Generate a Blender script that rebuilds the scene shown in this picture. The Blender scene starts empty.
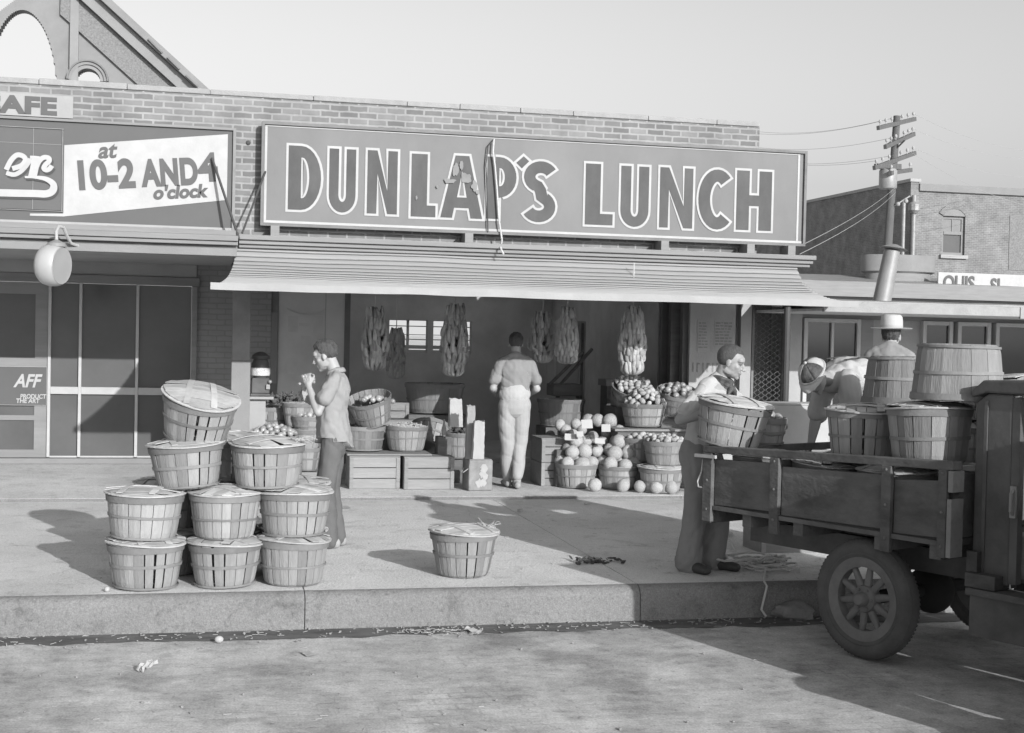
import bpy, bmesh, math, random
from mathutils import Vector, Matrix, noise, Euler

# ------------------------------------------------------------------ scene, camera, sky, sun
S = bpy.context.scene
COL = S.collection
R = math.radians
rnd = random.Random(7)

FPX = 1368.0
YAW, PITCH, ROLL = math.atan(.228), math.atan(31.5 / FPX), .022
EYE = Vector((0, 0, 1.73))
c_f = Vector((math.sin(YAW) * math.cos(PITCH), math.cos(YAW) * math.cos(PITCH), -math.sin(PITCH)))
c_r0 = Vector((math.cos(YAW), -math.sin(YAW), 0))
c_u0 = c_r0.cross(c_f)
c_r = c_r0 * math.cos(ROLL) + c_u0 * math.sin(ROLL)
c_u = -c_r0 * math.sin(ROLL) + c_u0 * math.cos(ROLL)
cam_d = bpy.data.cameras.new('camera')
cam = bpy.data.objects.new('camera', cam_d)
COL.objects.link(cam)
cam_d.sensor_width = 36.0
cam_d.lens = FPX / 1024 * 36.0
cam_d.clip_start, cam_d.clip_end = .1, 3000
m3 = Matrix((c_r, c_u, -c_f)).transposed()
cam.matrix_world = Matrix.Translation(EYE) @ m3.to_4x4()
S.camera = cam

SUN_AZ, SUN_EL = R(18.7), R(18.7)            # light travels towards +y, a little towards -x
S.view_settings.view_transform = 'Standard'
S.view_settings.look = 'None'
S.view_settings.exposure = 0.32
S.view_settings.gamma = 1
w = bpy.data.worlds.new('World')
S.world = w
w.use_nodes = True
nt = w.node_tree
for n in list(nt.nodes):
    nt.nodes.remove(n)
sky = nt.nodes.new('ShaderNodeTexSky')
sky.sky_type = 'NISHITA'
sky.sun_disc = False
sky.sun_elevation = SUN_EL
sky.sun_rotation = math.pi - SUN_AZ
sky.dust_density = 3.0
sky.air_density = 1.0
# the photograph is black and white (old blue-sensitive film): the sky's light is neutral, weighted to blue, and hazy-bright low down
tcw = nt.nodes.new('ShaderNodeTexCoord')
sepw = nt.nodes.new('ShaderNodeSeparateXYZ'); nt.links.new(tcw.outputs['Generated'], sepw.inputs[0])
zmx = nt.nodes.new('ShaderNodeMath'); zmx.operation = 'MAXIMUM'; zmx.inputs[1].default_value = .11
nt.links.new(sepw.outputs[2], zmx.inputs[0])
cmbw = nt.nodes.new('ShaderNodeCombineXYZ')
nt.links.new(sepw.outputs[0], cmbw.inputs[0]); nt.links.new(sepw.outputs[1], cmbw.inputs[1]); nt.links.new(zmx.outputs[0], cmbw.inputs[2])
nt.links.new(cmbw.outputs[0], sky.inputs['Vector'])
bsep = nt.nodes.new('ShaderNodeSeparateColor')
hz = nt.nodes.new('ShaderNodeMapRange'); hz.interpolation_type = 'SMOOTHSTEP'
hz.inputs[1].default_value, hz.inputs[2].default_value, hz.inputs[3].default_value, hz.inputs[4].default_value = .12, .6, 1.0, .80
nt.links.new(sepw.outputs[2], hz.inputs[0])
bwn = nt.nodes.new('ShaderNodeMath'); bwn.operation = 'MULTIPLY'
nt.links.new(hz.outputs[0], bwn.inputs[1])
bg = nt.nodes.new('ShaderNodeBackground')
bg.inputs['Strength'].default_value = .14
wo = nt.nodes.new('ShaderNodeOutputWorld')
nt.links.new(sky.outputs[0], bsep.inputs[0]); nt.links.new(bsep.outputs[2], bwn.inputs[0])
nt.links.new(bwn.outputs[0], bg.inputs['Color'])
nt.links.new(bg.outputs[0], wo.inputs[0])
sd = bpy.data.lights.new('sun', 'SUN')
sd.energy = 3.9
sd.angle = R(.5)
sun = bpy.data.objects.new('sun', sd)
COL.objects.link(sun)
ldir = Vector((-math.sin(SUN_AZ) * math.cos(SUN_EL), math.cos(SUN_AZ) * math.cos(SUN_EL), -math.sin(SUN_EL)))
sun.rotation_euler = ldir.to_track_quat('-Z', 'Y').to_euler()
sun.location = (10, -20, 15)
S.cycles.use_denoising = True
S.cycles.max_bounces = 6

# ------------------------------------------------------------------ measuring: photograph pixel -> place in the world
def ray(px, py):
    return c_f + c_r * ((px - 512) / FPX) - c_u * ((py - 366.5) / FPX)
def G(px, py, z=0.0):                         # the point at height z
    d = ray(px, py)
    return EYE + d * ((z - EYE.z) / d.z)
def Y(px, py, y):                             # the point on the wall plane at y
    d = ray(px, py)
    return EYE + d * (y / d.y)
def Z(px, py, dist):                          # the point at that distance along the view
    return EYE + ray(px, py) * dist

# ------------------------------------------------------------------ materials (all neutral greys)
def mat(name, v, var=.18, scale=5, rough=.8, bump=0., bscale=40, stretch=(1, 1, 1), tone=False, rand=0., spec=.25, metallic=0.):
    m = bpy.data.materials.new(name)
    m.use_nodes = True
    t = m.node_tree
    b = t.nodes['Principled BSDF']
    L = t.links.new
    tc = t.nodes.new('ShaderNodeTexCoord')
    mp = t.nodes.new('ShaderNodeMapping')
    mp.inputs['Scale'].default_value = stretch
    L(tc.outputs['Object'], mp.inputs['Vector'])
    oi = t.nodes.new('ShaderNodeObjectInfo')
    mw = t.nodes.new('ShaderNodeMath'); mw.operation = 'MULTIPLY'; mw.inputs[1].default_value = 40
    L(oi.outputs['Random'], mw.inputs[0])
    nz = t.nodes.new('ShaderNodeTexNoise'); nz.noise_dimensions = '4D'
    nz.inputs['Scale'].default_value = scale
    nz.inputs['Detail'].default_value = 7
    nz.inputs['Roughness'].default_value = .65
    L(mp.outputs[0], nz.inputs['Vector']); L(mw.outputs[0], nz.inputs['W'])
    mr = t.nodes.new('ShaderNodeMapRange')
    mr.inputs[1].default_value, mr.inputs[2].default_value = .28, .72
    mr.inputs[3].default_value, mr.inputs[4].default_value = v * (1 - var), v * (1 + var)
    L(nz.outputs['Fac'], mr.inputs[0])
    cur = mr.outputs[0]
    def mul(a, bsock):
        q = t.nodes.new('ShaderNodeMath'); q.operation = 'MULTIPLY'
        L(a, q.inputs[0]); L(bsock, q.inputs[1])
        return q.outputs[0]
    if tone:
        at = t.nodes.new('ShaderNodeAttribute'); at.attribute_name = 'tone'
        cur = mul(cur, at.outputs['Fac'])
    if rand:
        r2 = t.nodes.new('ShaderNodeMapRange')
        r2.inputs[3].default_value, r2.inputs[4].default_value = 1 - rand, 1 + rand
        L(oi.outputs['Random'], r2.inputs[0])
        cur = mul(cur, r2.outputs[0])
    L(cur, b.inputs['Base Color'])
    b.inputs['Roughness'].default_value = rough
    b.inputs['Specular IOR Level'].default_value = spec
    b.inputs['Metallic'].default_value = metallic
    if bump:
        n2 = t.nodes.new('ShaderNodeTexNoise')
        n2.inputs['Scale'].default_value = bscale; n2.inputs['Detail'].default_value = 6
        L(mp.outputs[0], n2.inputs['Vector'])
        bp = t.nodes.new('ShaderNodeBump'); bp.inputs['Strength'].default_value = bump
        bp.inputs['Distance'].default_value = .02
        L(n2.outputs['Fac'], bp.inputs['Height']); L(bp.outputs[0], b.inputs['Normal'])
    return m

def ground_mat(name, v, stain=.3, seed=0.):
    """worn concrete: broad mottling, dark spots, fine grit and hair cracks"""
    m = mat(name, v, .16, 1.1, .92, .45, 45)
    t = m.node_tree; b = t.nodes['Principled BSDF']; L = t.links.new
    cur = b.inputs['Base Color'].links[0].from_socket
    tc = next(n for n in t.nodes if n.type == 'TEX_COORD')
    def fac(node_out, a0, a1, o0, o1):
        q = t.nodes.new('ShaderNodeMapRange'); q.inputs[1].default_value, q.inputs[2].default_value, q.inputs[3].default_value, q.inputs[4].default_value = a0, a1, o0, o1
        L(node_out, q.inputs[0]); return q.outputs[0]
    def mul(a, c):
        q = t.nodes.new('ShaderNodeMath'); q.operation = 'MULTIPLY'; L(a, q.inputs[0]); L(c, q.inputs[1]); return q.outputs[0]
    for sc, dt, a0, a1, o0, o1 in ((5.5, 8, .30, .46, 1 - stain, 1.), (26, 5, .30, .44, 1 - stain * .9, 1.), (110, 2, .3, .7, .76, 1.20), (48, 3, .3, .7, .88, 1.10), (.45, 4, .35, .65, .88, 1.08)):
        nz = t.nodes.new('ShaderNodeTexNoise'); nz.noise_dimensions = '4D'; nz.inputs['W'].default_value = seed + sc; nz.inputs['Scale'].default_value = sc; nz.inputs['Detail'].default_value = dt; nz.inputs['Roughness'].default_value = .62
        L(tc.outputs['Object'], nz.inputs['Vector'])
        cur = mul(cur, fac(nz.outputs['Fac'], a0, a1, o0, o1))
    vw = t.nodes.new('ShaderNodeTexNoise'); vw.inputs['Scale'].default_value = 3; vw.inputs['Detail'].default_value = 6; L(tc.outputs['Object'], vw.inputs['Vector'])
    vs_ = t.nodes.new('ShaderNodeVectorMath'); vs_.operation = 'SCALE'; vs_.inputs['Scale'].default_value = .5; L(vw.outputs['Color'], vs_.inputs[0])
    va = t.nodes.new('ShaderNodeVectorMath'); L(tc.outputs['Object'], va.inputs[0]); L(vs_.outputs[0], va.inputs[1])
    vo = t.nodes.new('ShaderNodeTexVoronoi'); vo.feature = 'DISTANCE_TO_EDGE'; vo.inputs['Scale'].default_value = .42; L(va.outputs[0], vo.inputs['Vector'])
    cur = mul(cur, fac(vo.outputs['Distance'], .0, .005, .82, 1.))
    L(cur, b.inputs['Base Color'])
    return m

def brick_mat(name, v1, v2, vm, bw=.205, rh=.0686, axis='xz', dirt=.25, mortar=.011, bump=.5, offset=.5, patch=0.):
    m = bpy.data.materials.new(name)
    m.use_nodes = True
    t = m.node_tree; b = t.nodes['Principled BSDF']; L = t.links.new
    tc = t.nodes.new('ShaderNodeTexCoord')
    sp = t.nodes.new('ShaderNodeSeparateXYZ'); cb = t.nodes.new('ShaderNodeCombineXYZ')
    L(tc.outputs['Object'], sp.inputs[0])
    L(sp.outputs['XYZ'.index(axis[0].upper())], cb.inputs[0]); L(sp.outputs['XYZ'.index(axis[1].upper())], cb.inputs[1])
    wob = t.nodes.new('ShaderNodeTexNoise'); wob.inputs['Scale'].default_value = 9; wob.inputs['Detail'].default_value = 3
    L(cb.outputs[0], wob.inputs['Vector'])
    ws = t.nodes.new('ShaderNodeVectorMath'); ws.operation = 'SCALE'; ws.inputs['Scale'].default_value = .018
    L(wob.outputs['Color'], ws.inputs[0])
    wa = t.nodes.new('ShaderNodeVectorMath'); wa.operation = 'ADD'
    L(cb.outputs[0], wa.inputs[0]); L(ws.outputs[0], wa.inputs[1])
    br = t.nodes.new('ShaderNodeTexBrick')
    br.offset = offset
    br.inputs['Scale'].default_value = 1
    br.inputs['Brick Width'].default_value = bw
    br.inputs['Row Height'].default_value = rh
    br.inputs['Mortar Size'].default_value = mortar
    br.inputs['Mortar Smooth'].default_value = .35
    br.inputs['Bias'].default_value = 0
    for k, v in (('Color1', v1), ('Color2', v2), ('Mortar', vm)):
        br.inputs[k].default_value = (v, v, v, 1)
    L(wa.outputs[0], br.inputs['Vector'])
    nz = t.nodes.new('ShaderNodeTexNoise'); nz.inputs['Scale'].default_value = 2.2; nz.inputs['Detail'].default_value = 9
    nz.inputs['Roughness'].default_value = .7
    L(tc.outputs['Object'], nz.inputs['Vector'])
    mr = t.nodes.new('ShaderNodeMapRange')
    mr.inputs[1].default_value, mr.inputs[2].default_value = .3, .7
    mr.inputs[3].default_value, mr.inputs[4].default_value = 1 - dirt, 1 + dirt
    L(nz.outputs['Fac'], mr.inputs[0])
    col = br.outputs['Color']
    if patch:                                   # worn places where the pattern is hidden under dirt
        pn = t.nodes.new('ShaderNodeTexNoise'); pn.inputs['Scale'].default_value = .9; pn.inputs['Detail'].default_value = 5
        L(tc.outputs['Object'], pn.inputs['Vector'])
        pr = t.nodes.new('ShaderNodeMapRange'); pr.inputs[1].default_value, pr.inputs[2].default_value = .27, .47
        L(pn.outputs['Fac'], pr.inputs[0])
        px = t.nodes.new('ShaderNodeMix'); px.data_type = 'RGBA'
        px.inputs[7].default_value = (patch, patch, patch, 1)
        L(pr.outputs[0], px.inputs[0]); L(col, px.inputs[6])
        col = px.outputs[2]
        for sc, a0, a1, o0, o1 in ((95, .3, .7, .78, 1.18), (30, .28, .42, .72, 1.), (4.5, .30, .46, .70, 1.), (1.1, .34, .5, .80, 1.)):
            gn = t.nodes.new('ShaderNodeTexNoise'); gn.inputs['Scale'].default_value = sc; gn.inputs['Detail'].default_value = 5; L(tc.outputs['Object'], gn.inputs['Vector'])
            gr = t.nodes.new('ShaderNodeMapRange'); gr.inputs[1].default_value, gr.inputs[2].default_value, gr.inputs[3].default_value, gr.inputs[4].default_value = a0, a1, o0, o1
            L(gn.outputs['Fac'], gr.inputs[0])
            gm = t.nodes.new('ShaderNodeVectorMath'); gm.operation = 'SCALE'; L(col, gm.inputs[0]); L(gr.outputs[0], gm.inputs['Scale']); col = gm.outputs[0]
    mx = t.nodes.new('ShaderNodeVectorMath'); mx.operation = 'SCALE'
    L(col, mx.inputs[0]); L(mr.outputs[0], mx.inputs['Scale'])
    L(mx.outputs[0], b.inputs['Base Color'])
    b.inputs['Roughness'].default_value = .9
    b.inputs['Specular IOR Level'].default_value = .15
    bp = t.nodes.new('ShaderNodeBump'); bp.inputs['Strength'].default_value = bump; bp.inputs['Distance'].default_value = .01
    bp.invert = True
    L(br.outputs['Fac'], bp.inputs['Height']); L(bp.outputs[0], b.inputs['Normal'])
    return m

M = {}
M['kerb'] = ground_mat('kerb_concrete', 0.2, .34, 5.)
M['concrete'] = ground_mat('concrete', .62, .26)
M['concrete_worn'] = ground_mat('concrete_worn', .62, .3, 3.)
M['road'] = brick_mat('road_paving', .40, .45, .30, .21, .11, 'xy', .36, .009, .22, .5, .46)
M['wet'] = mat('gutter_dirt', 0.12, .5, 3, .75, .4, 25, (1, 3, 1))
M['brick'] = brick_mat('parapet_brick', .225, .145, .285, dirt=.24, mortar=.013)
M['brick_pier'] = brick_mat('painted_pier_brick', .27, .25, .22, dirt=.1, mortar=.008)
M['brick_far'] = brick_mat('far_brick', .19, .155, .24, dirt=.25, mortar=.012)
M['brick_far_side'] = brick_mat('far_brick_side', .20, .17, .22, axis='yz', dirt=.3, mortar=.012)
M['coping'] = mat('coping', 0.3, .15, 6, .9, .3)
M['stucco'] = mat('stucco', 0.22, .1, 2, .9, .2, 60)
M['stucco_dark'] = mat('stucco_dark', 0.34, .12, 2, .9, .2, 60)
M['white'] = mat('white_paint', 0.4, .10, 5, .6, .08)
M['offwhite'] = mat('cream_paint', 0.32, .12, 3, .7, .1)
M['trim'] = mat('grey_trim_paint', 0.22, .14, 4, .7, .1, 30, (.3, 3, 3))
M['trim_dark'] = mat('dark_trim', .17, .2, 5, .7, .1)
M['sign'] = mat('sign_field', 0.170, .16, 1.3, .6, .03, 30, (1, 1, .6))
M['flake'] = mat('flaked_board', .215, .16, 6, .8)
M['letter'] = mat('sign_letter', 0.078, .30, 3.5, .6, .03, 30, (1, 1, .5))
M['billboard'] = mat('billboard_dark', 0.1, .08, 2, .55)
M['billboard_box'] = mat('billboard_panel', 0.105, .08, 2, .55)
M['ink'] = mat('grey_lettering', 0.1, .1, 5, .6)
M['shadowink'] = mat('dark_lettering', 0.06, .1, 5, .6)
M['awning'] = mat('awning_slats', 0.33, .10, 2, .7, .1, 30, (.4, 3, 3))
M['interior'] = mat('interior_wall', 0.5, .2, 2, .9)
M['interior_light'] = mat('interior_wall_light', 0.55, .15, 2, .9)
M['ceiling'] = mat('board_ceiling', 0.5, .2, 3, .9, .2, 10, (.3, 4, 1))
M['floor'] = mat('shop_floor', 0.5, .2, 2, .9, .2)
M['glass'] = mat('dusty_glass', 0.105, .16, 1.2, .14, spec=.14)
M['glass_dark'] = mat('dark_glass', .03, .2, 1.5, .08, spec=.3)
M['frame'] = mat('window_frame_paint', 0.42, .1, 6, .6)
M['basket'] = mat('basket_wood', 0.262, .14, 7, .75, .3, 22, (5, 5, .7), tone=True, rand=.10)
M['basket_dim'] = mat('basket_wood_dull_shaded', 0.19, .15, 7, .75, .3, 22, (5, 5, .7), tone=True, rand=.1)  # darker wood for dull baskets, and shade painted in for the dim ones
M['hoop'] = mat('basket_hoop', 0.19, .16, 9, .75, .2, rand=.18)
M['lid'] = mat('basket_lid_wood', 0.44, .18, 9, .8, .3, 25, tone=True, rand=.08)
M['pale_wire'] = mat('pale_wire', 0.33, .1, 5, .6)
M['wire'] = mat('wire', .22, .1, 5, .5, metallic=.3)
M['crate'] = mat('crate_wood', 0.23, .16, 5, .8, .25, 25, (.5, 4, 4), tone=True, rand=.12)
M['plank'] = mat('plank_wood', 0.22, .2, 5, .8, .25, 25, (.5, 4, 4))
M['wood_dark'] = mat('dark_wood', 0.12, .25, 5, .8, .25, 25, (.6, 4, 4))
M['truck'] = mat('truck_paint', 0.09, .45, 3, .55, .15, 20, spec=.3)
M['truck_wood'] = mat('truck_bed_wood', 0.105, .5, 3, .8, .35, 25, (.8, 1.6, 1.6))
M['truck_sunlit_end'] = mat('truck_sunlit_end_wood', 0.22, .2, 6, .8, .3)  # paler copy of the bed wood, sunlight painted into its front ends
M['rubber'] = mat('tyre_rubber', 0.085, .2, 8, .85, .3, 50)
M['rim'] = mat('wheel_paint', 0.14, .25, 9, .7, .2)
M['black'] = mat('near_black', .03, .2, 5, .9)  # for the axle and the painted shade under the street awning
M['skin'] = mat('skin', 0.335, .06, 12, .55, .05, 90, tone=True, spec=.35)
M['skin_tan'] = mat('tanned_skin', 0.3, .07, 12, .55, .05, 90, tone=True, spec=.35)
M['hair'] = mat('dark_hair', 0.075, .35, 30, .5, .6, 90, (3, 3, .6))
M['shirt'] = mat('light_shirt', 0.27, .06, 6, .9, .2, 120)
M['shirt_white'] = mat('white_shirt', 0.4, .05, 6, .9, .2, 120)
M['shirt_grey'] = mat('grey_shirt', 0.235, .06, 6, .9, .2, 120)
M['trousers'] = mat('grey_trousers', 0.22, .10, 6, .9, .2, 120)
M['trousers_dark'] = mat('dark_trousers', 0.12, .12, 6, .9, .2, 120)
M['trousers_light'] = mat('light_trousers', 0.335, .06, 6, .9, .2, 120)
M['scarf'] = mat('dark_scarf', .085, .75, 26, .9, .3)
M['leather'] = mat('dark_leather', .06, .3, 10, .6, .2)
M['canvas_shoe'] = mat('canvas_shoe', 0.3, .2, 10, .8, .2)
M['felt'] = mat('pale_felt', 0.42, .05, 8, .9, .2, 80)
M['melon'] = mat('melon_rind', 0.4, .34, 9, .7, .5, 60, rand=.10)
M['potato'] = mat('potato_skin', 0.38, .2, 20, .7, .3, 60, rand=.22)
M['tomato'] = mat('tomato_skin', 0.32, .25, 9, .3, .05, rand=.3, spec=.5)
M['greens'] = mat('green_leaf', 0.1, .3, 9, .7, .2, rand=.2)
M['banana'] = mat('banana_skin', 0.34, .22, 14, .6, .15, 40, tone=True)
M['stalk'] = mat('banana_stalk', .16, .2, 9, .8, .2)
M['paper'] = mat('paper', 0.36, .08, 7, .8, .3, 15)
M['paper_dim'] = mat('brown_paper', 0.27, .1, 7, .8, .3, 15)
M['card'] = mat('white_card', 0.38, .03, 5, .7)
M['tin'] = mat('painted_tin', 0.22, .35, 7, .5, .15, 12)
M['rope'] = mat('rope', 0.5, .15, 60, .9, .3, 120)
M['straw'] = mat('straw', 0.42, .2, 20, .8)
M['pole'] = mat('pole_wood', 0.11, .2, 6, .9, .3, 20, (4, 4, .4))
M['galv'] = mat('galvanised_metal', 0.27, .15, 5, .5, .1, metallic=.2)
M['enamel'] = mat('white_enamel', 0.38, .06, 5, .35, spec=.5)
M['enamel_dull'] = mat('dull_enamel', 0.3, .06, 5, .45, spec=.4)
M['stone'] = mat('rubble_stone', 0.24, .25, 8, .9, .5, 30)
M['gumball'] = mat('sweets', .5, .5, 60, .3)
M['gable'] = mat('gable_wall', 0.22, .12, 1.5, .9)
M['gable_rough'] = mat('gable_rough', 0.19, .35, 18, .95, .4, 30)
M['gable_trim'] = mat('gable_trim', 0.24, .1, 2, .9)

# ------------------------------------------------------------------ mesh helpers
class MB:
    def __init__(s):
        s.v, s.f, s.t = [], [], []
    def add(s, vs, fs, tone=1.):
        o = len(s.v)
        s.v += [tuple(p) for p in vs]
        s.f += [tuple(i + o for i in f) for f in fs]
        s.t += [tone] * len(fs)
    def box(s, a, b, mx=None, tone=1.):
        (x0, y0, z0), (x1, y1, z1) = a, b
        vs = [Vector(p) for p in ((x0, y0, z0), (x1, y0, z0), (x1, y1, z0), (x0, y1, z0), (x0, y0, z1), (x1, y0, z1), (x1, y1, z1), (x0, y1, z1))]
        if mx is not None:
            vs = [mx @ p for p in vs]
        s.add(vs, [(0, 3, 2, 1), (4, 5, 6, 7), (0, 1, 5, 4), (1, 2, 6, 5), (2, 3, 7, 6), (3, 0, 4, 7)], tone)
    def bar(s, a, b, wx, wy, up=(0, 0, 1), tone=1.):
        a, b = Vector(a), Vector(b)
        d = (b - a).normalized()
        x = d.cross(Vector(up))
        if x.length < 1e-4:
            x = d.cross(Vector((0, 1, 0)))
        x.normalize(); y = d.cross(x)
        vs = []
        for p in (a, b):
            for i, j in ((-1, -1), (1, -1), (1, 1), (-1, 1)):
                vs.append(p + x * (i * wx / 2) + y * (j * wy / 2))
        s.add(vs, [(3, 2, 1, 0), (4, 5, 6, 7), (0, 1, 5, 4), (1, 2, 6, 5), (2, 3, 7, 6), (3, 0, 4, 7)], tone)
    def tube(s, pts, rad, seg=8, caps=True, flat=None, tone=1., closed=False):
        pts = [Vector(p) for p in pts]
        n = len(pts)
        if not hasattr(rad, '__len__'):
            rad = [rad] * n
        ref = None
        vs, fs = [], []
        for i, p in enumerate(pts):
            if closed:
                d = (pts[(i + 1) % n] - pts[i - 1]).normalized()
            else:
                d = (pts[min(i + 1, n - 1)] - pts[max(i - 1, 0)]).normalized()
            if ref is None:
                ref = Vector((0, 0, 1)) if abs(d.z) < .9 else Vector((1, 0, 0))
                if flat is not None:
                    ref = Vector(flat)
            x = (ref - d * ref.dot(d)).normalized()
            ref = x if flat is None else ref
            y = d.cross(x)
            r = rad[i]
            rx, ry = r if hasattr(r, '__len__') else (r, r)
            for k in range(seg):
                a = 2 * math.pi * k / seg
                vs.append(p + x * (math.cos(a) * rx) + y * (math.sin(a) * ry))
        for i in range(n if closed else n - 1):
            for k in range(seg):
                k2 = (k + 1) % seg
                j = (i + 1) % n
                fs.append((i * seg + k, i * seg + k2, j * seg + k2, j * seg + k))
        if caps and not closed:
            fs.append(tuple(range(seg))[::-1])
            fs.append(tuple((n - 1) * seg + k for k in range(seg)))
        s.add(vs, fs, tone)
    def limb(s, pts, rad, seg=14, flat=None):          # a tube with round ends
        pts = [Vector(p) for p in pts]
        rad = [r if hasattr(r, '__len__') else (r, r) for r in rad]
        P, Q = [], []
        d0 = (pts[1] - pts[0]).normalized(); d1 = (pts[-1] - pts[-2]).normalized()
        for a in (80, 55, 28):
            P.append(pts[0] - d0 * (math.sin(R(a)) * min(rad[0]))); Q.append([q * math.cos(R(a)) for q in rad[0]])
        P += pts; Q += rad
        for a in (28, 55, 80):
            P.append(pts[-1] + d1 * (math.sin(R(a)) * min(rad[-1]))); Q.append([q * math.cos(R(a)) for q in rad[-1]])
        s.tube(P, Q, seg, True, flat)
    def lathe(s, prof, seg=24, mx=None, tone=1., cap0=False, cap1=False):
        vs, fs = [], []
        for r, z in prof:
            for k in range(seg):
                a = 2 * math.pi * k / seg
                p = Vector((r * math.cos(a), r * math.sin(a), z))
                vs.append(mx @ p if mx is not None else p)
        n = len(prof)
        for i in range(n - 1):
            for k in range(seg):
                k2 = (k + 1) % seg
                fs.append((i * seg + k, i * seg + k2, (i + 1) * seg + k2, (i + 1) * seg + k))
        if cap0:
            fs.append(tuple(range(seg))[::-1])
        if cap1:
            fs.append(tuple((n - 1) * seg + k for k in range(seg)))
        s.add(vs, fs, tone)
    def ball(s, c, r, mx=None, nu=16, nv=10, nz=0., seed=0, tone=1.):
        rx, ry, rz = r if hasattr(r, '__len__') else (r, r, r)
        c = Vector(c)
        vs, fs = [], []
        def pt(th, ph):
            u = Vector((math.sin(th) * math.cos(ph), math.sin(th) * math.sin(ph), math.cos(th)))
            k = 1 + (nz * noise.noise(u * 1.7 + Vector((seed * 3.1, seed, 0))) if nz else 0)
            p = Vector((u.x * rx * k, u.y * ry * k, u.z * rz * k))
            if mx is not None:
                p = mx @ p
            return c + p
        vs.append(pt(0, 0))
        for i in range(1, nv):
            for k in range(nu):
                vs.append(pt(math.pi * i / nv, 2 * math.pi * k / nu))
        vs.append(pt(math.pi, 0))
        for k in range(nu):
            fs.append((0, 1 + k, 1 + (k + 1) % nu))
        for i in range(nv - 2):
            for k in range(nu):
                a = 1 + i * nu + k; b = 1 + i * nu + (k + 1) % nu
                fs.append((a, a + nu, b + nu, b))
        l = len(vs) - 1
        for k in range(nu):
            a = 1 + (nv - 2) * nu + k; b = 1 + (nv - 2) * nu + (k + 1) % nu
            fs.append((a, l, b))
        s.add(vs, fs, tone)
    def prism(s, poly, fn, t0, t1, tone=1.):           # poly in 2-D, fn(u, v, t) -> point
        n = len(poly)
        vs = [fn(u, v, t0) for u, v in poly] + [fn(u, v, t1) for u, v in poly]
        fs = [tuple(range(n))[::-1], tuple(range(n, 2 * n))]
        for i in range(n):
            j = (i + 1) % n
            fs.append((i, j, n + j, n + i))
        s.add(vs, fs, tone)
    def grid(s, nu, nv, fn, tone=1., double=None):
        vs = [fn(i / nu, j / nv) for j in range(nv + 1) for i in range(nu + 1)]
        fs = [(j * (nu + 1) + i, j * (nu + 1) + i + 1, (j + 1) * (nu + 1) + i + 1, (j + 1) * (nu + 1) + i) for j in range(nv) for i in range(nu)]
        s.add(vs, fs, tone)
    def build(s, name, material, parent=None, smooth=False, bevel=0., recalc=True, angle=35, wall=0.):
        me = bpy.data.meshes.new(name)
        me.from_pydata(s.v, [], s.f)
        at = me.attributes.new('tone', 'FLOAT', 'FACE')
        at.data.foreach_set('value', s.t)
        if recalc:
            bm = bmesh.new(); bm.from_mesh(me)
            bmesh.ops.recalc_face_normals(bm, faces=bm.faces)
            bm.to_mesh(me); bm.free()
        o = bpy.data.objects.new(name, me)
        COL.objects.link(o)
        me.materials.append(M[material] if isinstance(material, str) else material)
        if smooth:
            me.polygons.foreach_set('use_smooth', [True] * len(me.polygons))
            me.set_sharp_from_angle(angle=R(angle))
        if wall:
            sm = o.modifiers.new('wall', 'SOLIDIFY'); sm.thickness = wall; sm.offset = 0
        if bevel:
            bv = o.modifiers.new('edge', 'BEVEL'); bv.width = bevel; bv.segments = 2; bv.limit_method = 'ANGLE'
        if parent is not None:
            o.parent = parent
        return o

def tag(o, label=None, cat=None, group=None, kind=None):
    if label: o['label'] = label
    if cat: o['category'] = cat
    if group: o['group'] = group
    if kind: o['kind'] = kind
    return o
def thing(name, label, cat, loc=(0, 0, 0), rz=0., group=None):
    o = bpy.data.objects.new(name, None)
    o.empty_display_size = .1
    COL.objects.link(o)
    o.location = loc
    o.rotation_euler = (0, 0, rz)
    return tag(o, label, cat, group)
KIDS = {}
def kids(o):
    return [c for c in bpy.data.objects if c.parent == o]
def dup(root, loc, rot=(0, 0, 0), label=None, group=None, scale=None, name=None):
    if root.name not in KIDS:
        KIDS[root.name] = [(c, [g for g in kids(c)]) for c in kids(root)]
    r = root.copy(); COL.objects.link(r)
    r.location = loc; r.rotation_euler = rot
    if scale: r.scale = scale if hasattr(scale, '__len__') else (scale,) * 3
    if name: r.name = name
    if label: r['label'] = label
    if group: r['group'] = group
    for c, gs in KIDS[root.name]:
        k = c.copy(); COL.objects.link(k); k.parent = r
        for g in gs:
            q = g.copy(); COL.objects.link(q); q.parent = k
    return r
def one(obj, loc, rot=(0, 0, 0), label=None, group=None, scale=None):
    r = obj.copy(); COL.objects.link(r)
    r.location = loc; r.rotation_euler = rot
    if scale: r.scale = scale if hasattr(scale, '__len__') else (scale,) * 3
    if label: r['label'] = label
    if group: r['group'] = group
    return r
def drop(o):
    for c in kids(o):
        drop(c)
    bpy.data.objects.remove(o)

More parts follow.
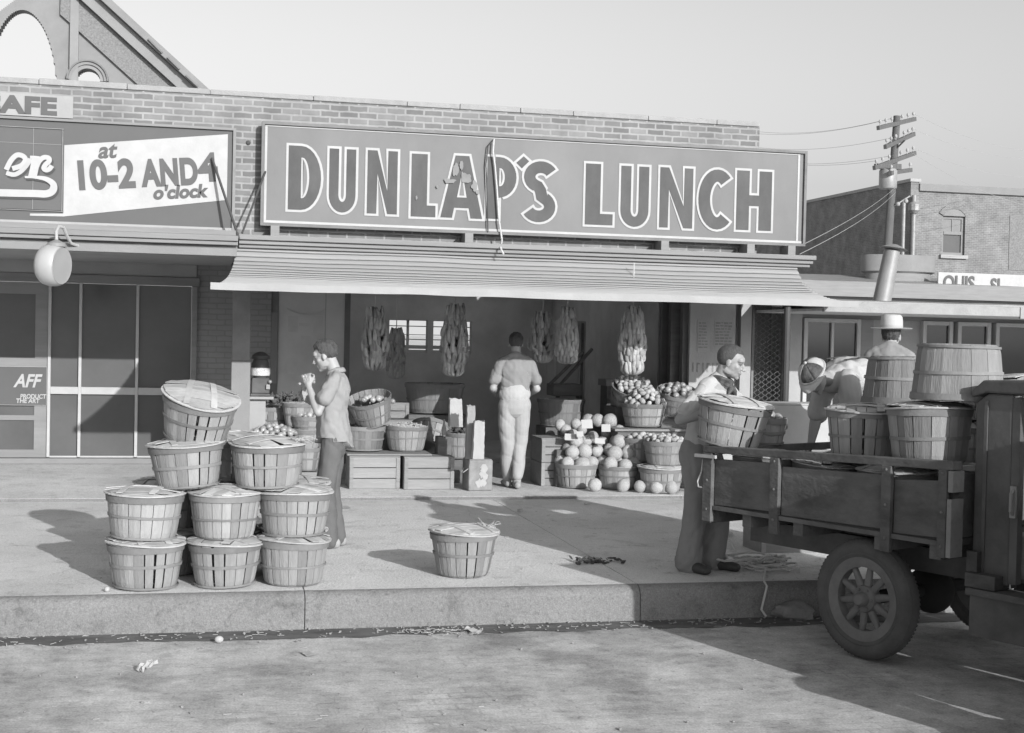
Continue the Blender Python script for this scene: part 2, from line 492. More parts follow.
def text(body, size, name, material, mx, parent, xs=1., shear=0., offset=0., depth=.003, bold=False, align='LEFT', space=1.):
    cu = bpy.data.curves.new(name, 'FONT')
    cu.body = body; cu.size = size; cu.shear = shear; cu.offset = offset; cu.extrude = depth; cu.align_x = align
    cu.space_character = space
    o = bpy.data.objects.new(name, cu); COL.objects.link(o)
    dg = bpy.context.evaluated_depsgraph_get()
    me = bpy.data.meshes.new_from_object(o.evaluated_get(dg))
    bpy.data.objects.remove(o); bpy.data.curves.remove(cu)
    me.transform(mx @ Matrix.Diagonal((xs, 1, 1, 1)))
    me.materials.clear(); me.materials.append(M[material])
    q = bpy.data.objects.new(name, me); COL.objects.link(q); q.parent = parent
    return q
def outset(lp, d, outer=True):
    n = len(lp)
    area = sum(lp[i][0] * lp[(i + 1) % n][1] - lp[(i + 1) % n][0] * lp[i][1] for i in range(n))
    sg_ = 1 if area > 0 else -1
    if not outer: sg_ = -sg_
    out = []
    for i in range(n):
        p = Vector(lp[i]); a = Vector(lp[i - 1]); b = Vector(lp[(i + 1) % n])
        d1, d2 = (p - a), (b - p)
        if d1.length < 1e-6 or d2.length < 1e-6:
            continue
        d1.normalize(); d2.normalize()
        n1 = Vector((d1.y, -d1.x)) * sg_; n2 = Vector((d2.y, -d2.x)) * sg_
        m = n1 + n2
        if m.length < 1e-3:
            out.append(tuple(p + n1 * d)); continue
        m.normalize()
        out.append(tuple(p + m * (d / max(.45, m.dot(n1)))))
    return out
def polys(loops, name, material, mx, parent, offset=0., depth=.003):      # filled outlines with holes, as one flat part
    if offset:
        loops = [outset(lp, offset, i == 0) for i, lp in enumerate(loops)]
        offset = 0.
    cu = bpy.data.curves.new(name, 'CURVE')
    cu.dimensions = '2D'; cu.fill_mode = 'BOTH'; cu.extrude = depth; cu.offset = offset
    for lp in loops:
        sp = cu.splines.new('POLY'); sp.points.add(len(lp) - 1)
        for i, (x, y) in enumerate(lp):
            sp.points[i].co = (x, y, 0, 1)
        sp.use_cyclic_u = True
    o = bpy.data.objects.new(name, cu); COL.objects.link(o)
    dg = bpy.context.evaluated_depsgraph_get()
    me = bpy.data.meshes.new_from_object(o.evaluated_get(dg))
    bpy.data.objects.remove(o); bpy.data.curves.remove(cu)
    me.transform(mx)
    me.materials.clear(); me.materials.append(M[material])
    q = bpy.data.objects.new(name, me); COL.objects.link(q); q.parent = parent
    return q
def facing(x, y, z):                         # text plane standing upright, read from -y
    return Matrix.Translation((x, y, z)) @ Matrix.Rotation(R(90), 4, 'X')

# ------------------------------------------------------------------ ground
KERB = 9.07
STEP = 14.0
mb = MB()
def road_pt(u, v):
    x = -60 + 140 * u; y = -40 + (KERB + 40.1) * v
    return (x, y, -.245 - .0 * v)
mb.grid(70, 30, road_pt)
tag(mb.build('road', 'road'), kind='structure')
mb = MB()
mb.grid(2, 2, lambda u, v: (-900 + 1800 * u, -700 + 1600 * v, -.26))
tag(mb.build('ground', 'concrete'), kind='structure')
# dirt and damp along the foot of the kerb, with a ragged front edge
mb = MB()
n = 260
vs, fs = [], []
for i in range(n + 1):
    x = -4 + 16 * i / n
    wd = .27 + .10 * noise.noise(Vector((x * .9, 3, 0))) + .07 * noise.noise(Vector((x * 4.3, 7, 0))) + .03 * noise.noise(Vector((x * 14, 1, 0)))
    vs += [(x, KERB + .05, -.241), (x, KERB - max(.06, wd), -.241)]
for i in range(n):
    fs.append((2 * i, 2 * i + 2, 2 * i + 3, 2 * i + 1))
mb.add(vs, fs)
tag(mb.build('gutter', 'wet'), kind='structure')
# sidewalk: slabs with open joints and a rounded kerb edge
mb = MB()
xs = [-40, -10.2, -6.6, -3.0, .70, 3.02, 6.4, 10, 13.6, 45]
def kerb_prof(y1):
    p = [(KERB - .02, -.3), (KERB - .015, -.12)]
    for k in range(7):
        a = R(90 * k / 6)
        p.append((KERB + .075 - .085 * math.cos(a), -.075 + .075 * math.sin(a)))
    return p + [(y1, 0), (y1, -.3)]
for i in range(len(xs) - 1):
    g = .004
    x0, x1 = xs[i] + g, xs[i + 1] - g
    mb.box((x0, 9.153, -.3), (x1, STEP - .003, 0))
tag(mb.build('sidewalk', 'concrete', smooth=True, angle=40), kind='structure')
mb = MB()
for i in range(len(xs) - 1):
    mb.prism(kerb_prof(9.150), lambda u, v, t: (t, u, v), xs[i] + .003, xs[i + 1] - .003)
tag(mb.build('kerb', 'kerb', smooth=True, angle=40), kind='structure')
mb = MB()
xs2 = [-40, -7, -2.6, 1.3, 5.1, 9.0, 45]
for i in range(len(xs2) - 1):
    mb.box((xs2[i] + .003, STEP + .014, -.3), (xs2[i + 1] - .003, 15.2, .03))
mb.box((-40, 15.203, -.3), (45, 17.75, .028))
tag(mb.build('pavement', 'concrete_worn'), kind='structure')
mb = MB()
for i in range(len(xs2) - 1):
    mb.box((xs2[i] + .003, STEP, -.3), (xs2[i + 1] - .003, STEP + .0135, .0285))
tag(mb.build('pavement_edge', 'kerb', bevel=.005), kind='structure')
mb = MB()
mb.box((-8, 17.76, -.3), (9, 24, .032))
tag(mb.build('floor', 'floor'), kind='structure')
mb = MB()
mb.box((-60, 24.1, -.3), (80, 60, .0))
tag(mb.build('yard', 'concrete'), kind='structure')

# ------------------------------------------------------------------ the shop building
F1, F2 = 14.9, 17.6
bd = thing('brick_shop_building', 'low flat brick shop building with bare parapet, open produce shop and glazed cafe front', 'building', (0, 0, 0))
XL, XR = -7.0, 6.28
mb = MB(); mb.box((XL, F1, 2.62), (XR, F1 + .3, 4.20)); mb.build('parapet', 'brick', bd)
mb = MB()
x = XL
while x < XR:
    l = min(rnd.uniform(.5, 1.1), XR - x)
    dz = rnd.uniform(-.006, .006)
    mb.box((x, F1 - .015, 4.203), (x + l - .004, F1 + .32, 4.262 + dz)); x += l
mb.build('coping', 'coping', bd, bevel=.008)
mb = MB(); mb.box((XR - .25, 15.46, .03), (XR - .004, 24, 4.1)); mb.build('side_wall', 'brick_pier', bd)
SKY0, SKY1 = (1.6, 18.3), (5.3, 21.2)           # unseen roof opening, added to brighten the back of the shop
def roof_with_added_hole(z0, z1, ya):
    m_ = MB()
    m_.box((XL, ya, z0), (SKY0[0], 24, z1)); m_.box((SKY1[0], ya, z0), (XR - .26, 24, z1))
    m_.box((SKY0[0], ya, z0), (SKY1[0], SKY0[1], z1)); m_.box((SKY0[0], SKY1[1], z0), (SKY1[0], 24, z1))
    return m_
roof_with_added_hole(3.2, 3.3, F1 + .31).build('roof', 'coping', bd)
roof_with_added_hole(2.56, 2.617, F1 + .02).build('ceiling', 'ceiling', bd)
mb = MB()
for a, b in (((SKY0[0] - .04, SKY0[1] - .04), (SKY0[0], SKY1[1] + .04)), ((SKY1[0], SKY0[1] - .04), (SKY1[0] + .04, SKY1[1] + .04))):
    mb.box((a[0], a[1], 2.62), (b[0], b[1], 3.198))
mb.box((SKY0[0] - .1, SKY0[1] - .10, 3.302), (SKY1[0] + .1, SKY0[1] - .04, 4.2)); mb.box((SKY0[0] - .1, SKY0[1] - .039, 2.62), (SKY1[0] + .1, SKY0[1] - .001, 3.3))  # hidden upstand added to keep direct sun out of the roof opening
mb.build('added_hole_lining', 'interior_light', bd)
# back wall with two slatted openings to the yard
mb = MB()
by = 21.5
def holes(mbx, y0, y1, x0, x1, z0, z1, hs):
    xs = sorted({x0, x1, *[h[0] for h in hs], *[h[1] for h in hs]})
    for a, b in zip(xs[:-1], xs[1:]):
        cov = sorted([(h[2], h[3]) for h in hs if h[0] <= a + 1e-6 and h[1] >= b - 1e-6])
        z = z0
        for c0, c1 in cov:
            if c0 > z: mbx.box((a, y0, z), (b, y1, c0))
            z = c1
        if z1 > z: mbx.box((a, y0, z), (b, y1, z1))
wl = [Y(389, 350, by).x, Y(427, 350, by).x, Y(433, 350, by).x, Y(471, 350, by).x]
zt, zb = Y(410, 320, by).z, Y(410, 353, by).z
holes(mb, by, by + .15, 0, XR - .26, .03, 2.55, [(wl[0], wl[1], zb, zt), (wl[2], wl[3], zb, zt)])
mb.build('back_wall', 'interior', bd)
for a, b in ((wl[0], wl[1]), (wl[2], wl[3])):
    mb = MB()
    for k, (z0, z1) in enumerate(((0, .10), (.13, .24), (.40, .43), (.55, .57), (.80, .83), (.985, 1))):
        z0, z1 = zb + (zt - zb) * z0, zb + (zt - zb) * z1
        mb.box((a, by + .04, z0), (b, by + .06, z1))
    mb.box(((a + b) / 2 - .02, by + .061, zb), ((a + b) / 2 + .02, by + .09, zt))
    mb.build('window_slats', 'interior', bd)
# left inner wall of the shop and the partition to the cafe
mb = MB(); mb.box((-.06, F2 + .02, .03), (.87, 24, 2.55)); mb.build('partition', 'brick_pier', bd)
mb = MB(); mb.box((.40, F2 - .001, .03), (.866, F2 + .018, 2.55)); mb.box((-.055, F2 - .001, .03), (.396, F2 + .018, 2.55)); mb.build('pier', 'brick_pier', bd)
mb = MB(); mb.box((.868, F2 + .03, .03), (.96, F2 + .12, 2.55)); mb.build('door_jamb', 'trim_dark', bd)
mb = MB(); mb.box((.87, F2 - .01, 1.05), (.95, F2 + .028, 1.95)); mb.build('jamb_board', 'stucco', bd)
mb = MB(); mb.box((.962, F2 + .04, .03), (1.80, F2 + .10, 2.55)); mb.build('painted_wall', 'interior_light', bd)
mb = MB()                                                       # faint old painted blocks on that dark wall
def sq(px0, py0, px1, py1, dd=0.):
    a, b = Y(px0, py1, F2 + .036), Y(px1, py0, F2 + .036)
    mb.box((a.x, F2 + .036 - dd, a.z), (b.x, F2 + .0395, b.z))
sq(288, 316, 298, 332); sq(313, 316, 323, 333); sq(299, 323, 311, 326); sq(301, 336, 311, 355); sq(287, 358, 297, 374); sq(317, 338, 326, 352)
arc = [(math.cos(R(a)), math.sin(R(a))) for a in range(200, 345, 12)]
cc = Y(306, 305, F2 + .036)
for (ax, az), (b2, bz) in zip(arc[:-1], arc[1:]):
    mb.bar((cc.x + ax * .26, F2 + .037, cc.z + az * .12), (cc.x + b2 * .26, F2 + .037, cc.z + bz * .12), .004, .05, up=(0, 1, 0))
mb.build('faded_lettering', 'interior', bd)
mb = MB(); mb.box((1.80, F2, .03), (1.87, F2 + .13, 2.55)); mb.build('opening_post', 'trim_dark', bd)
mb = MB(); mb.box((.88, by - .5, .03), (.95, by, 2.5)); mb.build('inner_wall', 'interior', bd)
# right jambs, sunlit end pier with posters
PY = 15.35
a, b = Y(690, 330, PY).x, Y(735.5, 330, PY).x
mb = MB(); mb.box((a, PY, .03), (b, PY + .06, 2.55)); mb.build('end_pier', 'offwhite', bd)
for p0, p1, yy, mm in ((662, 668, 15.9, 'trim_dark'), (671, 681, 15.6, 'wood_dark'), (683, 689, 15.45, 'trim_dark')):
    mb = MB(); mb.box((Y(p0, 330, yy).x, yy, .03), (Y(p1, 330, yy).x, yy + .1, 2.55)); mb.build('opening_post', mm, bd)
mb = MB(); mb.box((5.55, 16.2, .03), (5.62, 21.5, 2.55)); mb.build('inner_wall', 'interior', bd)
mb = MB(); mb.box((Y(741, 330, PY).x, PY, .03), (Y(751.5, 330, PY).x, PY + .1, 2.6)); mb.build('corner_post', 'offwhite', bd)
# two-tone post under the awning's near corner
mb = MB(); mb.box((.331, F1, 1.39), (.52, F1 + .19, 2.56)); mb.build('post_top', 'trim_dark', bd, bevel=.006)
mb = MB(); mb.box((.326, F1 - .005, .03), (.525, F1 + .195, 1.388)); mb.build('post_base', 'stucco', bd, bevel=.006)
# cafe front
mb = MB()
mb.box((XL, F2 - .02, 2.36), (-.062, F2 + .2, 2.55))
mb.build('transom_wall', 'stucco_dark', bd)
mb = MB(); mb.box((XL, F2 - .10, .03), (-.02, F2 + .15, .10)); mb.build('sill', 'stucco', bd, bevel=.008)
fr = thing('shop_window', 'cafe shop front of tall dusty panes in thin pale frames beside brick pier', 'shop front', (0, 0, 0))
tp, bt = 2.25, .11
bars = [-1.80, -1.44, -.765]
mb = MB(); mb.box((-1.80, F2 - .05, 2.25), (-.02, F2 + .04, 2.355)); mb.build('head_frame', 'trim', fr, bevel=.005)
mb = MB(); mb.box((-.115, F2 - .06, .11), (-.045, F2 + .04, 2.248)); mb.build('side_frame', 'trim', fr, bevel=.005)
for xx in bars:
    mb = MB(); mb.box((xx - .018, F2 - .05, .11), (xx + .018, F2 + .03, 2.248)); mb.build('mullion', 'frame', fr, bevel=.004)
for x0, x1 in ((-1.782, -1.458), (-1.422, -.783), (-.747, -.117)):
    mb = MB(); mb.box((x0, F2 - .045, .885), (x1, F2 + .025, .975)); mb.build('rail', 'white', fr, bevel=.004)
    for z0, z1 in ((.115, .884), (.976, 2.246)):
        mb = MB(); mb.box((x0, F2 - .004, z0), (x1, F2 + .004, z1)); mb.build('pane', 'glass', fr)
    mb = MB(); mb.box((x0, F2 - .03, .105), (x1, F2 + .02, .125)); mb.build('bottom_rail', 'frame', fr)
dr = thing('cafe_door', 'dark cafe door with glass panels left of the shop window', 'door', (0, 0, 0))
mb = MB()
holes(mb, F2 - .02, F2 + .03, -2.75, -1.822, .105, 2.245, [(-2.62, -1.97, 1.32, 2.10), (-2.62, -1.97, .62, .98), (-2.62, -1.97, .20, .56)])
mb.build('door_frame', 'trim', dr)
for z0, z1 in ((1.32, 2.10), (.62, .98), (.20, .56)):
    mb = MB(); mb.box((-2.62, F2, z0), (-1.97, F2 + .01, z1)); mb.build('pane', 'glass', dr)
mb = MB(); mb.box((XL, F2, .105), (-2.752, F2 + .1, 2.35)); mb.build('cafe_wall', 'stucco_dark', bd)
mb = MB(); mb.box((-2.74, F2 - .03, 2.25), (-1.83, F2 + .03, 2.355)); mb.build('door_head', 'trim', dr)
# small enamel sign on the door
es = thing('door_sign', 'small dark enamel sign with slanted white capitals fixed to the cafe door', 'sign', (0, 0, 0))
a, b = Y(14, 405, F2 - .03), Y(47, 367, F2 - .03)
a.x -= .25
mb = MB(); mb.box((a.x, F2 - .035, a.z), (b.x, F2 - .022, b.z)); mb.build('plate', 'billboard', es)
mb = MB()
for p, q in (((a.x, a.z), (b.x, a.z)), ((a.x, b.z), (b.x, b.z)), ((b.x, a.z), (b.x, b.z))):
    mb.bar((p[0], F2 - .036, p[1]), (q[0], F2 - .036, q[1]), .004, .014, up=(0, 1, 0))
mb.build('border', 'white', es)
text('AFF', .22, 'lettering', 'white', facing(Y(14, 390, F2 - .04).x, F2 - .038, Y(36, 387, F2 - .04).z), es, xs=.82, shear=.3, offset=.006)
text('PRODUCT', .075, 'small_lettering', 'white', facing(Y(20, 397, F2 - .04).x, F2 - .038, Y(36, 398.5, F2 - .04).z), es, xs=.85, shear=.1, offset=.002)
text('THE ART', .075, 'small_lettering', 'white', facing(Y(16, 402, F2 - .04).x, F2 - .038, Y(36, 403, F2 - .04).z), es, xs=.9, shear=.1, offset=.002)

# canopy over the cafe and the cornice that runs on over the awning
cn = thing('cafe_canopy', 'shallow layered canopy edge over the cafe front under the soda billboard', 'canopy', (0, 0, 0))
mb = MB()
for y0, z0, z1 in ((14.42, 2.690, 2.745), (14.37, 2.632, 2.688), (14.40, 2.590, 2.630)):
    mb.box((XL, y0, z0), (.36, F1 - .01, z1))
mb.build('moulding', 'trim', cn, bevel=.006)
mb = MB(); mb.box((XL, 14.47, 2.555), (.355, F1 - .01, 2.588)); mb.build('shadow_gap', 'trim_dark', cn)
mb = MB(); mb.box((XL, 14.36, 2.475), (.35, 14.46, 2.553)); mb.build('fascia', 'stucco', cn, bevel=.006)
mb = MB(); mb.box((XL, 14.462, 2.515), (.35, 17.57, 2.553)); mb.build('soffit', 'stucco_dark', cn)
for x in (-1.62, -.95, -.40, .05):
    mb = MB(); mb.box((x, 14.55, 2.748), (x + .07, F1 - .01, 2.757)); mb.build('bracket', 'trim', cn)
co = thing('shop_cornice', 'stepped timber cornice running above the slatted awning', 'cornice', (0, 0, 0))
mb = MB()
for i, (y0, z0, z1) in enumerate(((14.40, 2.655, 2.705), (14.44, 2.612, 2.653), (14.48, 2.575, 2.610))):
    mb.box((.37, y0, z0), (6.80 - .02 * i, F1 - .01 if i else F1 - .01, z1))
mb.build('moulding', 'trim', co, bevel=.006)
for x in (.70, 2.78, 5.02, 6.05, 6.55):
    mb = MB(); mb.box((x, 14.62, 2.708), (x + .09, 14.86, 2.826)); mb.build('sign_block', 'trim', co)

# slatted awning
aw = thing('slatted_awning', 'long pale awning of overlapping horizontal slats flaring over the produce stand', 'awning', (0, 0, 0))
def bez(t):
    p0, p1, p2 = (14.56, 2.60), (14.30, 2.17), (12.93, 2.135)
    a, b, c = (1 - t) ** 2, 2 * t * (1 - t), t * t
    return a * p0[0] + b * p1[0] + c * p2[0], a * p0[1] + b * p1[1] + c * p2[1]
mb = MB()
NS = 21
XN = 60
# arc-length table
tab = [0.]
for k in range(200):
    y0, z0 = bez(k / 200); y1, z1 = bez((k + 1) / 200)
    tab.append(tab[-1] + math.hypot(y1 - y0, z1 - z0))
def t_of(s):
    s *= tab[-1]
    for k in range(200):
        if tab[k + 1] >= s:
            return (k + (s - tab[k]) / (tab[k + 1] - tab[k] + 1e-9)) / 200
    return 1.
def awp(u, s, lift):
    t = t_of(s)
    y, z = bez(t)
    e = 1e-3
    y2, z2 = bez(min(1, t + e)); y1, z1 = bez(max(0, t - e))
    d = Vector((0, y2 - y1, z2 - z1)).normalized()
    nn = Vector((0, d.z, -d.y))
    if nn.z < 0: nn = -nn
    xl = .345 - .265 * s ** 1.3; xr = 6.62 - .05 * s
    x = xl + (xr - xl) * u
    sag = .012 * noise.noise(Vector((x * .7, s * 2, 4))) + .005 * noise.noise(Vector((x * 2.3, s * 5, 1)))
    return Vector((x, y, z)) + nn * (lift + sag)
for k in range(NS):
    s0, s1 = k / NS, (k + 1) / NS
    s1b = s1 - .0048
    vs, fs = [], []
    for i in range(XN + 1):
        u = i / XN
        vs += [awp(u, s0, 0.), awp(u, (s0 + s1) / 2, .010), awp(u, s1b, .012), awp(u, s1b, .002)]
    for i in range(XN):
        for j in range(3):
            fs.append((4 * i + j, 4 * i + 4 + j, 4 * i + 5 + j, 4 * i + 1 + j))
    mb.add(vs, fs)
mb.build('slats', 'awning', aw, recalc=False)
mb = MB()
mb.grid(XN, 30, lambda u, v: awp(.002 + .996 * u, v * .995, -.008)); mb.build('backing', 'trim_dark', aw)
mb = MB()
vs, fs = [], []
for i in range(XN + 1):
    u = i / XN
    p = awp(u, 1., 0)
    vs += [p + Vector((0, -.03, .02)), p + Vector((0, -.035, -.045)), p + Vector((0, .0, -.045)), p + Vector((0, .0, .0))]
for i in range(XN):
    for j in range(4):
        fs.append((4 * i + j, 4 * i + 4 + j, 4 * i + 4 + (j + 1) % 4, 4 * i + (j + 1) % 4))
fs += [(0, 1, 2, 3), tuple(4 * XN + k for k in (3, 2, 1, 0))]
mb.add(vs, fs)
mb.build('front_lip', 'offwhite', aw)
for u in (0., .25, .5, .75, 1.):
    mb = MB()
    mb.tube([awp(min(max(u, .003), .997), s / 10.6, -.03) for s in range(11)], .018, 6)
    mb.build('rafter', 'wood_dark', aw)
pb = Y(786, 380, 12.96)
mb = MB(); mb.tube([(pb.x, 12.97, 0), (pb.x, 12.97, 2.10)], .034, 10); mb.box((pb.x - .07, 12.9, .001), (pb.x + .07, 13.04, .012))
tag(mb.build('awning_pole', 'shadowink', smooth=True), 'dark upright pole holding up the awning edge behind the truck', 'pole')

# ------------------------------------------------------------------ lettered sign boards
SY = 14.76
sg = thing('shop_sign', 'long framed signboard with dark white-edged block capitals reading DUNLAP\'S LUNCH', 'sign', (0, 0, 0))
sx0, sx1, sz0, sz1 = .625, 6.78, 2.86, 3.90
mb = MB(); mb.box((sx0, SY, sz0), (sx1, SY + .05, sz1)); mb.build('board', 'sign', sg)
mb = MB()
f = .03
mb.box((sx0 - f, SY - .03, sz1), (sx1 + f, SY + .06, sz1 + f)); mb.box((sx0 - f, SY - .03, sz0 - f), (sx1 + f, SY + .06, sz0))
mb.box((sx0 - f, SY - .031, sz0 - f), (sx0, SY + .061, sz1 + f)); mb.box((sx1, SY - .031, sz0 - f), (sx1 + f, SY + .061, sz1 + f))
mb.build('frame', 'trim_dark', sg)
mb = MB()
mb.box((sx0 + .005, SY - .006, sz1 - .018), (sx1 - .05, SY - .001, sz1 - .006)); mb.box((sx0 + .005, SY - .006, sz0 + .004), (sx1 - .005, SY - .001, sz0 + .03))
mb.box((sx0 + .005, SY - .005, sz0 + .031), (sx0 + .03, SY - .001, sz1 - .019)); mb.box((sx1 - .075, SY - .005, sz0 + .031), (sx1 - .052, SY - .001, sz1 - .019))
mb.build('border_line', 'white', sg)
def arcp(cx, cy, rx, ry, a0, a1, n=14):
    return [(cx + rx * math.cos(R(a0 + (a1 - a0) * i / n)), cy + ry * math.sin(R(a0 + (a1 - a0) * i / n))) for i in range(n + 1)]
def thick(path, th, n=1):
    out_l, out_r = [], []
    for i, p in enumerate(path):
        a = path[max(0, i - 1)]; b = path[min(len(path) - 1, i + 1)]
        d = Vector((b[0] - a[0], b[1] - a[1])).normalized()
        nx, ny = -d.y, d.x
        tt = th(i / (len(path) - 1)) if callable(th) else th
        out_l.append((p[0] + nx * tt / 2, p[1] + ny * tt / 2)); out_r.append((p[0] - nx * tt / 2, p[1] - ny * tt / 2))
    return out_l + out_r[::-1]
def letter(ch, w, h):
    t = .19
    k = h
    if ch == 'L': lp = [[(0, 0), (0, k), (t, k), (t, .14), (w, .14), (w, 0)]]
    elif ch == 'N':
        t = .118
        lp = [[(0, 0), (0, k), (t, k), (w - t, .27), (w - t, k), (w, k), (w, 0), (w - t, 0), (t, k - .27), (t, 0)]]
    elif ch == 'H':
        t = .17
        lp = [[(0, 0), (0, k), (t, k), (t, k * .60), (w - t, k * .60), (w - t, k), (w, k), (w, 0), (w - t, 0), (w - t, k * .40), (t, k * .40), (t, 0)]]
    elif ch == 'U':
        t = min(.15, w * .39)
        lp = [[(0, k)] + arcp(w / 2, .19, w / 2, .19, 180, 360) + [(w, k), (w - t, k)] + arcp(w / 2, .20, w / 2 - t, .07, 360, 180) + [(t, k)]]
    elif ch == 'D':
        t = .15
        lp = [[(0, 0)] + arcp(w * .4, k / 2, w * .6, k / 2, -90, 90) + [(0, k)], ([(t, .14)] + arcp(w * .42, k / 2, w * .6 - .15, k / 2 - .14, -90, 90) + [(t, k - .14)])[::-1]]
    elif ch == 'P':
        t = .15
        lp = [[(0, 0), (0, k)] + arcp(w * .42, k * .67, w * .58, k * .33, 90, -90) + [(t, k * .34), (t, 0)], ([(t, k * .54)] + arcp(w * .44, k * .67, w * .56 - .15, k * .13, -90, 90) + [(t, k * .80)])]
    elif ch == 'A':
        lp = [[(0, 0), (w * .33, k), (w * .67, k), (w, 0), (w * .70, 0), (w * .655, .11), (w * .345, .11), (w * .30, 0)], [(w * .41, .24), (w * .59, .24), (w * .50, .50)]]
    elif ch == 'C':
        lp = [thick(arcp(w * .56, k / 2, w * .56 - .07, k / 2 - .075, 48, 312, 26), .155)]
    elif ch == 'S':
        r1 = w / 2 - .075
        p = arcp(w * .53, k * .735, r1, k * .265 - .075, 25, 255, 16) + [(w * .52, k * .52)] + arcp(w * .47, k * .265, r1, k * .265 - .075, 75, -155, 16)
        p = [q for i, q in enumerate(p)]
        lp = [thick(p, .145)]
    elif ch == "'":
        lp = [[(0, k * .45), (w * .55, k), (w, k * .6), (w * .45, 0)]]
    return lp
LT = [('D', .873, 1.235, 3.005), ('U', 1.305, 1.605, 2.995), ('N', 1.714, 2.055, 2.998), ('L', 2.192, 2.478, 2.985), ('A', 2.515, 3.00, 2.988),
      ('P', 3.030, 3.375, 2.995), ("'", 3.35, 3.52, 3.56), ('S', 3.43, 3.84, 2.975), ('L', 4.152, 4.49, 2.975), ('U', 4.565, 4.91, 2.970),
      ('N', 5.025, 5.435, 2.976), ('C', 5.495, 5.90, 2.980), ('H', 5.950, 6.395, 2.985)]
for i, (ch, x0, x1, zz) in enumerate(LT):
    h = .155 if ch == "'" else .695
    dd = .0012 * (i % 3)
    lp = letter(ch, x1 - x0, h)
    polys([outset(lp[0], .018)], 'letter_outline', 'white', facing(x0, SY - .0045 - dd, zz), sg, depth=.001)
    polys([outset(lp[0], -.008)], 'letter', 'letter', facing(x0, SY - .0085 - dd, zz), sg, depth=.001)
    if len(lp) > 1:
        polys([outset(lp[1], .008)], 'letter_outline', 'white', facing(x0, SY - .0125 - dd, zz), sg, depth=.001)
        polys([outset(lp[1], -.014)], 'letter_counter', 'sign', facing(x0, SY - .0165 - dd, zz), sg, depth=.001)
# flaked paint round the A and P
for (px, py, wx, hz, sd_) in ((455, 170, .09, .20, 1), (466, 178, .14, .16, 2), (449, 181, .16, .07, 3), (474, 186, .08, .12, 4), (477, 192, .05, .08, 8), (494, 158, .04, .12, 5), (416, 198, .03, .05, 6), (437, 187, .03, .05, 7), (461, 166, .05, .12, 9)):
    c = Y(px, py, SY)
    q = random.Random(sd_)
    loop = []
    for k in range(30):
        a = 2 * math.pi * k / 30
        r = .78 + .42 * noise.noise(Vector((math.cos(a) * 1.6, math.sin(a) * 1.6, sd_ * 3.7))) + q.uniform(-.05, .05)
        loop.append((math.cos(a) * wx / 2 * r, math.sin(a) * hz / 2 * r))
    polys([loop], 'flaked_paint', 'flake', facing(c.x, SY - .0215 - .0014 * (sd_ % 5), c.z), sg, depth=.0006)

bb = thing('soda_billboard', 'dark billboard with white slanted band reading at 10-2 AND 4 o\'clock', 'billboard', (0, 0, 0))
bx0, bx1, bz0, bz1 = -4.4, .30, 2.79, 3.815
mb = MB(); mb.box((bx0, SY, bz0), (bx1, SY + .05, bz1)); mb.build('board', 'billboard', bb)
mb = MB(); mb.box((bx0, SY - .03, bz1), (bx1 + .03, SY + .06, bz1 + .025)); mb.box((bx1, SY - .031, bz0 - .025), (bx1 + .03, SY + .061, bz1))
mb.build('frame', 'trim', bb)
mb = MB(); mb.box((bx0, SY - .03, bz0 - .03), (bx1 - .002, SY + .06, bz0)); mb.build('bottom_frame', 'offwhite', bb)
pl = lambda px, py: (Y(px, py, SY).x, Y(px, py, SY).z)
band = [(-1.75, 2.866), (-1.41, 2.872), (.245, 3.085), (.245, 3.775), (-1.395, 3.575), (-1.41, 2.90), (-1.75, 2.885)]
polys([[(.245, 3.085), (.245, 3.775), (-1.395, 3.575), (-1.395, 2.875), (-1.72, 2.862), (-1.72, 2.84), (-1.395, 2.845)]], 'band', 'white', facing(0, SY - .004, 0), bb, depth=.0015)
polys([[(-3.9, 2.905), (-1.415, 2.905), (-1.415, 3.735), (-3.9, 3.735)]], 'brand_panel', 'billboard_box', facing(0, SY - .008, 0), bb, depth=.0015)
mb = MB()
mb.bar((-3.9, SY - .011, 3.735), (-1.40, SY - .011, 3.735), .004, .03, up=(0, 1, 0)); mb.bar((-1.410, SY - .0108, 2.89), (-1.410, SY - .0108, 3.735), .004, .03, up=(0, 1, 0))
mb.bar((-3.9, SY - .011, 2.895), (-1.40, SY - .011, 2.895), .004, .02, up=(0, 1, 0))
mb.bar((-3.9, SY - .0105, 3.575), (-1.42, SY - .0105, 3.575), .003, .008, up=(0, 1, 0)); mb.bar((-1.695, SY - .0102, 2.905), (-1.695, SY - .0102, 3.735), .003, .014, up=(0, 1, 0))
mb.build('panel_line', 'offwhite', bb)
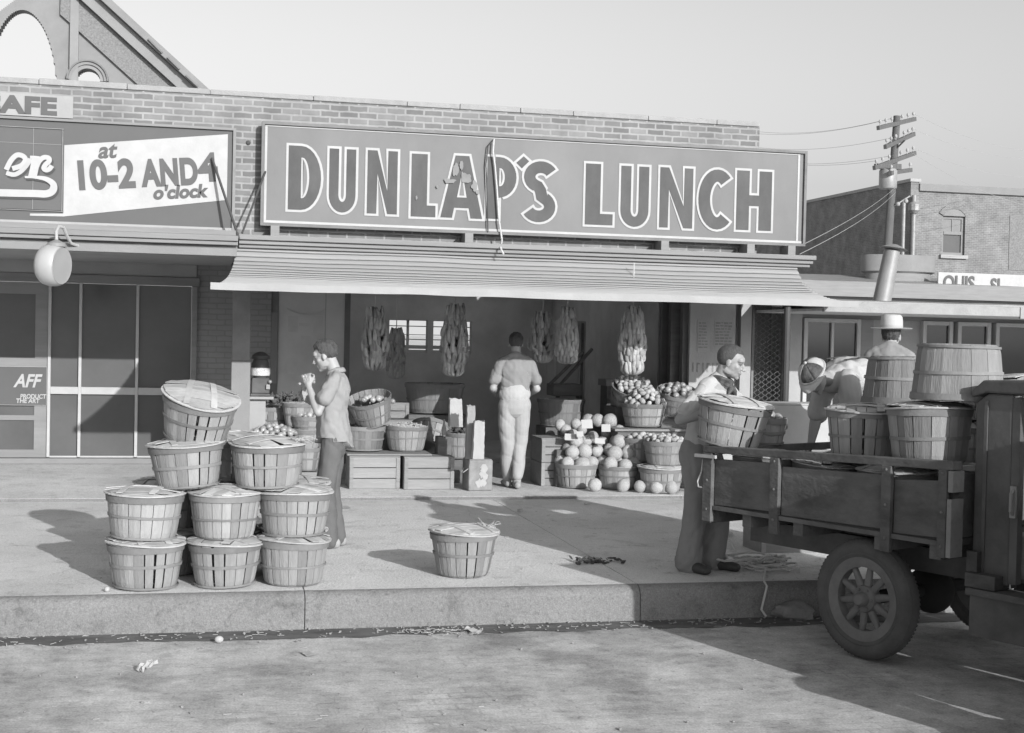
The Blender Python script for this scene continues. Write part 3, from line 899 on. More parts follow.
def script(material, name, dx, dz, yy):
    def q(pts):                       # pixel points of the brush stroke on the board
        return [(Y(a, b, SY).x + dx, Y(a, b, SY).z + dz) for a, b in pts]
    def smooth(p, n=6):
        out = []
        for i in range(len(p) - 1):
            a, b, c, d = p[max(0, i - 1)], p[i], p[i + 1], p[min(len(p) - 1, i + 2)]
            for k in range(n):
                t = k / n
                f = lambda j: .5 * (2 * b[j] + (c[j] - a[j]) * t + (2 * a[j] - 5 * b[j] + 4 * c[j] - d[j]) * t * t + (3 * b[j] - a[j] - 3 * c[j] + d[j]) * t ** 3)
                out.append((f(0), f(1)))
        return out + [p[-1]]
    k_ = lambda pts: [(20 + a / 6.66, 110 + b / 6.66) for a, b in pts]
    st = [(k_([(-90, 400), (-60, 340), (-20, 302), (20, 308), (38, 335), (10, 372), (-50, 392)]), .05),
          (k_([(-90, 420), (-40, 432), (5, 412), (45, 370), (72, 328)]), .045),
          (k_([(68, 317), (100, 318), (132, 322)]), .034), (k_([(108, 318), (98, 385), (82, 455)]), .082),
          (k_([(104, 400), (128, 345), (160, 318), (192, 322), (196, 342), (172, 366), (160, 390), (176, 402), (198, 394), (214, 372)]), .048),
          (k_([(34, 449), (70, 449), (120, 451), (180, 463), (224, 497), (218, 540), (176, 560), (110, 558), (0, 556), (-120, 553), (-320, 548)]), lambda t: .022 + .052 * min(1, max(0, (t - .12) / .35)))]
    for i, (p, th) in enumerate(st):
        polys([thick(smooth(q(p)), th)], name, material, facing(0, yy - .0015 * i, 0), bb, depth=.0006)
script('shadowink', 'script_shadow', .016, -.022, SY - .012)
script('white', 'script_lettering', 0, 0, SY - .020)
tl = R(3.2)
def slant(px, py):
    p = Y(px, py, SY)
    return Matrix.Translation((p.x, SY - .009, p.z)) @ Matrix.Rotation(R(90), 4, 'X') @ Matrix.Rotation(tl * 1.6, 4, 'Z')
text('10-2', .40, 'lettering', 'ink', slant(74, 189), bb, xs=.83, offset=.017, space=1.02)
text('AND', .37, 'lettering', 'ink', slant(143.5, 185.5), bb, xs=.67, offset=.018, space=1.06)
text('4', .39, 'lettering', 'ink', slant(200, 180.5), bb, xs=.95, offset=.018)
text('at', .23, 'lettering', 'ink', slant(98, 158), bb, xs=1.0, shear=.25, offset=.006)
text("o'clock", .185, 'lettering', 'ink', slant(153, 199), bb, xs=.99, shear=.22, offset=.008, space=1.02)

cs = thing('cafe_sign', 'small pale board with faded letters on the parapet above the billboard', 'sign', (0, 0, 0))
mb = MB(); mb.box((-2.30, F1 - .03, 3.868), (-1.325, F1 - .003, 4.095)); mb.build('board', 'offwhite', cs)
text('CAFE', .235, 'lettering', 'ink', facing(-2.262, F1 - .034, 3.90), cs, xs=1.36, offset=.012, space=1.05)

def rod(name, a, b, r, label, cat, material='wire', sag=0., n=8):
    a, b = Vector(a), Vector(b)
    mb = MB()
    mb.tube([a.lerp(b, i / n) - Vector((0, 0, sag * 4 * (i / n) * (1 - i / n))) for i in range(n + 1)], r, 6)
    return tag(mb.build(name, material, smooth=True), label, cat)
rod('stay_rod', Y(212, 158, F1 - .17), (.37, 14.40, 2.66), .014, 'dark slanting stay rod crossing the 4 on the billboard', 'rod', 'shadowink', n=2)
rod('stay_rod', (.64, 14.72, 3.40), (.40, 14.45, 2.72), .011, 'thin stay rod left of the long lunch signboard', 'rod', 'shadowink', n=2)
mb = MB()
mb.ball((.46, F1 - .004, 3.715), (.025, .01, .025)); tag(mb.build('wall_bolt', 'shadowink'), 'dark round bolt head in the brick between the two signs', 'bolt')
mb = MB()
pp = [Y(a, b, 14.70) for a, b in ((494, 139), (493, 152), (495, 166), (497, 190), (499, 220), (502, 240))] + [Vector((3.12, 14.36, 2.66)), Vector((3.15, 14.33, 2.59))]
mb.tube(pp, .010, 6)
tag(mb.build('sign_rope', 'rope', smooth=True), 'pale rope dangling down over the lunch signboard between A and P', 'rope')
mb = MB()
mb.tube([Y(a, b, 14.72) for a, b in ((494, 139), (488, 146), (486, 165), (487, 190), (488, 232))], .007, 5)
tag(mb.build('sign_cable', 'shadowink', smooth=True), 'thin dark cable hanging down the lunch signboard beside the rope', 'cable')

# drum lamp
lp = thing('drum_lamp', 'white enamelled drum lamp hanging from a hooked bracket at the cafe canopy', 'lamp', (-1.375, 14.02, 2.312))
ax = Vector((.90, -.42, -.05)).normalized()                    # drum axis
rx = ax.to_track_quat('Z', 'Y').to_matrix().to_4x4()
mb = MB()
prof = [(.03, -.135), (.10, -.13), (.155, -.11), (.192, -.07), (.207, -.01), (.203, .05), (.192, .085), (.183, .098)]
mb.lathe(prof, 40, Matrix.Translation((-.045, 0, 0)) @ rx, cap0=True); mb.build('drum', 'enamel', lp, smooth=True, angle=60)
mb = MB(); mb.lathe([(.185, .094), (.178, .106), (.165, .104), (.08, .108), (.02, .109)], 40, Matrix.Translation((-.045, 0, 0)) @ rx, cap1=True); mb.build('lens', 'enamel_dull', lp, smooth=True)
mb = MB(); mb.lathe([(.10, .18), (.085, .215), (.045, .235), (.02, .25)], 24, Matrix.Translation((-.01, .0, 0)), cap0=True, cap1=True); mb.build('cap', 'galv', lp, smooth=True)
mb = MB()
mb.tube([(-.01, 0, .23), (-.015, .02, .33), (.0, .08, .385), (.04, .14, .38), (.07, .20, .30), (.10, .28, .235), (.17, .36, .215)], .016, 8); mb.build('bracket', 'enamel', lp, smooth=True)

# ------------------------------------------------------------------ baskets
def make_basket(seed, label, group=None, h=.30, rt=.240, rb=.195, n=20, lid=True, dim=False, gap=.016, inverted=False, name='bushel_basket'):
    q = random.Random(seed)
    t = thing(name, label, 'basket', (0, 0, 0), 0, group)
    p1_, p2_, e1_, e2_ = q.uniform(0, 6), q.uniform(0, 6), q.uniform(.008, .024), q.uniform(.003, .012)
    def warp(m_):
        m_.v = [(x * f_, y * f_, z) for x, y, z in m_.v for f_ in (1 + e1_ * math.sin(2 * math.atan2(y, x) + p1_) + e2_ * math.sin(3 * math.atan2(y, x) + p2_ + z * 4),)]
        return m_
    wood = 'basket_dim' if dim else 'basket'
    mb = MB()
    prof = [(rb * .90, .004), (rb * .985, .020), (rb + (rt - rb) * .16, .055), (rb + (rt - rb) * .5, h * .5), (rb + (rt - rb) * .82, h * .82), (rt, h)]
    for i in range(n):
        g = q.uniform(.5, 1.9) * gap
        if q.random() < .16: g = gap * 4.5
        a0 = 2 * math.pi * i / n + g / 2; a1 = 2 * math.pi * (i + 1) / n - g / 2
        tw = q.uniform(-.006, .006)
        off = q.uniform(-.002, .003)
        tone = q.choice([q.uniform(1.0, 1.32), q.uniform(.66, 1.0), q.uniform(.9, 1.1)])
        vs, fs = [], []
        for j, (r, z) in enumerate(prof):
            for side in (0, 1):
                for k in range(3):
                    a = a0 + (a1 - a0) * k / 2 + tw * j / 5
                    rr = r + off - (.005 if side else 0) + (.0015 if k == 1 else 0)
                    vs.append((rr * math.cos(a), rr * math.sin(a), z + (q.uniform(-.004, .004) if j == 5 and side == 0 else 0)))
        for j in range(len(prof) - 1):
            b = j * 6; c = b + 6
            fs += [(b, b + 1, c + 1, c), (b + 1, b + 2, c + 2, c + 1), (b + 4, b + 3, c + 3, c + 4), (b + 5, b + 4, c + 4, c + 5), (b + 3, b, c, c + 3), (b + 2, b + 5, c + 5, c + 2)]
        b = (len(prof) - 1) * 6
        fs += [(b, b + 1, b + 4, b + 3), (b + 1, b + 2, b + 5, b + 4)]
        mb.add(vs, fs, tone)
    warp(mb).build('staves', wood, t)
    def rad(z): return rb + (rt - rb) * z / h
    for z0, hh, th in ((h - .046 + q.uniform(-.004, .002), q.uniform(.036, .046), .006), (h * q.uniform(.40, .52), q.uniform(.014, .022), .005), (.012, .014, .004)):
        if q.random() < .12 and z0 == .012: continue
        mb = MB()
        vs, fs = [], []
        N = 40
        ph = q.uniform(0, 6)
        for k in range(N):
            a = 2 * math.pi * k / N
            dz = .004 * math.sin(a + ph) + q.uniform(-.001, .001)
            for r, z in ((rad(z0) + .002, z0), (rad(z0) + .004 + th, z0), (rad(z0 + hh) + .004 + th, z0 + hh), (rad(z0 + hh) + .002, z0 + hh)):
                vs.append((r * math.cos(a), r * math.sin(a), z + dz))
        for k in range(N):
            k2 = (k + 1) % N
            for j in range(4):
                fs.append((4 * k + j, 4 * k2 + j, 4 * k2 + (j + 1) % 4, 4 * k + (j + 1) % 4))
        mb.add(vs, fs, 1)
        warp(mb).build('hoop', 'hoop', t, smooth=True, angle=50)
    mb = MB(); mb.lathe([(rb * .89, .006), (rb * .89, .012)], 28, cap0=True, cap1=True); mb.build('bottom', wood, t)
    if lid:
        mb = MB()
        Rl = rt + .016
        mb.lathe([(0, h + .003), (Rl * .97, h + .003), (Rl * .97, h - .002), (0, h - .002)], 30, None, .62)
        yb = -Rl
        tilt = (q.uniform(-.03, .03), q.uniform(-.03, .03))
        while yb < Rl - .02:
            wd = q.uniform(.045, .075); y0, y1 = yb, min(Rl - .004, yb + wd)
            yb += wd + q.uniform(.000, .006)
            ym = max(abs(y0), abs(y1)) * .97
            zo = q.uniform(0, .008); curl = q.uniform(-.012, .014); tone = q.uniform(.72, 1.18)
            vs, fs = [], []
            K = 8
            e0, e1 = q.uniform(-.014, .012), q.uniform(-.014, .012)
            for k in range(K + 1):
                for side in (0, 1):
                    for (yy) in (y0, y1):
                        xm = math.sqrt(max(.0009, Rl * Rl - yy * yy))
                        xx = -xm - e0 + (2 * xm + e0 + e1) * k / K
                        rr = min(1, math.hypot(xx, yy) / Rl)
                        z = h + .005 + .034 * (1 - rr * rr) + zo + curl * (xx / Rl) ** 2 + tilt[0] * xx + tilt[1] * yy + (.004 if side else 0)
                        vs.append((xx, yy, z))
            for k in range(K):
                b = 4 * k; c = b + 4
                fs += [(b, c, c + 1, b + 1), (b + 2, b + 3, c + 3, c + 2), (b, b + 2, c + 2, c), (b + 1, c + 1, c + 3, b + 3)]
            fs += [(0, 1, 3, 2), (4 * K, 4 * K + 2, 4 * K + 3, 4 * K + 1)]
            mb.add(vs, fs, tone)
        for xo in (-.11 + q.uniform(-.02, .02), .10 + q.uniform(-.02, .02)):
            L = math.sqrt(Rl * Rl - xo * xo) - .01
            sk = q.uniform(-.03, .03)
            vs, fs = [], []
            K = 8
            for k in range(K + 1):
                yy = -L + 2 * L * k / K
                for side in (0, 1):
                    for dx in (-.020, .020):
                        xx = xo + dx + sk * k / K
                        rr = math.hypot(xx, yy) / Rl
                        vs.append((xx, yy, h + .016 + .034 * (1 - min(1, rr * rr)) + tilt[0] * xx + tilt[1] * yy + (.004 if side else 0)))
            for k in range(K):
                b = 4 * k; c = b + 4
                fs += [(b, c, c + 1, b + 1), (b + 2, b + 3, c + 3, c + 2), (b, b + 2, c + 2, c), (b + 1, c + 1, c + 3, b + 3)]
            fs += [(0, 1, 3, 2), (4 * K, 4 * K + 2, 4 * K + 3, 4 * K + 1)]
            mb.add(vs, fs, q.uniform(.85, 1.1))
        warp(mb).build('lid', 'lid', t)
        mb = MB()
        vs, fs = [], []
        N = 40
        ph = q.uniform(0, 6)
        for k in range(N):
            a = 2 * math.pi * k / N
            dz = .006 * math.sin(2 * a + ph) + tilt[0] * Rl * math.cos(a) + tilt[1] * Rl * math.sin(a)
            for r, z in ((Rl - .022, h + .004), (Rl + .004, h - .002), (Rl + .006, h + .006), (Rl - .020, h + .012)):
                vs.append((r * math.cos(a), r * math.sin(a), z + dz))
        for k in range(N):
            k2 = (k + 1) % N
            for j in range(4):
                fs.append((4 * k + j, 4 * k2 + j, 4 * k2 + (j + 1) % 4, 4 * k + (j + 1) % 4))
        mb.add(vs, fs, 1)
        warp(mb).build('lid_rim', 'lid', t)
    return t

# the stack of lidded baskets on the kerb side
GP = 'lidded bushel baskets stacked at the kerb'
protos = [make_basket(11 + i, 'x', GP, h=[.30, .295, .305, .30][i], rt=[.242, .24, .238, .243][i], rb=[.20, .192, .196, .205][i], n=[20, 18, 22, 18][i]) for i in range(4)]
c1 = G(138, 592, 0) + Vector((.04, .19, 0)); c2 = G(219, 590, 0) + Vector((.04, .19, 0)); c3 = G(289, 588, 0) + Vector((.04, .19, 0))
back = Vector((.10, .52, 0))
def up(c, z, dx=0., dy=0.): return Vector((c.x + dx, c.y + dy, z))
mid12, mid23 = (c1 + c2) / 2, (c2 + c3) / 2
stack = [
    (0, up(c1, 0), (0, 0, .3), 'weathered lidded basket at the left end of the stack front, on the bare sidewalk'),
    (1, up(c2, 0), (0, 0, 1.2), 'gap-staved lidded basket in the middle of the stack front, on the bare sidewalk'),
    (2, up(c3, 0), (0, 0, 2.2), 'pale lidded basket at the right end of the stack front, on the bare sidewalk'),
    (3, up(c1, .328, -.02, -.02), (R(1), R(-2), 2.9), 'stained lidded basket standing on the stack\'s left front bottom basket'),
    (2, up(c2, .322, -.01), (0, R(1), .9), 'clean pale lidded basket standing on the stack\'s middle front bottom basket'),
    (0, up(c3, .328, 0), (0, R(-1), 4.1), 'plain lidded basket on the stack\'s right front bottom basket, before the boy\'s legs'),
    (1, up(mid12, .655, .01, .03), (R(-2), R(-4), .2), 'tilted lidded basket of the stack\'s third tier, its lid edge jutting left'),
    (3, up(mid23, .657, .04, .03), (R(1), R(1), 5.3), 'lidded basket of the stack\'s third tier under a tuft of straw'),
    (0, up(mid12, .99, .045, .06), (R(17), R(8), 0), 'lidded basket tipped over on the very top of the stack'),
    (1, up(c1, 0, .13, .52), (0, 0, 4.4), 'half hidden lidded basket on the ground behind the left front column'),
    (0, up(c2, 0, .02, .51), (0, 0, 5.0), 'half hidden lidded basket on the ground behind the middle front column'),
    (3, up(c3, 0, .02, .51), (0, 0, .7), 'half hidden lidded basket on the ground behind the right front column'),
    (2, up(c1, .325, .13, .52), (0, R(1), 1.4), 'second-tier lidded basket behind the stained one, only its lid showing'),
    (1, up(c2, .325, .02, .51), (0, 0, 2.6), 'second-tier lidded basket in the dark behind the middle column'),
    (0, up(c3, .330, .02, .51), (0, R(-1), 3.3), 'second-tier lidded basket behind the right column, lid showing beside the boy'),
    (3, up(mid12, .655, .30, .50), (0, 0, 4.0), 'shadowed third-tier basket glimpsed between the two third-tier front baskets'),
]
for k, loc, rot, lab in stack:
    dup(protos[k], loc, rot, lab, GP)
lone = make_basket(31, 'lidded bushel basket of alternating pale and grey staves standing alone in the sun', None, h=.315, rt=.243, rb=.186, n=18)
lp_ = G(462, 579, 0) + Vector((.04, .17, 0))
lone.location = lp_; lone.rotation_euler = (0, 0, R(25))
for p in protos: drop(p)
def straw_tuft(name, c, n, spread, lng, label, cat='straw', kind='stuff', seed=1, up_=.6):
    q = random.Random(seed)
    mb = MB()
    for i in range(n):
        p = Vector(c) + Vector((q.gauss(0, spread), q.gauss(0, spread), abs(q.gauss(0, .008)) + .004))
        a = q.uniform(0, 6.28)
        d = Vector((math.cos(a), math.sin(a), q.uniform(-.1, up_))) * lng * q.uniform(.4, 1.2)
        m = p + d * .5 + Vector((0, 0, q.uniform(-.01, .02)))
        mb.tube([p, m, p + d], .0022, 4)
    return tag(mb.build(name, 'straw'), label, cat, None, kind)
straw_tuft('straw', lp_ + Vector((.17, .02, .335)), 26, .03, .07, 'tuft of straw poking from the lid of the lone basket', seed=3)
straw_tuft('straw', up(mid23, .975, .24, -.02), 34, .03, .09, 'tuft of straw hanging over the third-tier basket beside the boy', seed=4, up_=-.2)

# ------------------------------------------------------------------ produce stand
def heap(n, R_, base, dome, r, proto, label, group, seed=0, tilt=None, squash=None, skip=None):
    q = random.Random(seed)
    k = 0
    for i in range(n):
        rr = R_ * math.sqrt((i + .5) / n); a = i * 2.39996 + seed
        p = Vector((rr * math.cos(a) + q.uniform(-.008, .008), rr * math.sin(a) + q.uniform(-.008, .008), dome * (1 - (rr / R_) ** 2) + q.uniform(-.006, .01)))
        if tilt is not None: p = tilt @ p
        s_ = q.uniform(.85, 1.15)
        one(proto, Vector(base) + p, (q.uniform(0, 6), q.uniform(0, 6), q.uniform(0, 6)), label, group, (s_ * r, s_ * r, s_ * r))
def fruit(name, material, label, cat, shape=(1, 1, 1), nz=.12, seed=0, nu=12, nv=8):
    mb = MB(); mb.ball((0, 0, 0), shape, None, nu, nv, nz, seed)
    return tag(mb.build(name, material, smooth=True, angle=180), label, cat)
potato = fruit('potato', 'potato', 'x', 'potato', (1.2, .95, .85), .25, 3)
onion = fruit('onion', 'potato', 'x', 'onion', (1, 1, .9), .08, 5)
tomato = fruit('tomato', 'tomato', 'x', 'tomato', (1, 1, .85), .08, 2)
mb = MB(); mb.ball((0, 0, 0), (1, 1, 1.06), None, 24, 16, .05, 4)
melon = tag(mb.build('melon', 'melon', smooth=True, angle=180), 'x', 'melon')

def put_basket(seed, loc, label, group=None, rot=(0, 0, 0), **kw):
    b = make_basket(seed, label, group, **kw)
    b.location = loc; b.rotation_euler = rot
    return b
E2 = .032
def floorpt(px, py, back_=.2, z=None):
    p = G(px, py, E2 if z is None else z)
    return p + Vector((back_ * .2, back_, 0))
GM = 'baskets of the melon and potato display'
# melon baskets and melons
m1 = floorpt(577, 489, .19); m2 = floorpt(620, 490, .19)
put_basket(41, m1, 'gap-staved open basket heaped with melons, left of the two on the pavement', GM, lid=False, h=.27, rt=.235, rb=.19, gap=.02)
put_basket(42, m2, 'smooth pale basket heaped with melons, behind the row of loose melons', GM, lid=False, h=.26, rt=.235, rb=.20, gap=.004)
def melon_at(p, r, label, group, i):
    q = random.Random(i * 7 + 1)
    one(melon, p, (q.uniform(-.5, .5), q.uniform(-.5, .5), q.uniform(0, 6)), label, group, (r * q.uniform(.94, 1.06), r * q.uniform(.94, 1.06), r * q.uniform(.90, 1.04)))
i = 0
for c, lab in ((m1, 'netted melon piled in the gap-staved basket'), (m2, 'netted melon piled in the smooth pale basket')):
    spots = [(-.13, -.11, .28), (.03, -.15, .27), (.16, -.07, .28), (-.16, .06, .29), (.0, .02, .30), (.15, .10, .29), (-.05, .17, .29)]
    spots2 = [(-.07, -.07, .40), (.08, -.06, .41), (-.06, .09, .42), (.09, .09, .42), (.0, .02, .52)]
    for sx, sy, sz in spots + spots2:
        i += 1
        melon_at(Vector((c.x + sx, c.y + sy, c.z + sz)), random.Random(i).uniform(.074, .088), lab, 'melons in the two pavement baskets', i)
for px, py, rr in ((596, 492, .072), (609, 487, .06), (624.5, 492.5, .072), (641, 493, .066), (645, 487, .06), (658, 494, .072), (672.5, 494.5, .072), (652.5, 488, .062)):
    i += 1
    p = G(px, py, E2) + Vector((0, .05, 0)); p.z = E2 + rr
    melon_at(p, rr, 'loose melon lying in the row on the pavement before the melon baskets', 'loose melons on the pavement', i)

# crates
def make_crate(seed, label, L=.56, W=.36, H=.30, rows=3, group=None, name='wooden_crate', top=False, material='crate'):
    q = random.Random(seed)
    t = thing(name, label, 'crate', (0, 0, 0), 0, group)
    for sx in (-1, 1):
        mb = MB(); mb.box((sx * L / 2 - (0 if sx < 0 else .022), -W / 2, 0), (sx * L / 2 + (.022 if sx < 0 else 0), W / 2, H), tone=q.uniform(.95, 1.1)); mb.build('end_board', material, t, bevel=.003)
    for sy in (-1, 1):
        mb = MB()
        hh = (H - .008 * (rows - 1)) / rows
        for k in range(rows):
            z0 = k * (hh + .008) + .001
            y = sy * (W / 2 + .006)
            mb.box((-L / 2 + q.uniform(-.004, .004), min(y - sy * .012, y) + 0, z0), (L / 2 + q.uniform(-.004, .004), max(y - sy * .012, y), z0 + hh), tone=q.uniform(.88, 1.12))
        mb.build('side_slats', material, t, bevel=.002)
        for sx in (-1, 1):
            mb = MB()
            xx = sx * (L / 2 - .022)
            mb.box((xx - .02, min(sy * (W / 2 + .007), sy * (W / 2 + .017)), .002), (xx + .02, max(sy * (W / 2 + .007), sy * (W / 2 + .017)), H - .002), tone=q.uniform(1.0, 1.15))
            mb.build('corner_strip', material, t)
    mb = MB(); mb.box((-L / 2 + .024, -W / 2 + .002, .004), (L / 2 - .024, W / 2 - .002, .014)); mb.build('bottom_board', material, t)
    if top:
        mb = MB(); mb.box((-L / 2, -W / 2, H + .002), (L / 2, W / 2, H + .014)); mb.build('top_board', material, t)
    return t
def put_crate(seed, loc, label, rz=0., **kw):
    c = make_crate(seed, label, **kw); c.location = loc; c.rotation_euler = (0, 0, rz); return c
ca = floorpt(371, 489, .20); cb = floorpt(425.5, 489.5, .20)
put_crate(1, ca, 'slatted crate on the pavement behind the boy, left of its twin', L=.55, H=.34, group='slatted crates carrying the bean baskets', top=True)
put_crate(2, cb, 'slatted crate on the pavement with a head-shaped shadow on it, left of the tin', L=.55, H=.34, group='slatted crates carrying the bean baskets', top=True)
mb = MB()
mb.box((ca.x - .30, ca.y - .16, E2 + .357), (cb.x + .04, ca.y + .30, E2 + .377))
tag(mb.build('display_board', 'plank', bevel=.003), 'flat board laid over the two slatted crates under the bean basket', 'board')
zt_ = E2 + .378
def on_board(px, py, z=None, back_=.18):
    p = G(px, py, zt_ if z is None else z)
    return p + Vector((back_ * .2, back_, 0))
bn = on_board(405, 452)
put_basket(51, bn, 'open basket full of small beans on the crate board, its dark rim level', None, lid=False, h=.285, rt=.24, rb=.19, n=18)
mb = MB()
q = random.Random(5)
for k in range(420):
    rr = .215 * math.sqrt(q.random()); a = q.uniform(0, 6.28)
    p = Vector((bn.x + rr * math.cos(a), bn.y + rr * math.sin(a), bn.z + .262 + .035 * (1 - (rr / .215) ** 2) + q.uniform(0, .012)))
    d = Vector((q.uniform(-1, 1), q.uniform(-1, 1), q.uniform(-.3, .5))).normalized() * .022
    mb.tube([p - d, p + Vector((0, 0, .003)), p + d], [.003, .0065, .003], 5)
mb.lathe([(.0, .255), (.22, .255)], 24, Matrix.Translation(bn))
tag(mb.build('beans', 'potato'), 'small pale beans filling the open basket on the crate board', 'beans', None, 'stuff')
put_basket(52, on_board(427, 450, back_=.30), 'lidless basket leaning on its side behind the bean basket, slats fanned', None, lid=False, rot=(R(-18), R(22), .4), h=.28, rt=.235, rb=.17, n=16, gap=.03)
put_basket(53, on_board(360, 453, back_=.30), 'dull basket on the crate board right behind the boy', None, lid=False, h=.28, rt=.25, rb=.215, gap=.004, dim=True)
p = on_board(370, 428, z=zt_ + .29, back_=.45)
put_basket(54, p + Vector((0, 0, .03)), 'tilted open basket with produce in it, above the dull basket behind the boy', None, lid=False, rot=(R(16), R(-14), 0), h=.30, rt=.25, rb=.19)
heap(16, .19, p + Vector((.02, -.03, .27)), .03, .036, tomato, 'ripe tomato in the tilted basket behind the boy', 'tomatoes in the tilted basket', 4)
# step of boxes behind
bx = Z(395, 455, 16.0)
for k, (px0, py0, px1, py1, ds, lab) in enumerate(((360, 421, 420, 489, 15.75, 'long low pale crate behind the bean basket'), (374, 403, 411, 421, 16.1, 'grey box with dark band set back on the pale crate'))):
    a, b = Z(px0, py1, ds), Z(px1, py0, ds)
    z0 = E2 if k == 0 else zprev
    H = b.z - z0
    c = Vector(((a.x + b.x) / 2, a.y + .22, z0))
    cr = put_crate(5 + k, c, lab, L=b.x - a.x, W=.34, H=H - .02, rows=4 if k == 0 else 2, top=True, material='crate' if k == 0 else 'plank')
    zprev = z0 + H
p = Z(437, 414, 16.3)
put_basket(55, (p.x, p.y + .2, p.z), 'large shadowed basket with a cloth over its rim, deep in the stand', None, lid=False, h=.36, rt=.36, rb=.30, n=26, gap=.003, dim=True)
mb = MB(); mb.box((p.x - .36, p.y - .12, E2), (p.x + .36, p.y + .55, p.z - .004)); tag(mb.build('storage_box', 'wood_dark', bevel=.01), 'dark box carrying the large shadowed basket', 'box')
# basket with greens and paper bags, tin
p = floorpt(452, 484, .32)
mb = MB(); mb.box((p.x - .17, p.y - .17, E2), (p.x + .2, p.y + .2, E2 + .26)); tag(mb.build('support_box', 'wood_dark', bevel=.01), 'low dark box under the basket behind the paper bags', 'box')
p.z = E2 + .262
put_basket(56, p + Vector((.09, 0, 0)), 'small dark-hooped basket of greens behind the paper bags', None, lid=False, h=.30, rt=.205, rb=.17, n=16)
mb = MB(); q = random.Random(9)
for k in range(60):
    rr = .17 * math.sqrt(q.random()); a = q.uniform(0, 6.28)
    mb.ball((p.x + .09 + rr * math.cos(a), p.y + rr * math.sin(a), p.z + .29 + .05 * (1 - rr / .17) + q.uniform(-.01, .02)), (q.uniform(.02, .04), q.uniform(.02, .04), q.uniform(.008, .02)), Euler((q.uniform(-1, 1), q.uniform(-1, 1), 0)).to_matrix().to_4x4(), 7, 5, .4, k)
tag(mb.build('leafy_greens', 'greens'), 'dark leafy greens in the small basket behind the paper bags', 'greens', None, 'stuff')
def paper_bag(px0, py0, px1, py1, ds, label, material='paper', seed=1, lean=0.):
    a, b = Z(px0, py1, ds), Z(px1, py0, ds)
    wd, H, dp = b.x - a.x, b.z - a.z, .11
    q = random.Random(seed)
    mb = MB()
    nu, nv = 16, 12
    vs, fs = [], []
    for j in range(nv + 1):
        v = j / nv
        for k in range(nu):
            t4 = k / nu * 4; sd_ = int(t4); fr_ = t4 - sd_
            cs_ = [(-.5, -.5), (.5, -.5), (.5, .5), (-.5, .5), (-.5, -.5)]
            xx = cs_[sd_][0] * (1 - fr_) + cs_[sd_ + 1][0] * fr_; yy = cs_[sd_][1] * (1 - fr_) + cs_[sd_ + 1][1] * fr_
            nn_ = Vector((xx * 4, yy * 4, v * 5 + seed))
            o_ = noise.noise(nn_ * 1.6) * .008
            vs.append(((xx * wd * (1 - .1 * v)) + o_ + lean * v, yy * dp * (1 - .35 * v) + noise.noise(nn_ * 1.6 + Vector((9, 0, 0))) * .010, v * H + (q.uniform(-.012, .012) if j == nv else 0)))
    for j in range(nv):
        for k in range(nu):
            fs.append((j * nu + k, j * nu + (k + 1) % nu, (j + 1) * nu + (k + 1) % nu, (j + 1) * nu + k))
    fs.append(tuple(range(nu))[::-1])
    mb.add(vs, fs)
    o = mb.build('paper_bag', material, smooth=True, angle=30, wall=.002)
    o.location = ((a.x + b.x) / 2, a.y + dp / 2, a.z)
    return tag(o, label, 'paper bag')
tn = floorpt(477, 491, .15)
paper_bag(450, 399, 464, 427, 14.95, 'pale open paper bag standing in the greens basket', 'paper', 1, -.01)
paper_bag(466.5, 406, 476, 459, 14.6, 'tall narrow brown paper bag beside the white one on the tin', 'paper_dim', 3, .0)
paper_bag(473, 421, 485, 459, 14.45, 'short bright paper bag standing on the square tin', 'paper', 4, .01)
tt = thing('square_tin', 'square painted tin with a worn pale label standing in the sun at the pavement edge', 'tin', tn, R(4))
a, b = Y(464, 491, tn.y - .14), Y(489, 461, tn.y - .14)
tw, th_ = (b.x - a.x) / 2, .335
mb = MB(); mb.box((-tw, -.14, 0), (tw, .14, th_)); mb.build('body', 'tin', tt, bevel=.012)
mb = MB(); mb.box((-tw + .01, -.13, th_ + .001), (tw - .01, .13, th_ + .008)); mb.build('top', 'tin', tt)
q = random.Random(3)
for k in range(6):
    loop = [(math.cos(2 * math.pi * j / 12) * q.uniform(.02, .05), math.sin(2 * math.pi * j / 12) * q.uniform(.025, .06)) for j in range(12)]
    polys([loop], 'label_scrap', 'paper', facing(q.uniform(-.05, .07), -.1418 - .0007 * k, q.uniform(.08, .25)), tt, depth=.0004)
mb = MB(); mb.tube([(-tw - .002, -.12, .24), (-tw - .05, -.10, .20), (-tw - .05, -.02, .19), (-tw - .002, .04, .24)], .004, 6); mb.build('handle', 'rope', tt, smooth=True)
p = Z(444, 427, 15.3)
mb = MB(); mb.lathe([(.02, 0), (.026, .02), (.026, .09), (.011, .14), (.011, .17), (.013, .172), (.013, .19)], 14, cap0=True, cap1=True)
o = tag(mb.build('bottle', 'enamel_dull', smooth=True), 'small pale bottle standing between the bean basket and the paper bags', 'bottle'); o.location = (p.x, p.y, E2 + .55)
mb = MB(); mb.box((p.x - .08, p.y - .08, E2), (p.x + .08, p.y + .12, E2 + .548)); tag(mb.build('upright_box', 'wood_dark', bevel=.01), 'tall dark box carrying the small bottle', 'box')

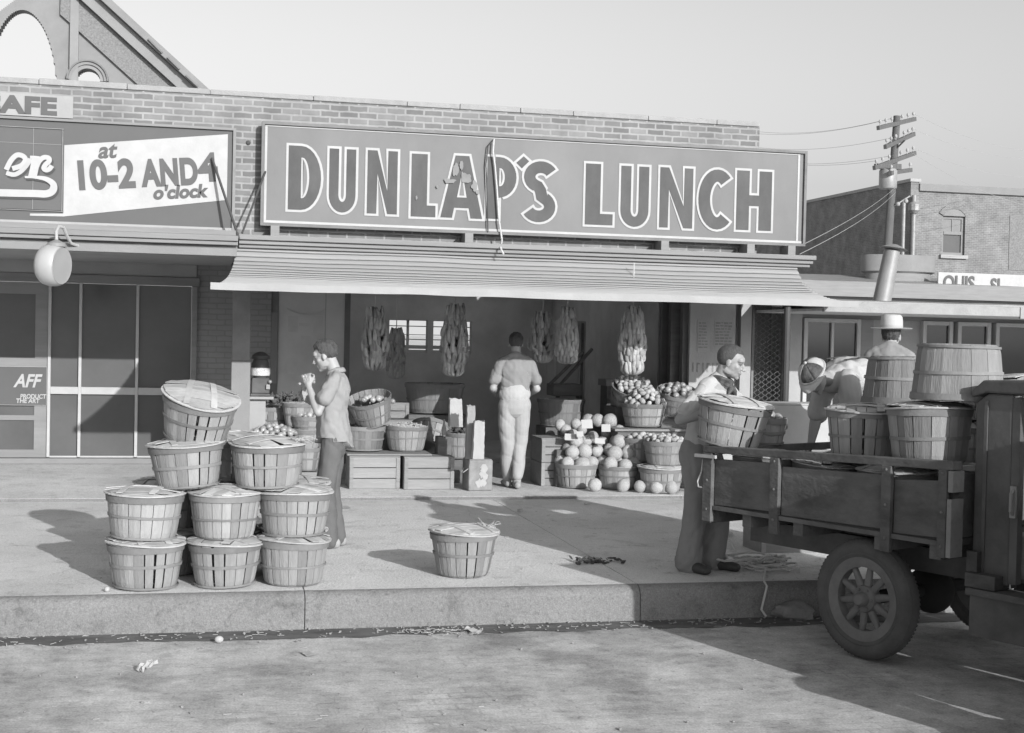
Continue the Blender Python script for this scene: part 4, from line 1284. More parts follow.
# potato and onion side
pz = G(658, 494, E2)
g0 = floorpt(663, 494, .20)
put_basket(61, g0, 'grey lidded basket on the pavement right of the melons, carrying a potato basket', GM, h=.27, rt=.24, rb=.20)
g1 = Vector((g0.x + .03, g0.y - .01, E2 + .30))
put_basket(62, g1, 'basket heaped with small potatoes on the grey lidded basket', GM, lid=False, h=.27, rt=.24, rb=.19, n=16)
heap(30, .20, g1 + Vector((0, 0, .265)), .045, .034, potato, 'small potato in the basket stacked on the grey lidded basket', 'potatoes of the stacked basket', 2)
g2 = Vector((g0.x - .10, g0.y + .42, E2 + .30))
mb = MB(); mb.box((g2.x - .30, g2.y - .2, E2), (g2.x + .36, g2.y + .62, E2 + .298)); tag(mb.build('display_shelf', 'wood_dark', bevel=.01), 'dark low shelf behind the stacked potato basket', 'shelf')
put_basket(63, g2, 'basket of onions half hidden behind the stacked potato basket', GM, lid=False, h=.27, rt=.24, rb=.19)
heap(26, .20, g2 + Vector((0, 0, .265)), .04, .034, onion, 'small onion in the half hidden basket behind the stacked potatoes', 'onions of the half hidden basket', 5)
ds = 15.6
p = Z(647, 428, ds)
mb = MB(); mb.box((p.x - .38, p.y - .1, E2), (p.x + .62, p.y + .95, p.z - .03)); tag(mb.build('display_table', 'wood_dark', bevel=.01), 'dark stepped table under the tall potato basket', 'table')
mb = MB(); mb.box((p.x - .42, p.y - .14, p.z - .028), (p.x + .66, p.y + .97, p.z - .004)); tag(mb.build('table_board', 'plank'), 'worn board edge under the tall potato basket', 'board')
g3 = Vector((p.x + .02, p.y + .2, p.z))
put_basket(64, g3, 'tall heaped potato basket on the stepped table beside the truck man', GM, lid=False, h=.27, rt=.255, rb=.20, n=16)
heap(52, .235, g3 + Vector((.02, 0, .26)), .19, .035, potato, 'pale potato in the tall heap on the stepped table', 'potatoes of the tall heap', 1)
g4 = Vector((p.x - .03, p.y + .58, p.z + .22))
mb = MB(); mb.box((g4.x - .22, g4.y - .16, p.z), (g4.x + .5, g4.y + .30, g4.z - .01)); tag(mb.build('step_box', 'wood_dark'), 'dark step box at the back of the stepped table', 'box')
put_basket(65, g4, 'tipped-forward potato basket behind and above the tall heap', GM, lid=False, rot=(R(28), 0, 0), h=.27, rt=.24, rb=.19)
heap(34, .215, g4 + Vector((0, -.125, .245)), .05, .035, potato, 'potato in the tipped-forward basket above the tall heap', 'potatoes of the tipped basket', 7, tilt=Matrix.Rotation(R(28), 3, 'X'))
p5 = Z(681, 413, 15.75)
g5 = Vector((p5.x, p5.y + .2, p5.z))
put_basket(66, g5, 'dim tipped basket of produce half hidden by the truck man\'s shoulder', GM, lid=False, rot=(R(20), 0, 0), h=.27, rt=.24, rb=.19, dim=True)
heap(16, .2, g5 + Vector((0, -.09, .25)), .03, .036, tomato, 'round fruit in the dim basket by the truck man\'s shoulder', 'fruit of the dim tipped basket', 3, tilt=Matrix.Rotation(R(20), 3, 'X'))
mb = MB(); mb.box((g5.x - .2, g5.y - .1, E2), (g5.x + .3, g5.y + .35, g5.z - .01)); tag(mb.build('produce_stand', 'wood_dark'), 'dark stand under the dim basket by the truck man', 'stand')
# fruit table with price cards
p = Z(588, 449, 15.45)
mb = MB(); mb.box((p.x - .36, p.y + .02, E2), (p.x + .40, p.y + .7, p.z - .015)); tag(mb.build('fruit_table', 'wood_dark', bevel=.01), 'dark table behind the melon baskets holding fruit and price cards', 'table')
for k, (px, py, rr) in enumerate(((610, 421, .088), (598, 420.5, .078), (588.5, 420, .072), (619, 431, .074), (617, 442, .088), (625, 444, .08), (560, 425, .064), (566, 430, .062), (576, 424, .064), (582, 430, .06), (573, 435, .066), (607, 434, .07), (593, 437, .066), (586, 441, .07), (602, 443, .075), (568, 440, .066), (631, 437, .07), (613, 450, .08), (577, 447, .07), (597, 451, .075))):
    c = Z(px, py, 15.42 + .016 * (450 - py) + .05 * (k % 3))
    melon_at(c, rr, 'round melon in the heap on the dark table behind the melon baskets', 'melons on the fruit table', k + 60)
mb = MB(); mb.box((p.x - .34, p.y + .2, p.z - .013), (p.x + .38, p.y + .68, p.z + .03)); tag(mb.build('tray', 'crate'), 'shallow wooden tray on the fruit table', 'tray')
for k, (px, py, w_, h_, lab) in enumerate(((570, 437, .12, .075, 'leftmost white price card on the fruit table'), (587, 424, .13, .10, 'tallest white price card, high in the middle of the fruit table'), (606, 428, .10, .085, 'white price card under the big round melon on the fruit table'), (600, 441, .12, .06, 'low white price card nearest the smooth melon basket'), (580, 434, .08, .06, 'small tilted white price card among the table melons'))):
    c = Z(px, py, 15.34 - .02 * k)
    mb = MB(); mb.box((-w_ / 2, 0, -h_ / 2), (w_ / 2, .004, h_ / 2));
    o = tag(mb.build('price_card', 'card'), lab, 'price card', 'white price cards'); o.location = c; o.rotation_euler = (R(-14), R(rnd.uniform(-6, 6)), R(rnd.uniform(-15, 15)))
p = Z(553, 489, 15.6)
for k in range(2):
    a = Z(551, 481, 15.5)
    put_crate(20 + k, (a.x + .05, a.y + .25, E2 + k * .265), ['slatted crate in the shade left of the gap-staved melon basket', 'slatted crate stacked on the shaded one left of the melons'][k], L=.34, W=.5, H=.26, rows=3, group='crates beside the melons', top=k == 1, material='crate')
p = Z(565, 427, 16.5)
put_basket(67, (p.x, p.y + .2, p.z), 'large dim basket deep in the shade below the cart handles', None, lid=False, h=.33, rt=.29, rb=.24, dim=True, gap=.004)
mb = MB(); mb.box((p.x - .25, p.y - .05, E2), (p.x + .25, p.y + .45, p.z - .004)); tag(mb.build('pedestal_box', 'wood_dark'), 'dark box under the large dim basket', 'box')

# left of the boy: baskets of greens and tomatoes
b0 = Z(270, 470, 14.6)
mb = MB(); mb.box((b0.x - .30, b0.y + .02, E2), (b0.x + .34, b0.y + .75, .42)); tag(mb.build('low_table', 'wood_dark', bevel=.01), 'low dark table behind the basket stack with tomatoes and greens', 'table')
p = Z(275, 449, 14.75); p1 = Vector((p.x - .02, p.y + .05, .424))
put_basket(71, p1, 'wide shallow basket heaped with pale tomatoes, behind the straw-topped basket', None, lid=False, h=.17, rt=.27, rb=.23)
heap(44, .25, p1 + Vector((0, 0, .175)), .09, .034, tomato, 'pale tomato heaped in the wide shallow basket', 'tomatoes of the shallow basket', 11)
p2 = Z(273, 433, 15.3); p2 = Vector((p2.x, p2.y + .1, p2.z))
put_basket(72, p2, 'shaded bushel basket left of the handled one, under dark greens', None, lid=False, h=.29, rt=.24, rb=.20)
mb = MB(); mb.box((p2.x - .3, p2.y - .1, E2), (p2.x + .55, p2.y + .3, p2.z - .004)); tag(mb.build('back_bench', 'wood_dark'), 'dark bench behind the low tomato table', 'bench')
mb = MB(); q = random.Random(19)
gc = Z(283, 398, 15.4)
for k in range(170):
    a = q.gauss(0, .13); c = Vector((gc.x + a, gc.y + q.gauss(0, .06), gc.z - .25 * a * a + q.gauss(0, .03)))
    mb.ball(c, (q.uniform(.012, .03), q.uniform(.012, .03), q.uniform(.006, .014)), Euler((q.uniform(-1.5, 1.5), q.uniform(-1.5, 1.5), 0)).to_matrix().to_4x4(), 6, 4, .4, k)
tag(mb.build('leafy_greens', 'greens'), 'bunch of dark leafy greens lying over the shaded basket rims left of the boy', 'greens', None, 'stuff')
p3 = Z(300, 428, 14.95)
hb = put_basket(73, (p3.x, p3.y + .16, p3.z), 'small smooth basket with a curved shadow on it, just under the boy\'s hand', None, lid=False, h=.27, rt=.185, rb=.145, n=14, gap=.003)
p4 = Z(307, 452, 14.85)
st3 = [(0, 'bottom pail basket in the narrow stack behind the boy\'s waist'), (.20, 'middle pail basket in the narrow stack behind the boy\'s waist')]
for k, (zz, lab) in enumerate(st3):
    put_basket(74 + k, (p4.x, p4.y + .16, E2 + .16 + zz), lab, 'narrow stack of pail baskets', lid=False, h=.26, rt=.155, rb=.12, n=12, gap=.004)
put_basket(76, (p4.x + .01, p4.y + .17, E2 + .56), 'topmost pail basket of the narrow stack, filled with tomatoes', 'narrow stack of pail baskets', lid=False, h=.20, rt=.17, rb=.13, n=12, gap=.004)
mb = MB(); mb.box((p4.x - .16, p4.y, E2), (p4.x + .18, p4.y + .34, E2 + .158)); tag(mb.build('footing_box', 'crate'), 'low crate box under the narrow stack of pail baskets', 'box')
heap(14, .13, Vector((p4.x + .01, p4.y + .17, E2 + .75)), .035, .034, tomato, 'tomato in the topmost pail basket of the narrow stack', 'tomatoes of the pail basket', 8)
mb = MB(); mb.box((p3.x - .16, p3.y - .0, E2), (p3.x + .1, p3.y + .34, p3.z - .004)); tag(mb.build('tall_box', 'wood_dark'), 'tall dark box under the small smooth basket', 'box')
# sweets machine on its shelf
a = Z(260, 396, 14.95)
sm_ = thing('gumball_machine', 'small glass-globed sweets machine on a shelf beside the two-tone post', 'vending machine', a)
mb = MB(); mb.box((-.11, -.09, 0), (.11, .09, .03)); mb.box((-.095, -.08, .03), (.095, .08, .20)); mb.build('base', 'truck', sm_, bevel=.01)
mb = MB(); mb.lathe([(.07, .20), (.095, .24), (.10, .31), (.09, .37), (.075, .40)], 24, cap0=True, cap1=True); mb.build('globe', 'glass', sm_, smooth=True)
mb = MB(); mb.lathe([(.102, .225), (.106, .25), (.106, .31)], 24, cap1=True, cap0=True); mb.build('sweets', 'gumball', sm_, smooth=True)
mb = MB(); mb.lathe([(.085, .402), (.10, .41), (.095, .44), (.05, .475), (.02, .485)], 24, cap0=True, cap1=True); mb.build('cap', 'truck', sm_, smooth=True)
mb = MB(); mb.box((.06, -.11, .08), (.10, -.082, .13)); mb.ball((.10, -.10, .16), .022); mb.build('coin_slot', 'galv', sm_)
mb = MB(); mb.box((a.x - .16, a.y - .12, a.z - .03), (a.x + .14, a.y + .14, a.z - .002)); mb.box((a.x - .12, a.y - .05, E2), (a.x + .06, a.y + .10, a.z - .031))
tag(mb.build('machine_stand', 'offwhite'), 'narrow pale stand with a shelf top under the sweets machine', 'stand')
cbx = Z(256, 420, 15.15)
put_crate(31, (cbx.x, cbx.y + .2, E2), 'dim upright crate beside the sweets machine stand', L=.26, W=.3, H=.70, rows=5, top=True, material='plank')

# banana bunches
def banana_bunch(seed, px0, py0, px1, py1, ds, label):
    q = random.Random(seed)
    a, b = Z((px0 + px1) / 2, py0, ds), Z((px0 + px1) / 2, py1, ds)
    H = a.z - b.z
    W_ = (px1 - px0) / FPX * ds / 2 * 1.12
    t = thing('banana_bunch', label, 'banana bunch', (a.x, a.y, b.z), q.uniform(0, 6), 'banana bunches hanging in the shop front')
    mb = MB(); mb.tube([(0, 0, .02), (.01, 0, H * .5), (0, 0, H + .03)], [.022, .03, .022], 8); mb.build('stalk', 'stalk', t)
    mb = MB(); mb.tube([(0, 0, H + .03), (0, 0, 2.55 - b.z)], .006, 5); mb.build('hanging_cord', 'rope', t)
    nh = max(7, int(H / .062))
    for i in range(nh):
        v = (i + .5) / nh
        rr = W_ * (.66 + .36 * math.sin(math.pi * min(1, max(.0, v * .95 + .12)))) * q.uniform(.92, 1.06)
        mb = MB()
        nb = 14
        for k in range(nb):
            an = 2 * math.pi * (k + .5 * (i % 2)) / nb + q.uniform(-.12, .12)
            u = Vector((math.cos(an), math.sin(an), 0))
            z = H * (v * .93 + .03)
            L = q.uniform(.13, .17)
            pts = []
            sw = q.uniform(-.25, .25)
            r2 = rr * q.uniform(.82, 1.0)
            for j in range(6):
                s_ = j / 5
                u2 = Vector((math.cos(an + sw * s_), math.sin(an + sw * s_), 0))
                pts.append(u2 * (r2 * (.45 + .50 * math.sin(min(1, s_ * 2.2) * 1.57) + .05 * math.sin(s_ * 3.1)) - .016) + Vector((0, 0, z - .06 + L * s_ * (.55 + .45 * s_))))
            mb.tube(pts, [.013, .021, .024, .024, .021, .011], 7, tone=q.uniform(.7, 1.25))
        mb.build('banana_hand', 'banana', t, smooth=True, angle=60)
    return t
banana_bunch(1, 363, 310, 388, 369, 15.6, 'banana bunch hanging leftmost in the shop front, left of the slatted window')
banana_bunch(2, 387, 331, 406, 377, 17.2, 'dim banana bunch hung lower and deeper, before the left slatted window')
banana_bunch(3, 442, 307, 468, 375, 15.5, 'long banana bunch hanging before the right slatted window')
banana_bunch(4, 530, 316, 556, 361, 15.7, 'short banana bunch hanging right behind the walking man\'s shoulder')
banana_bunch(5, 556, 311, 579, 362, 15.4, 'banana bunch hanging in front of the pale cooler door')
banana_bunch(6, 620, 310, 646, 373, 14.98, 'banana bunch with sunlit lower fingers hanging above the potato baskets')

# cooler door, handcart, lamp cord
a, b = Z(553, 402, 18.5), Z(588, 321, 18.5)
cd = thing('cooler_door', 'pale panelled cooler door at the back of the shop behind the bananas', 'door', (0, 0, 0))
mb = MB(); mb.box((a.x, a.y, E2), (b.x, a.y + .4, b.z)); mb.build('cabinet', 'white', cd, bevel=.02)
mb = MB(); mb.box((a.x + .03, a.y - .02, .10), (b.x - .10, a.y - .002, 1.45)); mb.box((a.x + .03, a.y - .02, 1.50), (b.x - .10, a.y - .002, b.z - .05)); mb.build('panel', 'enamel_dull', cd, bevel=.01)
mb = MB(); mb.box((b.x - .07, a.y - .03, .1), (b.x - .04, a.y - .002, b.z - .03)); mb.build('hinge_strip', 'wood_dark', cd)
hc = thing('handcart', 'upended handcart with two long slanting handles before the cooler door', 'handcart', (0, 0, 0))
for (p0, p1) in (((549, 385), (583, 352)), ((560, 385), (592, 349))):
    a, b = Z(*p0, 17.4), Z(*p1, 17.0)
    mb = MB(); mb.tube([a, b], .022, 8); mb.build('handle', 'wood_dark', hc, smooth=True)
a = Z(566, 392, 17.3)
mb = MB(); mb.box((a.x - .18, a.y - .05, a.z - .05), (a.x + .2, a.y + .3, a.z + .10)); mb.build('tray', 'wood_dark', hc, bevel=.01)
for s_ in (-.12, .14):
    mb = MB(); mb.box((a.x + s_, a.y, E2), (a.x + s_ + .04, a.y + .04, a.z - .051)); mb.build('leg', 'wood_dark', hc)
a = Y(325, 345, 16.4)
lc = thing('hanging_lamp', 'bare lamp socket on a long cord hanging above the boy\'s head', 'lamp', (a.x, 16.4, a.z))
mb = MB(); mb.tube([(0, 0, .05), (0, 0, 2.55 - a.z)], .006, 5); mb.build('cord', 'offwhite', lc)
mb = MB(); mb.lathe([(.01, .06), (.022, .05), (.022, 0), (.05, -.03), (.045, -.035)], 14, cap0=True); mb.build('socket', 'offwhite', lc, smooth=True)
a, b = Z(606, 386, 16.9), Z(630, 380, 16.9)
sb = thing('shop_bench', 'dark narrow bench with a pale front edge behind the potato heap', 'bench', (0, 0, 0))
mb = MB(); mb.box((a.x, a.y, a.z), (b.x + .2, a.y + .35, b.z)); mb.build('seat', 'stucco', sb)
for xx in (a.x + .02, b.x + .14):
    mb = MB(); mb.box((xx, a.y + .02, E2), (xx + .05, a.y + .3, a.z - .002)); mb.build('leg', 'wood_dark', sb)
# notices on the sunlit end pier
for (p0, p1, lab, seed_) in (((697, 320), (710, 352), 'faded narrow notice with grey lines on the sunlit end pier', 1), ((714, 320), (733, 346), 'wider faded notice right of the narrow one on the end pier', 2)):
    a, b = Y(p0[0], p1[1], PY - .003), Y(p1[0], p0[1], PY - .003)
    pn_ = thing('wall_notice', lab, 'notice', (0, 0, 0), 0, 'faded notices on the end pier')
    mb = MB(); mb.box((a.x, PY - .005, a.z), (b.x, PY - .002, b.z)); mb.build('sheet', 'offwhite', pn_)
    mb = MB(); q = random.Random(seed_)
    z = b.z - .03
    while z > a.z + .03:
        x = a.x + .015
        while x < b.x - .04:
            l = q.uniform(.02, .06); mb.box((x, PY - .0075, z - q.uniform(.012, .022)), (min(x + l, b.x - .012), PY - .0052, z)); x += l + .012
        z -= .036
    mb.build('faded_print', 'stucco', pn_)
mb = MB(); q = random.Random(8)
x = Y(690, 355, PY).x + .03
for k in range(7):
    zb_ = Y(700, 372, PY).z
    mb.box((x, PY - .004, zb_), (x + .018, PY - .0012, zb_ + .11)); 
    if k % 2: mb.box((x + .019, PY - .004, zb_ + .09), (x + .04, PY - .0012, zb_ + .108))
    x += q.uniform(.05, .075)
tag(mb.build('wall_lettering', 'stucco'), 'row of faded painted strokes low on the sunlit end pier', 'lettering')

# ------------------------------------------------------------------ people
def fuse(mb, name, material, voxel=.006, smooth=4, tone_fn=None, wr=0., wf=16., parent=None, seed=0, hem=None):
    me = bpy.data.meshes.new('tmp'); me.from_pydata(mb.v, [], mb.f)
    bm = bmesh.new(); bm.from_mesh(me); bmesh.ops.recalc_face_normals(bm, faces=bm.faces); bm.to_mesh(me); bm.free()
    o = bpy.data.objects.new('tmp', me); COL.objects.link(o)
    rm = o.modifiers.new('r', 'REMESH'); rm.mode = 'VOXEL'; rm.voxel_size = voxel
    if smooth:
        sm = o.modifiers.new('s', 'SMOOTH'); sm.iterations = smooth; sm.factor = .5
    dg = bpy.context.evaluated_depsgraph_get()
    m2 = bpy.data.meshes.new_from_object(o.evaluated_get(dg))
    bpy.data.objects.remove(o); bpy.data.meshes.remove(me)
    if wr:
        off = Vector((seed * 7.7, seed * 1.3, 0))
        nn = [v.normal.copy() for v in m2.vertices]
        for v, n_ in zip(m2.vertices, nn):
            c = v.co
            k = noise.noise(Vector((c.x * wf, c.y * wf, c.z * wf * .55)) + off) + .5 * noise.noise(Vector((c.x * wf * 2.2, c.y * wf * 2.2, c.z * wf * 1.3)) + off)
            k2 = abs(noise.noise(Vector((c.x * wf * .7 + c.z * wf * .5, c.y * wf * .7 - c.z * wf * .4, c.z * wf * .35)) + off * 2))
            v.co = c + n_ * (wr * (k * .6 - (.35 - min(.35, k2)) * 1.3 + .2))
    if hem:
        for v in m2.vertices:
            h_ = hem(v.co)
            if v.co.z < h_: v.co.z = h_ - (h_ - v.co.z) * .04
    at = m2.attributes.new('tone', 'FLOAT', 'POINT')
    at.data.foreach_set('value', [tone_fn(v.co) if tone_fn else 1. for v in m2.vertices])
    m2.polygons.foreach_set('use_smooth', [True] * len(m2.polygons))
    m2.materials.clear(); m2.materials.append(M[material])
    m2.name = name
    q = bpy.data.objects.new(name, m2); COL.objects.link(q)
    if parent is not None: q.parent = parent
    return q
def frame(c, fwd, upv=(0, 0, 1)):
    f_ = Vector(fwd).normalized(); u_ = Vector(upv)
    x_ = f_.cross(u_).normalized(); u_ = x_.cross(f_)
    return Matrix.Translation(Vector(c)) @ Matrix((x_, f_, u_)).transposed().to_4x4()
def add_head(mb, mx, neck, k=1.):
    def E_(c, r, rot=None):
        r3 = mx.to_3x3() @ (rot if rot is not None else Matrix.Identity(3))
        mb.ball(mx @ (Vector(c) * k), tuple(q * k for q in r), r3, 20, 14)
    E_((0, -.014, .030), (.073, .094, .087))
    E_((0, .030, -.030), (.058, .060, .082))
    E_((0, .038, -.082), (.046, .046, .034))
    E_((0, .074, -.102), (.021, .020, .017))
    E_((0, .066, .030), (.056, .030, .034))
    E_((0, .083, .022), (.047, .013, .008))
    for s in (-1, 1):
        E_((s * .038, .056, -.026), (.022, .020, .020))
        E_((s * .031, .074, .002), (.012, .013, .009))
        E_((s * .044, .012, -.072), (.012, .042, .024))
        E_((s * .074, -.006, -.012), (.008, .021, .033), Matrix.Rotation(R(-18 * s), 3, 'Z') @ Matrix.Rotation(R(12), 3, 'X'))
        E_((s * .011, .104, -.036), (.009, .010, .008))
    mb.limb([mx @ (Vector((0, .088, .010)) * k), mx @ (Vector((0, .106, -.018)) * k), mx @ (Vector((0, .116, -.033)) * k)], [.008 * k, .010 * k, .011 * k], 10)
    E_((0, .091, -.062), (.023, .011, .006)); E_((0, .089, -.075), (.019, .011, .007))
    mb.limb([mx @ (Vector((0, -.028, -.04)) * k), neck], [(.052 * k), (.056 * k)], 16)
def face_tone(mx, stubble=1., k=1.):
    inv = mx.inverted()
    def f_(co):
        p = inv @ co / k
        if abs(p.x) > .1 or p.y < .03 or not -.13 < p.z < .06:
            return 1.
        t = 1.
        ax_ = abs(p.x)
        e = ((ax_ - .031) / .013) ** 2 + ((p.z - .001) / .006) ** 2
        if e < 1 and p.y > .06: t = .38
        elif e < 2.6 and p.y > .06: t = .74
        if .012 < ax_ < .050 and abs(p.z - .019 + (ax_ - .03) ** 2 * 4) < .0045 and p.y > .05: t = .42
        if ax_ < .022 and abs(p.z + .0685) < .0025 and p.y > .08: t = .5
        elif ax_ < .022 and abs(p.z + .068) < .010 and p.y > .08: t = .8
        if p.z < -.045 and stubble < 1 and t == 1.: t = stubble
        if abs(ax_ - .010) < .005 and abs(p.z + .044) < .003 and p.y > .095: t = .5
        return t
    return f_
def add_hair(mx, parent, k=1., seed=0, top=.010, line=.035, back=-.085, material='hair', name='hair', strands=150, sl=.003, nz=1.):
    me_mb = MB()
    q = random.Random(seed)
    nu, nv = 40, 26
    vs, fs = [], []
    for j in range(nv + 1):
        for i in range(nu):
            ph = 2 * math.pi * i / nu
            fr_ = math.sin(ph)                       # +1 at the face
            side = abs(math.cos(ph))
            if fr_ > .55: low = line + .012
            elif fr_ > .0: low = line * (fr_ / .55) + (-.018) * (1 - fr_ / .55) + (.012 if fr_ > .4 else 0)
            else: low = -.018 + (back + .018) * min(1, -fr_ * 1.5)
            zmax_th = math.pi / 2
            z_low = (low - .030) / .087
            th_low = math.acos(max(-.96, min(.96, z_low)))
            th = th_low * j / nv
            lift = top * (1 - (j / nv) ** 3) + .004
            nzv = noise.noise(Vector((math.cos(ph) * 3 + seed, math.sin(ph) * 3, th * 3))) * .006 * nz + noise.noise(Vector((math.cos(ph) * 11, math.sin(ph) * 11 + seed, th * 4))) * .004 * nz
            if fr_ > .2: lift += top * .6 * (j / nv) * (1 - j / nv) * 4
            rx_, ry_, rz_ = .073 + lift + nzv, .094 + lift + nzv, .087 + lift * 1.2 + nzv
            vs.append(mx @ (Vector((rx_ * math.sin(th) * math.cos(ph), -.014 + ry_ * math.sin(th) * math.sin(ph), .030 + rz_ * math.cos(th))) * k))
    for j in range(nv):
        for i in range(nu):
            fs.append((j * nu + i, (j + 1) * nu + i, (j + 1) * nu + (i + 1) % nu, j * nu + (i + 1) % nu))
    me_mb.add(vs, fs)
    for k_ in range(strands):
        i = q.randrange(nu); j0 = q.randrange(1, nv - 5); j1 = min(nv, j0 + q.randrange(4, 9))
        i2 = (i + q.choice((-2, -1, 0, 1, 2))) % nu
        cen = mx @ Vector((0, -.014, .03))
        a_, b_, c_ = vs[j0 * nu + i], vs[(j0 + j1) // 2 * nu + (i + i2) // 2 if abs(i - i2) < 5 else (j0 + j1) // 2 * nu + i], vs[j1 * nu + i2]
        o_ = lambda p_, d_: p_ + (p_ - cen).normalized() * d_
        me_mb.tube([o_(a_, -.002), o_(b_, q.uniform(.0, sl)), o_(c_, q.uniform(-.002, sl))], [.003, .004, .001], 5)
    return me_mb.build(name, material, parent, smooth=True, angle=180)
def add_hand(mb, wrist, fwd, palm_n, thumb_side=1, curl=30, k=1., spread=1.):
    """palm from the wrist along fwd; palm_n is the direction the palm looks; thumb on thumb_side of fwd x palm_n"""
    f_ = Vector(fwd).normalized(); n_ = Vector(palm_n); n_ = (n_ - f_ * n_.dot(f_)).normalized()
    s_ = f_.cross(n_) * thumb_side
    w_ = Vector(wrist)
    P = lambda a, b, c: w_ + (s_ * a + f_ * b + n_ * c) * k
    for x in (-.030, -.010, .010, .030):
        mb.limb([P(x * .55, .005, 0), P(x, .078, 0)], [.016 * k, .0125 * k], 10)
    for x, L in ((.031, .068), (.011, .078), (-.010, .073), (-.030, .058)):
        pts = [P(x, .076, 0)]
        a = R(curl * .5)
        pos = Vector((x * spread, .076, 0))
        for seg, fr_ in ((0, .45), (1, .31), (2, .24)):
            pos = pos + Vector((x * .03, math.cos(a), math.sin(a))) * L * fr_
            pts.append(P(*pos)); a += R(curl)
        mb.limb(pts, [.0095 * k, .009 * k, .0082 * k, .007 * k], 9)
    mb.limb([P(.018, .018, .004), P(.046, .045, .012), P(.056, .072, .022), P(.054, .094, .034)], [.015 * k, .0125 * k, .0105 * k, .008 * k], 9)
    mb.limb([w_ - f_ * .03 * k, P(0, .02, 0)], [(.024 * k), (.024 * k)], 12)
def torso(mb, pts, rs, xax):
    mb.limb(pts, rs, 22, flat=xax)
def shoes(mb, ankle, fwd, L=.27, W_=.047, ground=0.):
    f_ = Vector((fwd[0], fwd[1], 0)).normalized()
    a = Vector(ankle)
    b = Vector((a.x, a.y, ground))
    mb.limb([b - f_ * .055 + Vector((0, 0, .042)), b + f_ * .05 + Vector((0, 0, .045)), b + f_ * (L - .10) + Vector((0, 0, .034))], [(W_ * .82, .042), (W_ * .92, .044), (W_, .032)], 14, flat=f_.cross(Vector((0, 0, 1))))
    mb.limb([b + Vector((0, 0, .05)), a], [.042, .046], 12)
def V3(*a): return Vector(a)

# --- the boy: in profile, hands up at his chin
bp_ = G(332, 547, 0)
boy = thing('person', 'boy in light shirt and dark trousers beside the basket stack, hands raised to his chin', 'person', (bp_.x, bp_.y, 0), math.atan2(.25, -.97) - R(90))
# local: +Y is the way he faces, +X his right
hx = frame((0.005, .085, 1.535), (0.05, .93, -.36))
neck = V3(0, -.005, 1.385)
mb = MB()
add_head(mb, hx, neck, .96)
torso(mb, [(0, .0, .86), (0, .015, 1.0), (0, .01, 1.12), (0, -.01, 1.26), (0, -.005, 1.35), (0, -.005, 1.40)], [(.13, .095), (.125, .09), (.125, .09), (.145, .10), (.12, .075), (.06, .05)], (1, 0, 0))
Rs, Re, Rw = V3(.165, -.01, 1.33), V3(.20, .03, 1.075), V3(.12, .235, 1.165)
Ls, Le, Lw = V3(-.165, .0, 1.33), V3(-.19, .10, 1.09), V3(-.07, .20, 1.29)
# the near arm is his left when he faces screen-left: mirror the naming, both arms are raised
mb.limb([Rs + V3(-.02, 0, -.03), Re], [.028, .031]); mb.limb([Re, Re.lerp(Rw, .35), Rw], [.035, .035, .023])
mb.limb([Ls + V3(.02, 0, -.03), Le], [.028, .031]); mb.limb([Le, Le.lerp(Lw, .35), Lw], [.035, .035, .023])
add_hand(mb, Rw, (-.25, .62, .55), (-.7, -.2, .5), 1, 42, .93)
add_hand(mb, Lw, (.3, .25, .85), (.7, -.1, .2), -1, 45, .93)
for s_, kn, an in ((1, (.075, .035, .46), (.08, -.02, .07)), (-1, (-.075, .05, .46), (-.075, .01, .07))):
    mb.limb([(s_ * .08, 0, .88), kn, an], [.078, .052, .036])
    mb.limb([(an[0], an[1], .06), (an[0] + s_ * .01, an[1] + .13, .03)], [.035, .028])
fuse(mb, 'body', 'skin', .0058, 3, face_tone(hx, 1., .96), parent=boy)
mb = MB()
torso(mb, [(0, -.005, .76), (0, .004, .90), (0, .016, 1.04), (0, .01, 1.15), (0, -.012, 1.27), (0, -.008, 1.355), (0, -.005, 1.385)], [(.172, .150), (.166, .140), (.154, .126), (.149, .115), (.156, .114), (.130, .088), (.080, .066)], (1, 0, 0))
mb.limb([Rs + V3(-.03, 0, -.008), Rs.lerp(Re, .52)], [.060, .062]); mb.limb([Ls + V3(.03, 0, -.008), Ls.lerp(Le, .52)], [.060, .062])
for s_ in (-1, 1): mb.limb([(s_ * .03, -.01, 1.385), (s_ * .13, -.01, 1.345)], [.052, .052])
sh = fuse(mb, 'shirt', 'shirt', .008, 2, None, .018, 13, boy, 1, hem=lambda c: .835 + (.055 if abs(c.x) > .10 else .055 * (abs(c.x) / .10) ** 2) - (.03 if c.y < -.02 else 0))
mb = MB()
for s_ in (-1, 1):
    mb.tube([(s_ * .02, .066, 1.375), (s_ * .06, .045, 1.395), (s_ * .072, -.02, 1.42), (s_ * .03, -.068, 1.425), (0, -.075, 1.425)], [(.012, .006), (.022, .007), (.022, .007), (.022, .007), (.022, .007)], 8)
mb.build('collar', 'shirt', boy, smooth=True, angle=180)
mb = MB()
for s_, kn, an in ((1, V3(.078, .035, .46), V3(.08, -.02, .07)), (-1, V3(-.078, .05, .46), V3(-.075, .01, .07))):
    mb.limb([V3(s_ * .075, 0, .88), V3(s_ * .08, .02, .68), kn, an.lerp(kn, .4), an + V3(0, 0, -.005)], [.088, .088, .080, .078, .076])
torso(mb, [(0, 0, .80), (0, 0, .88), (0, .0, .95)], [(.135, .100), (.138, .104), (.128, .094)], (1, 0, 0))
fuse(mb, 'trousers', 'trousers_dark', .008, 2, None, .013, 11, boy, 2)
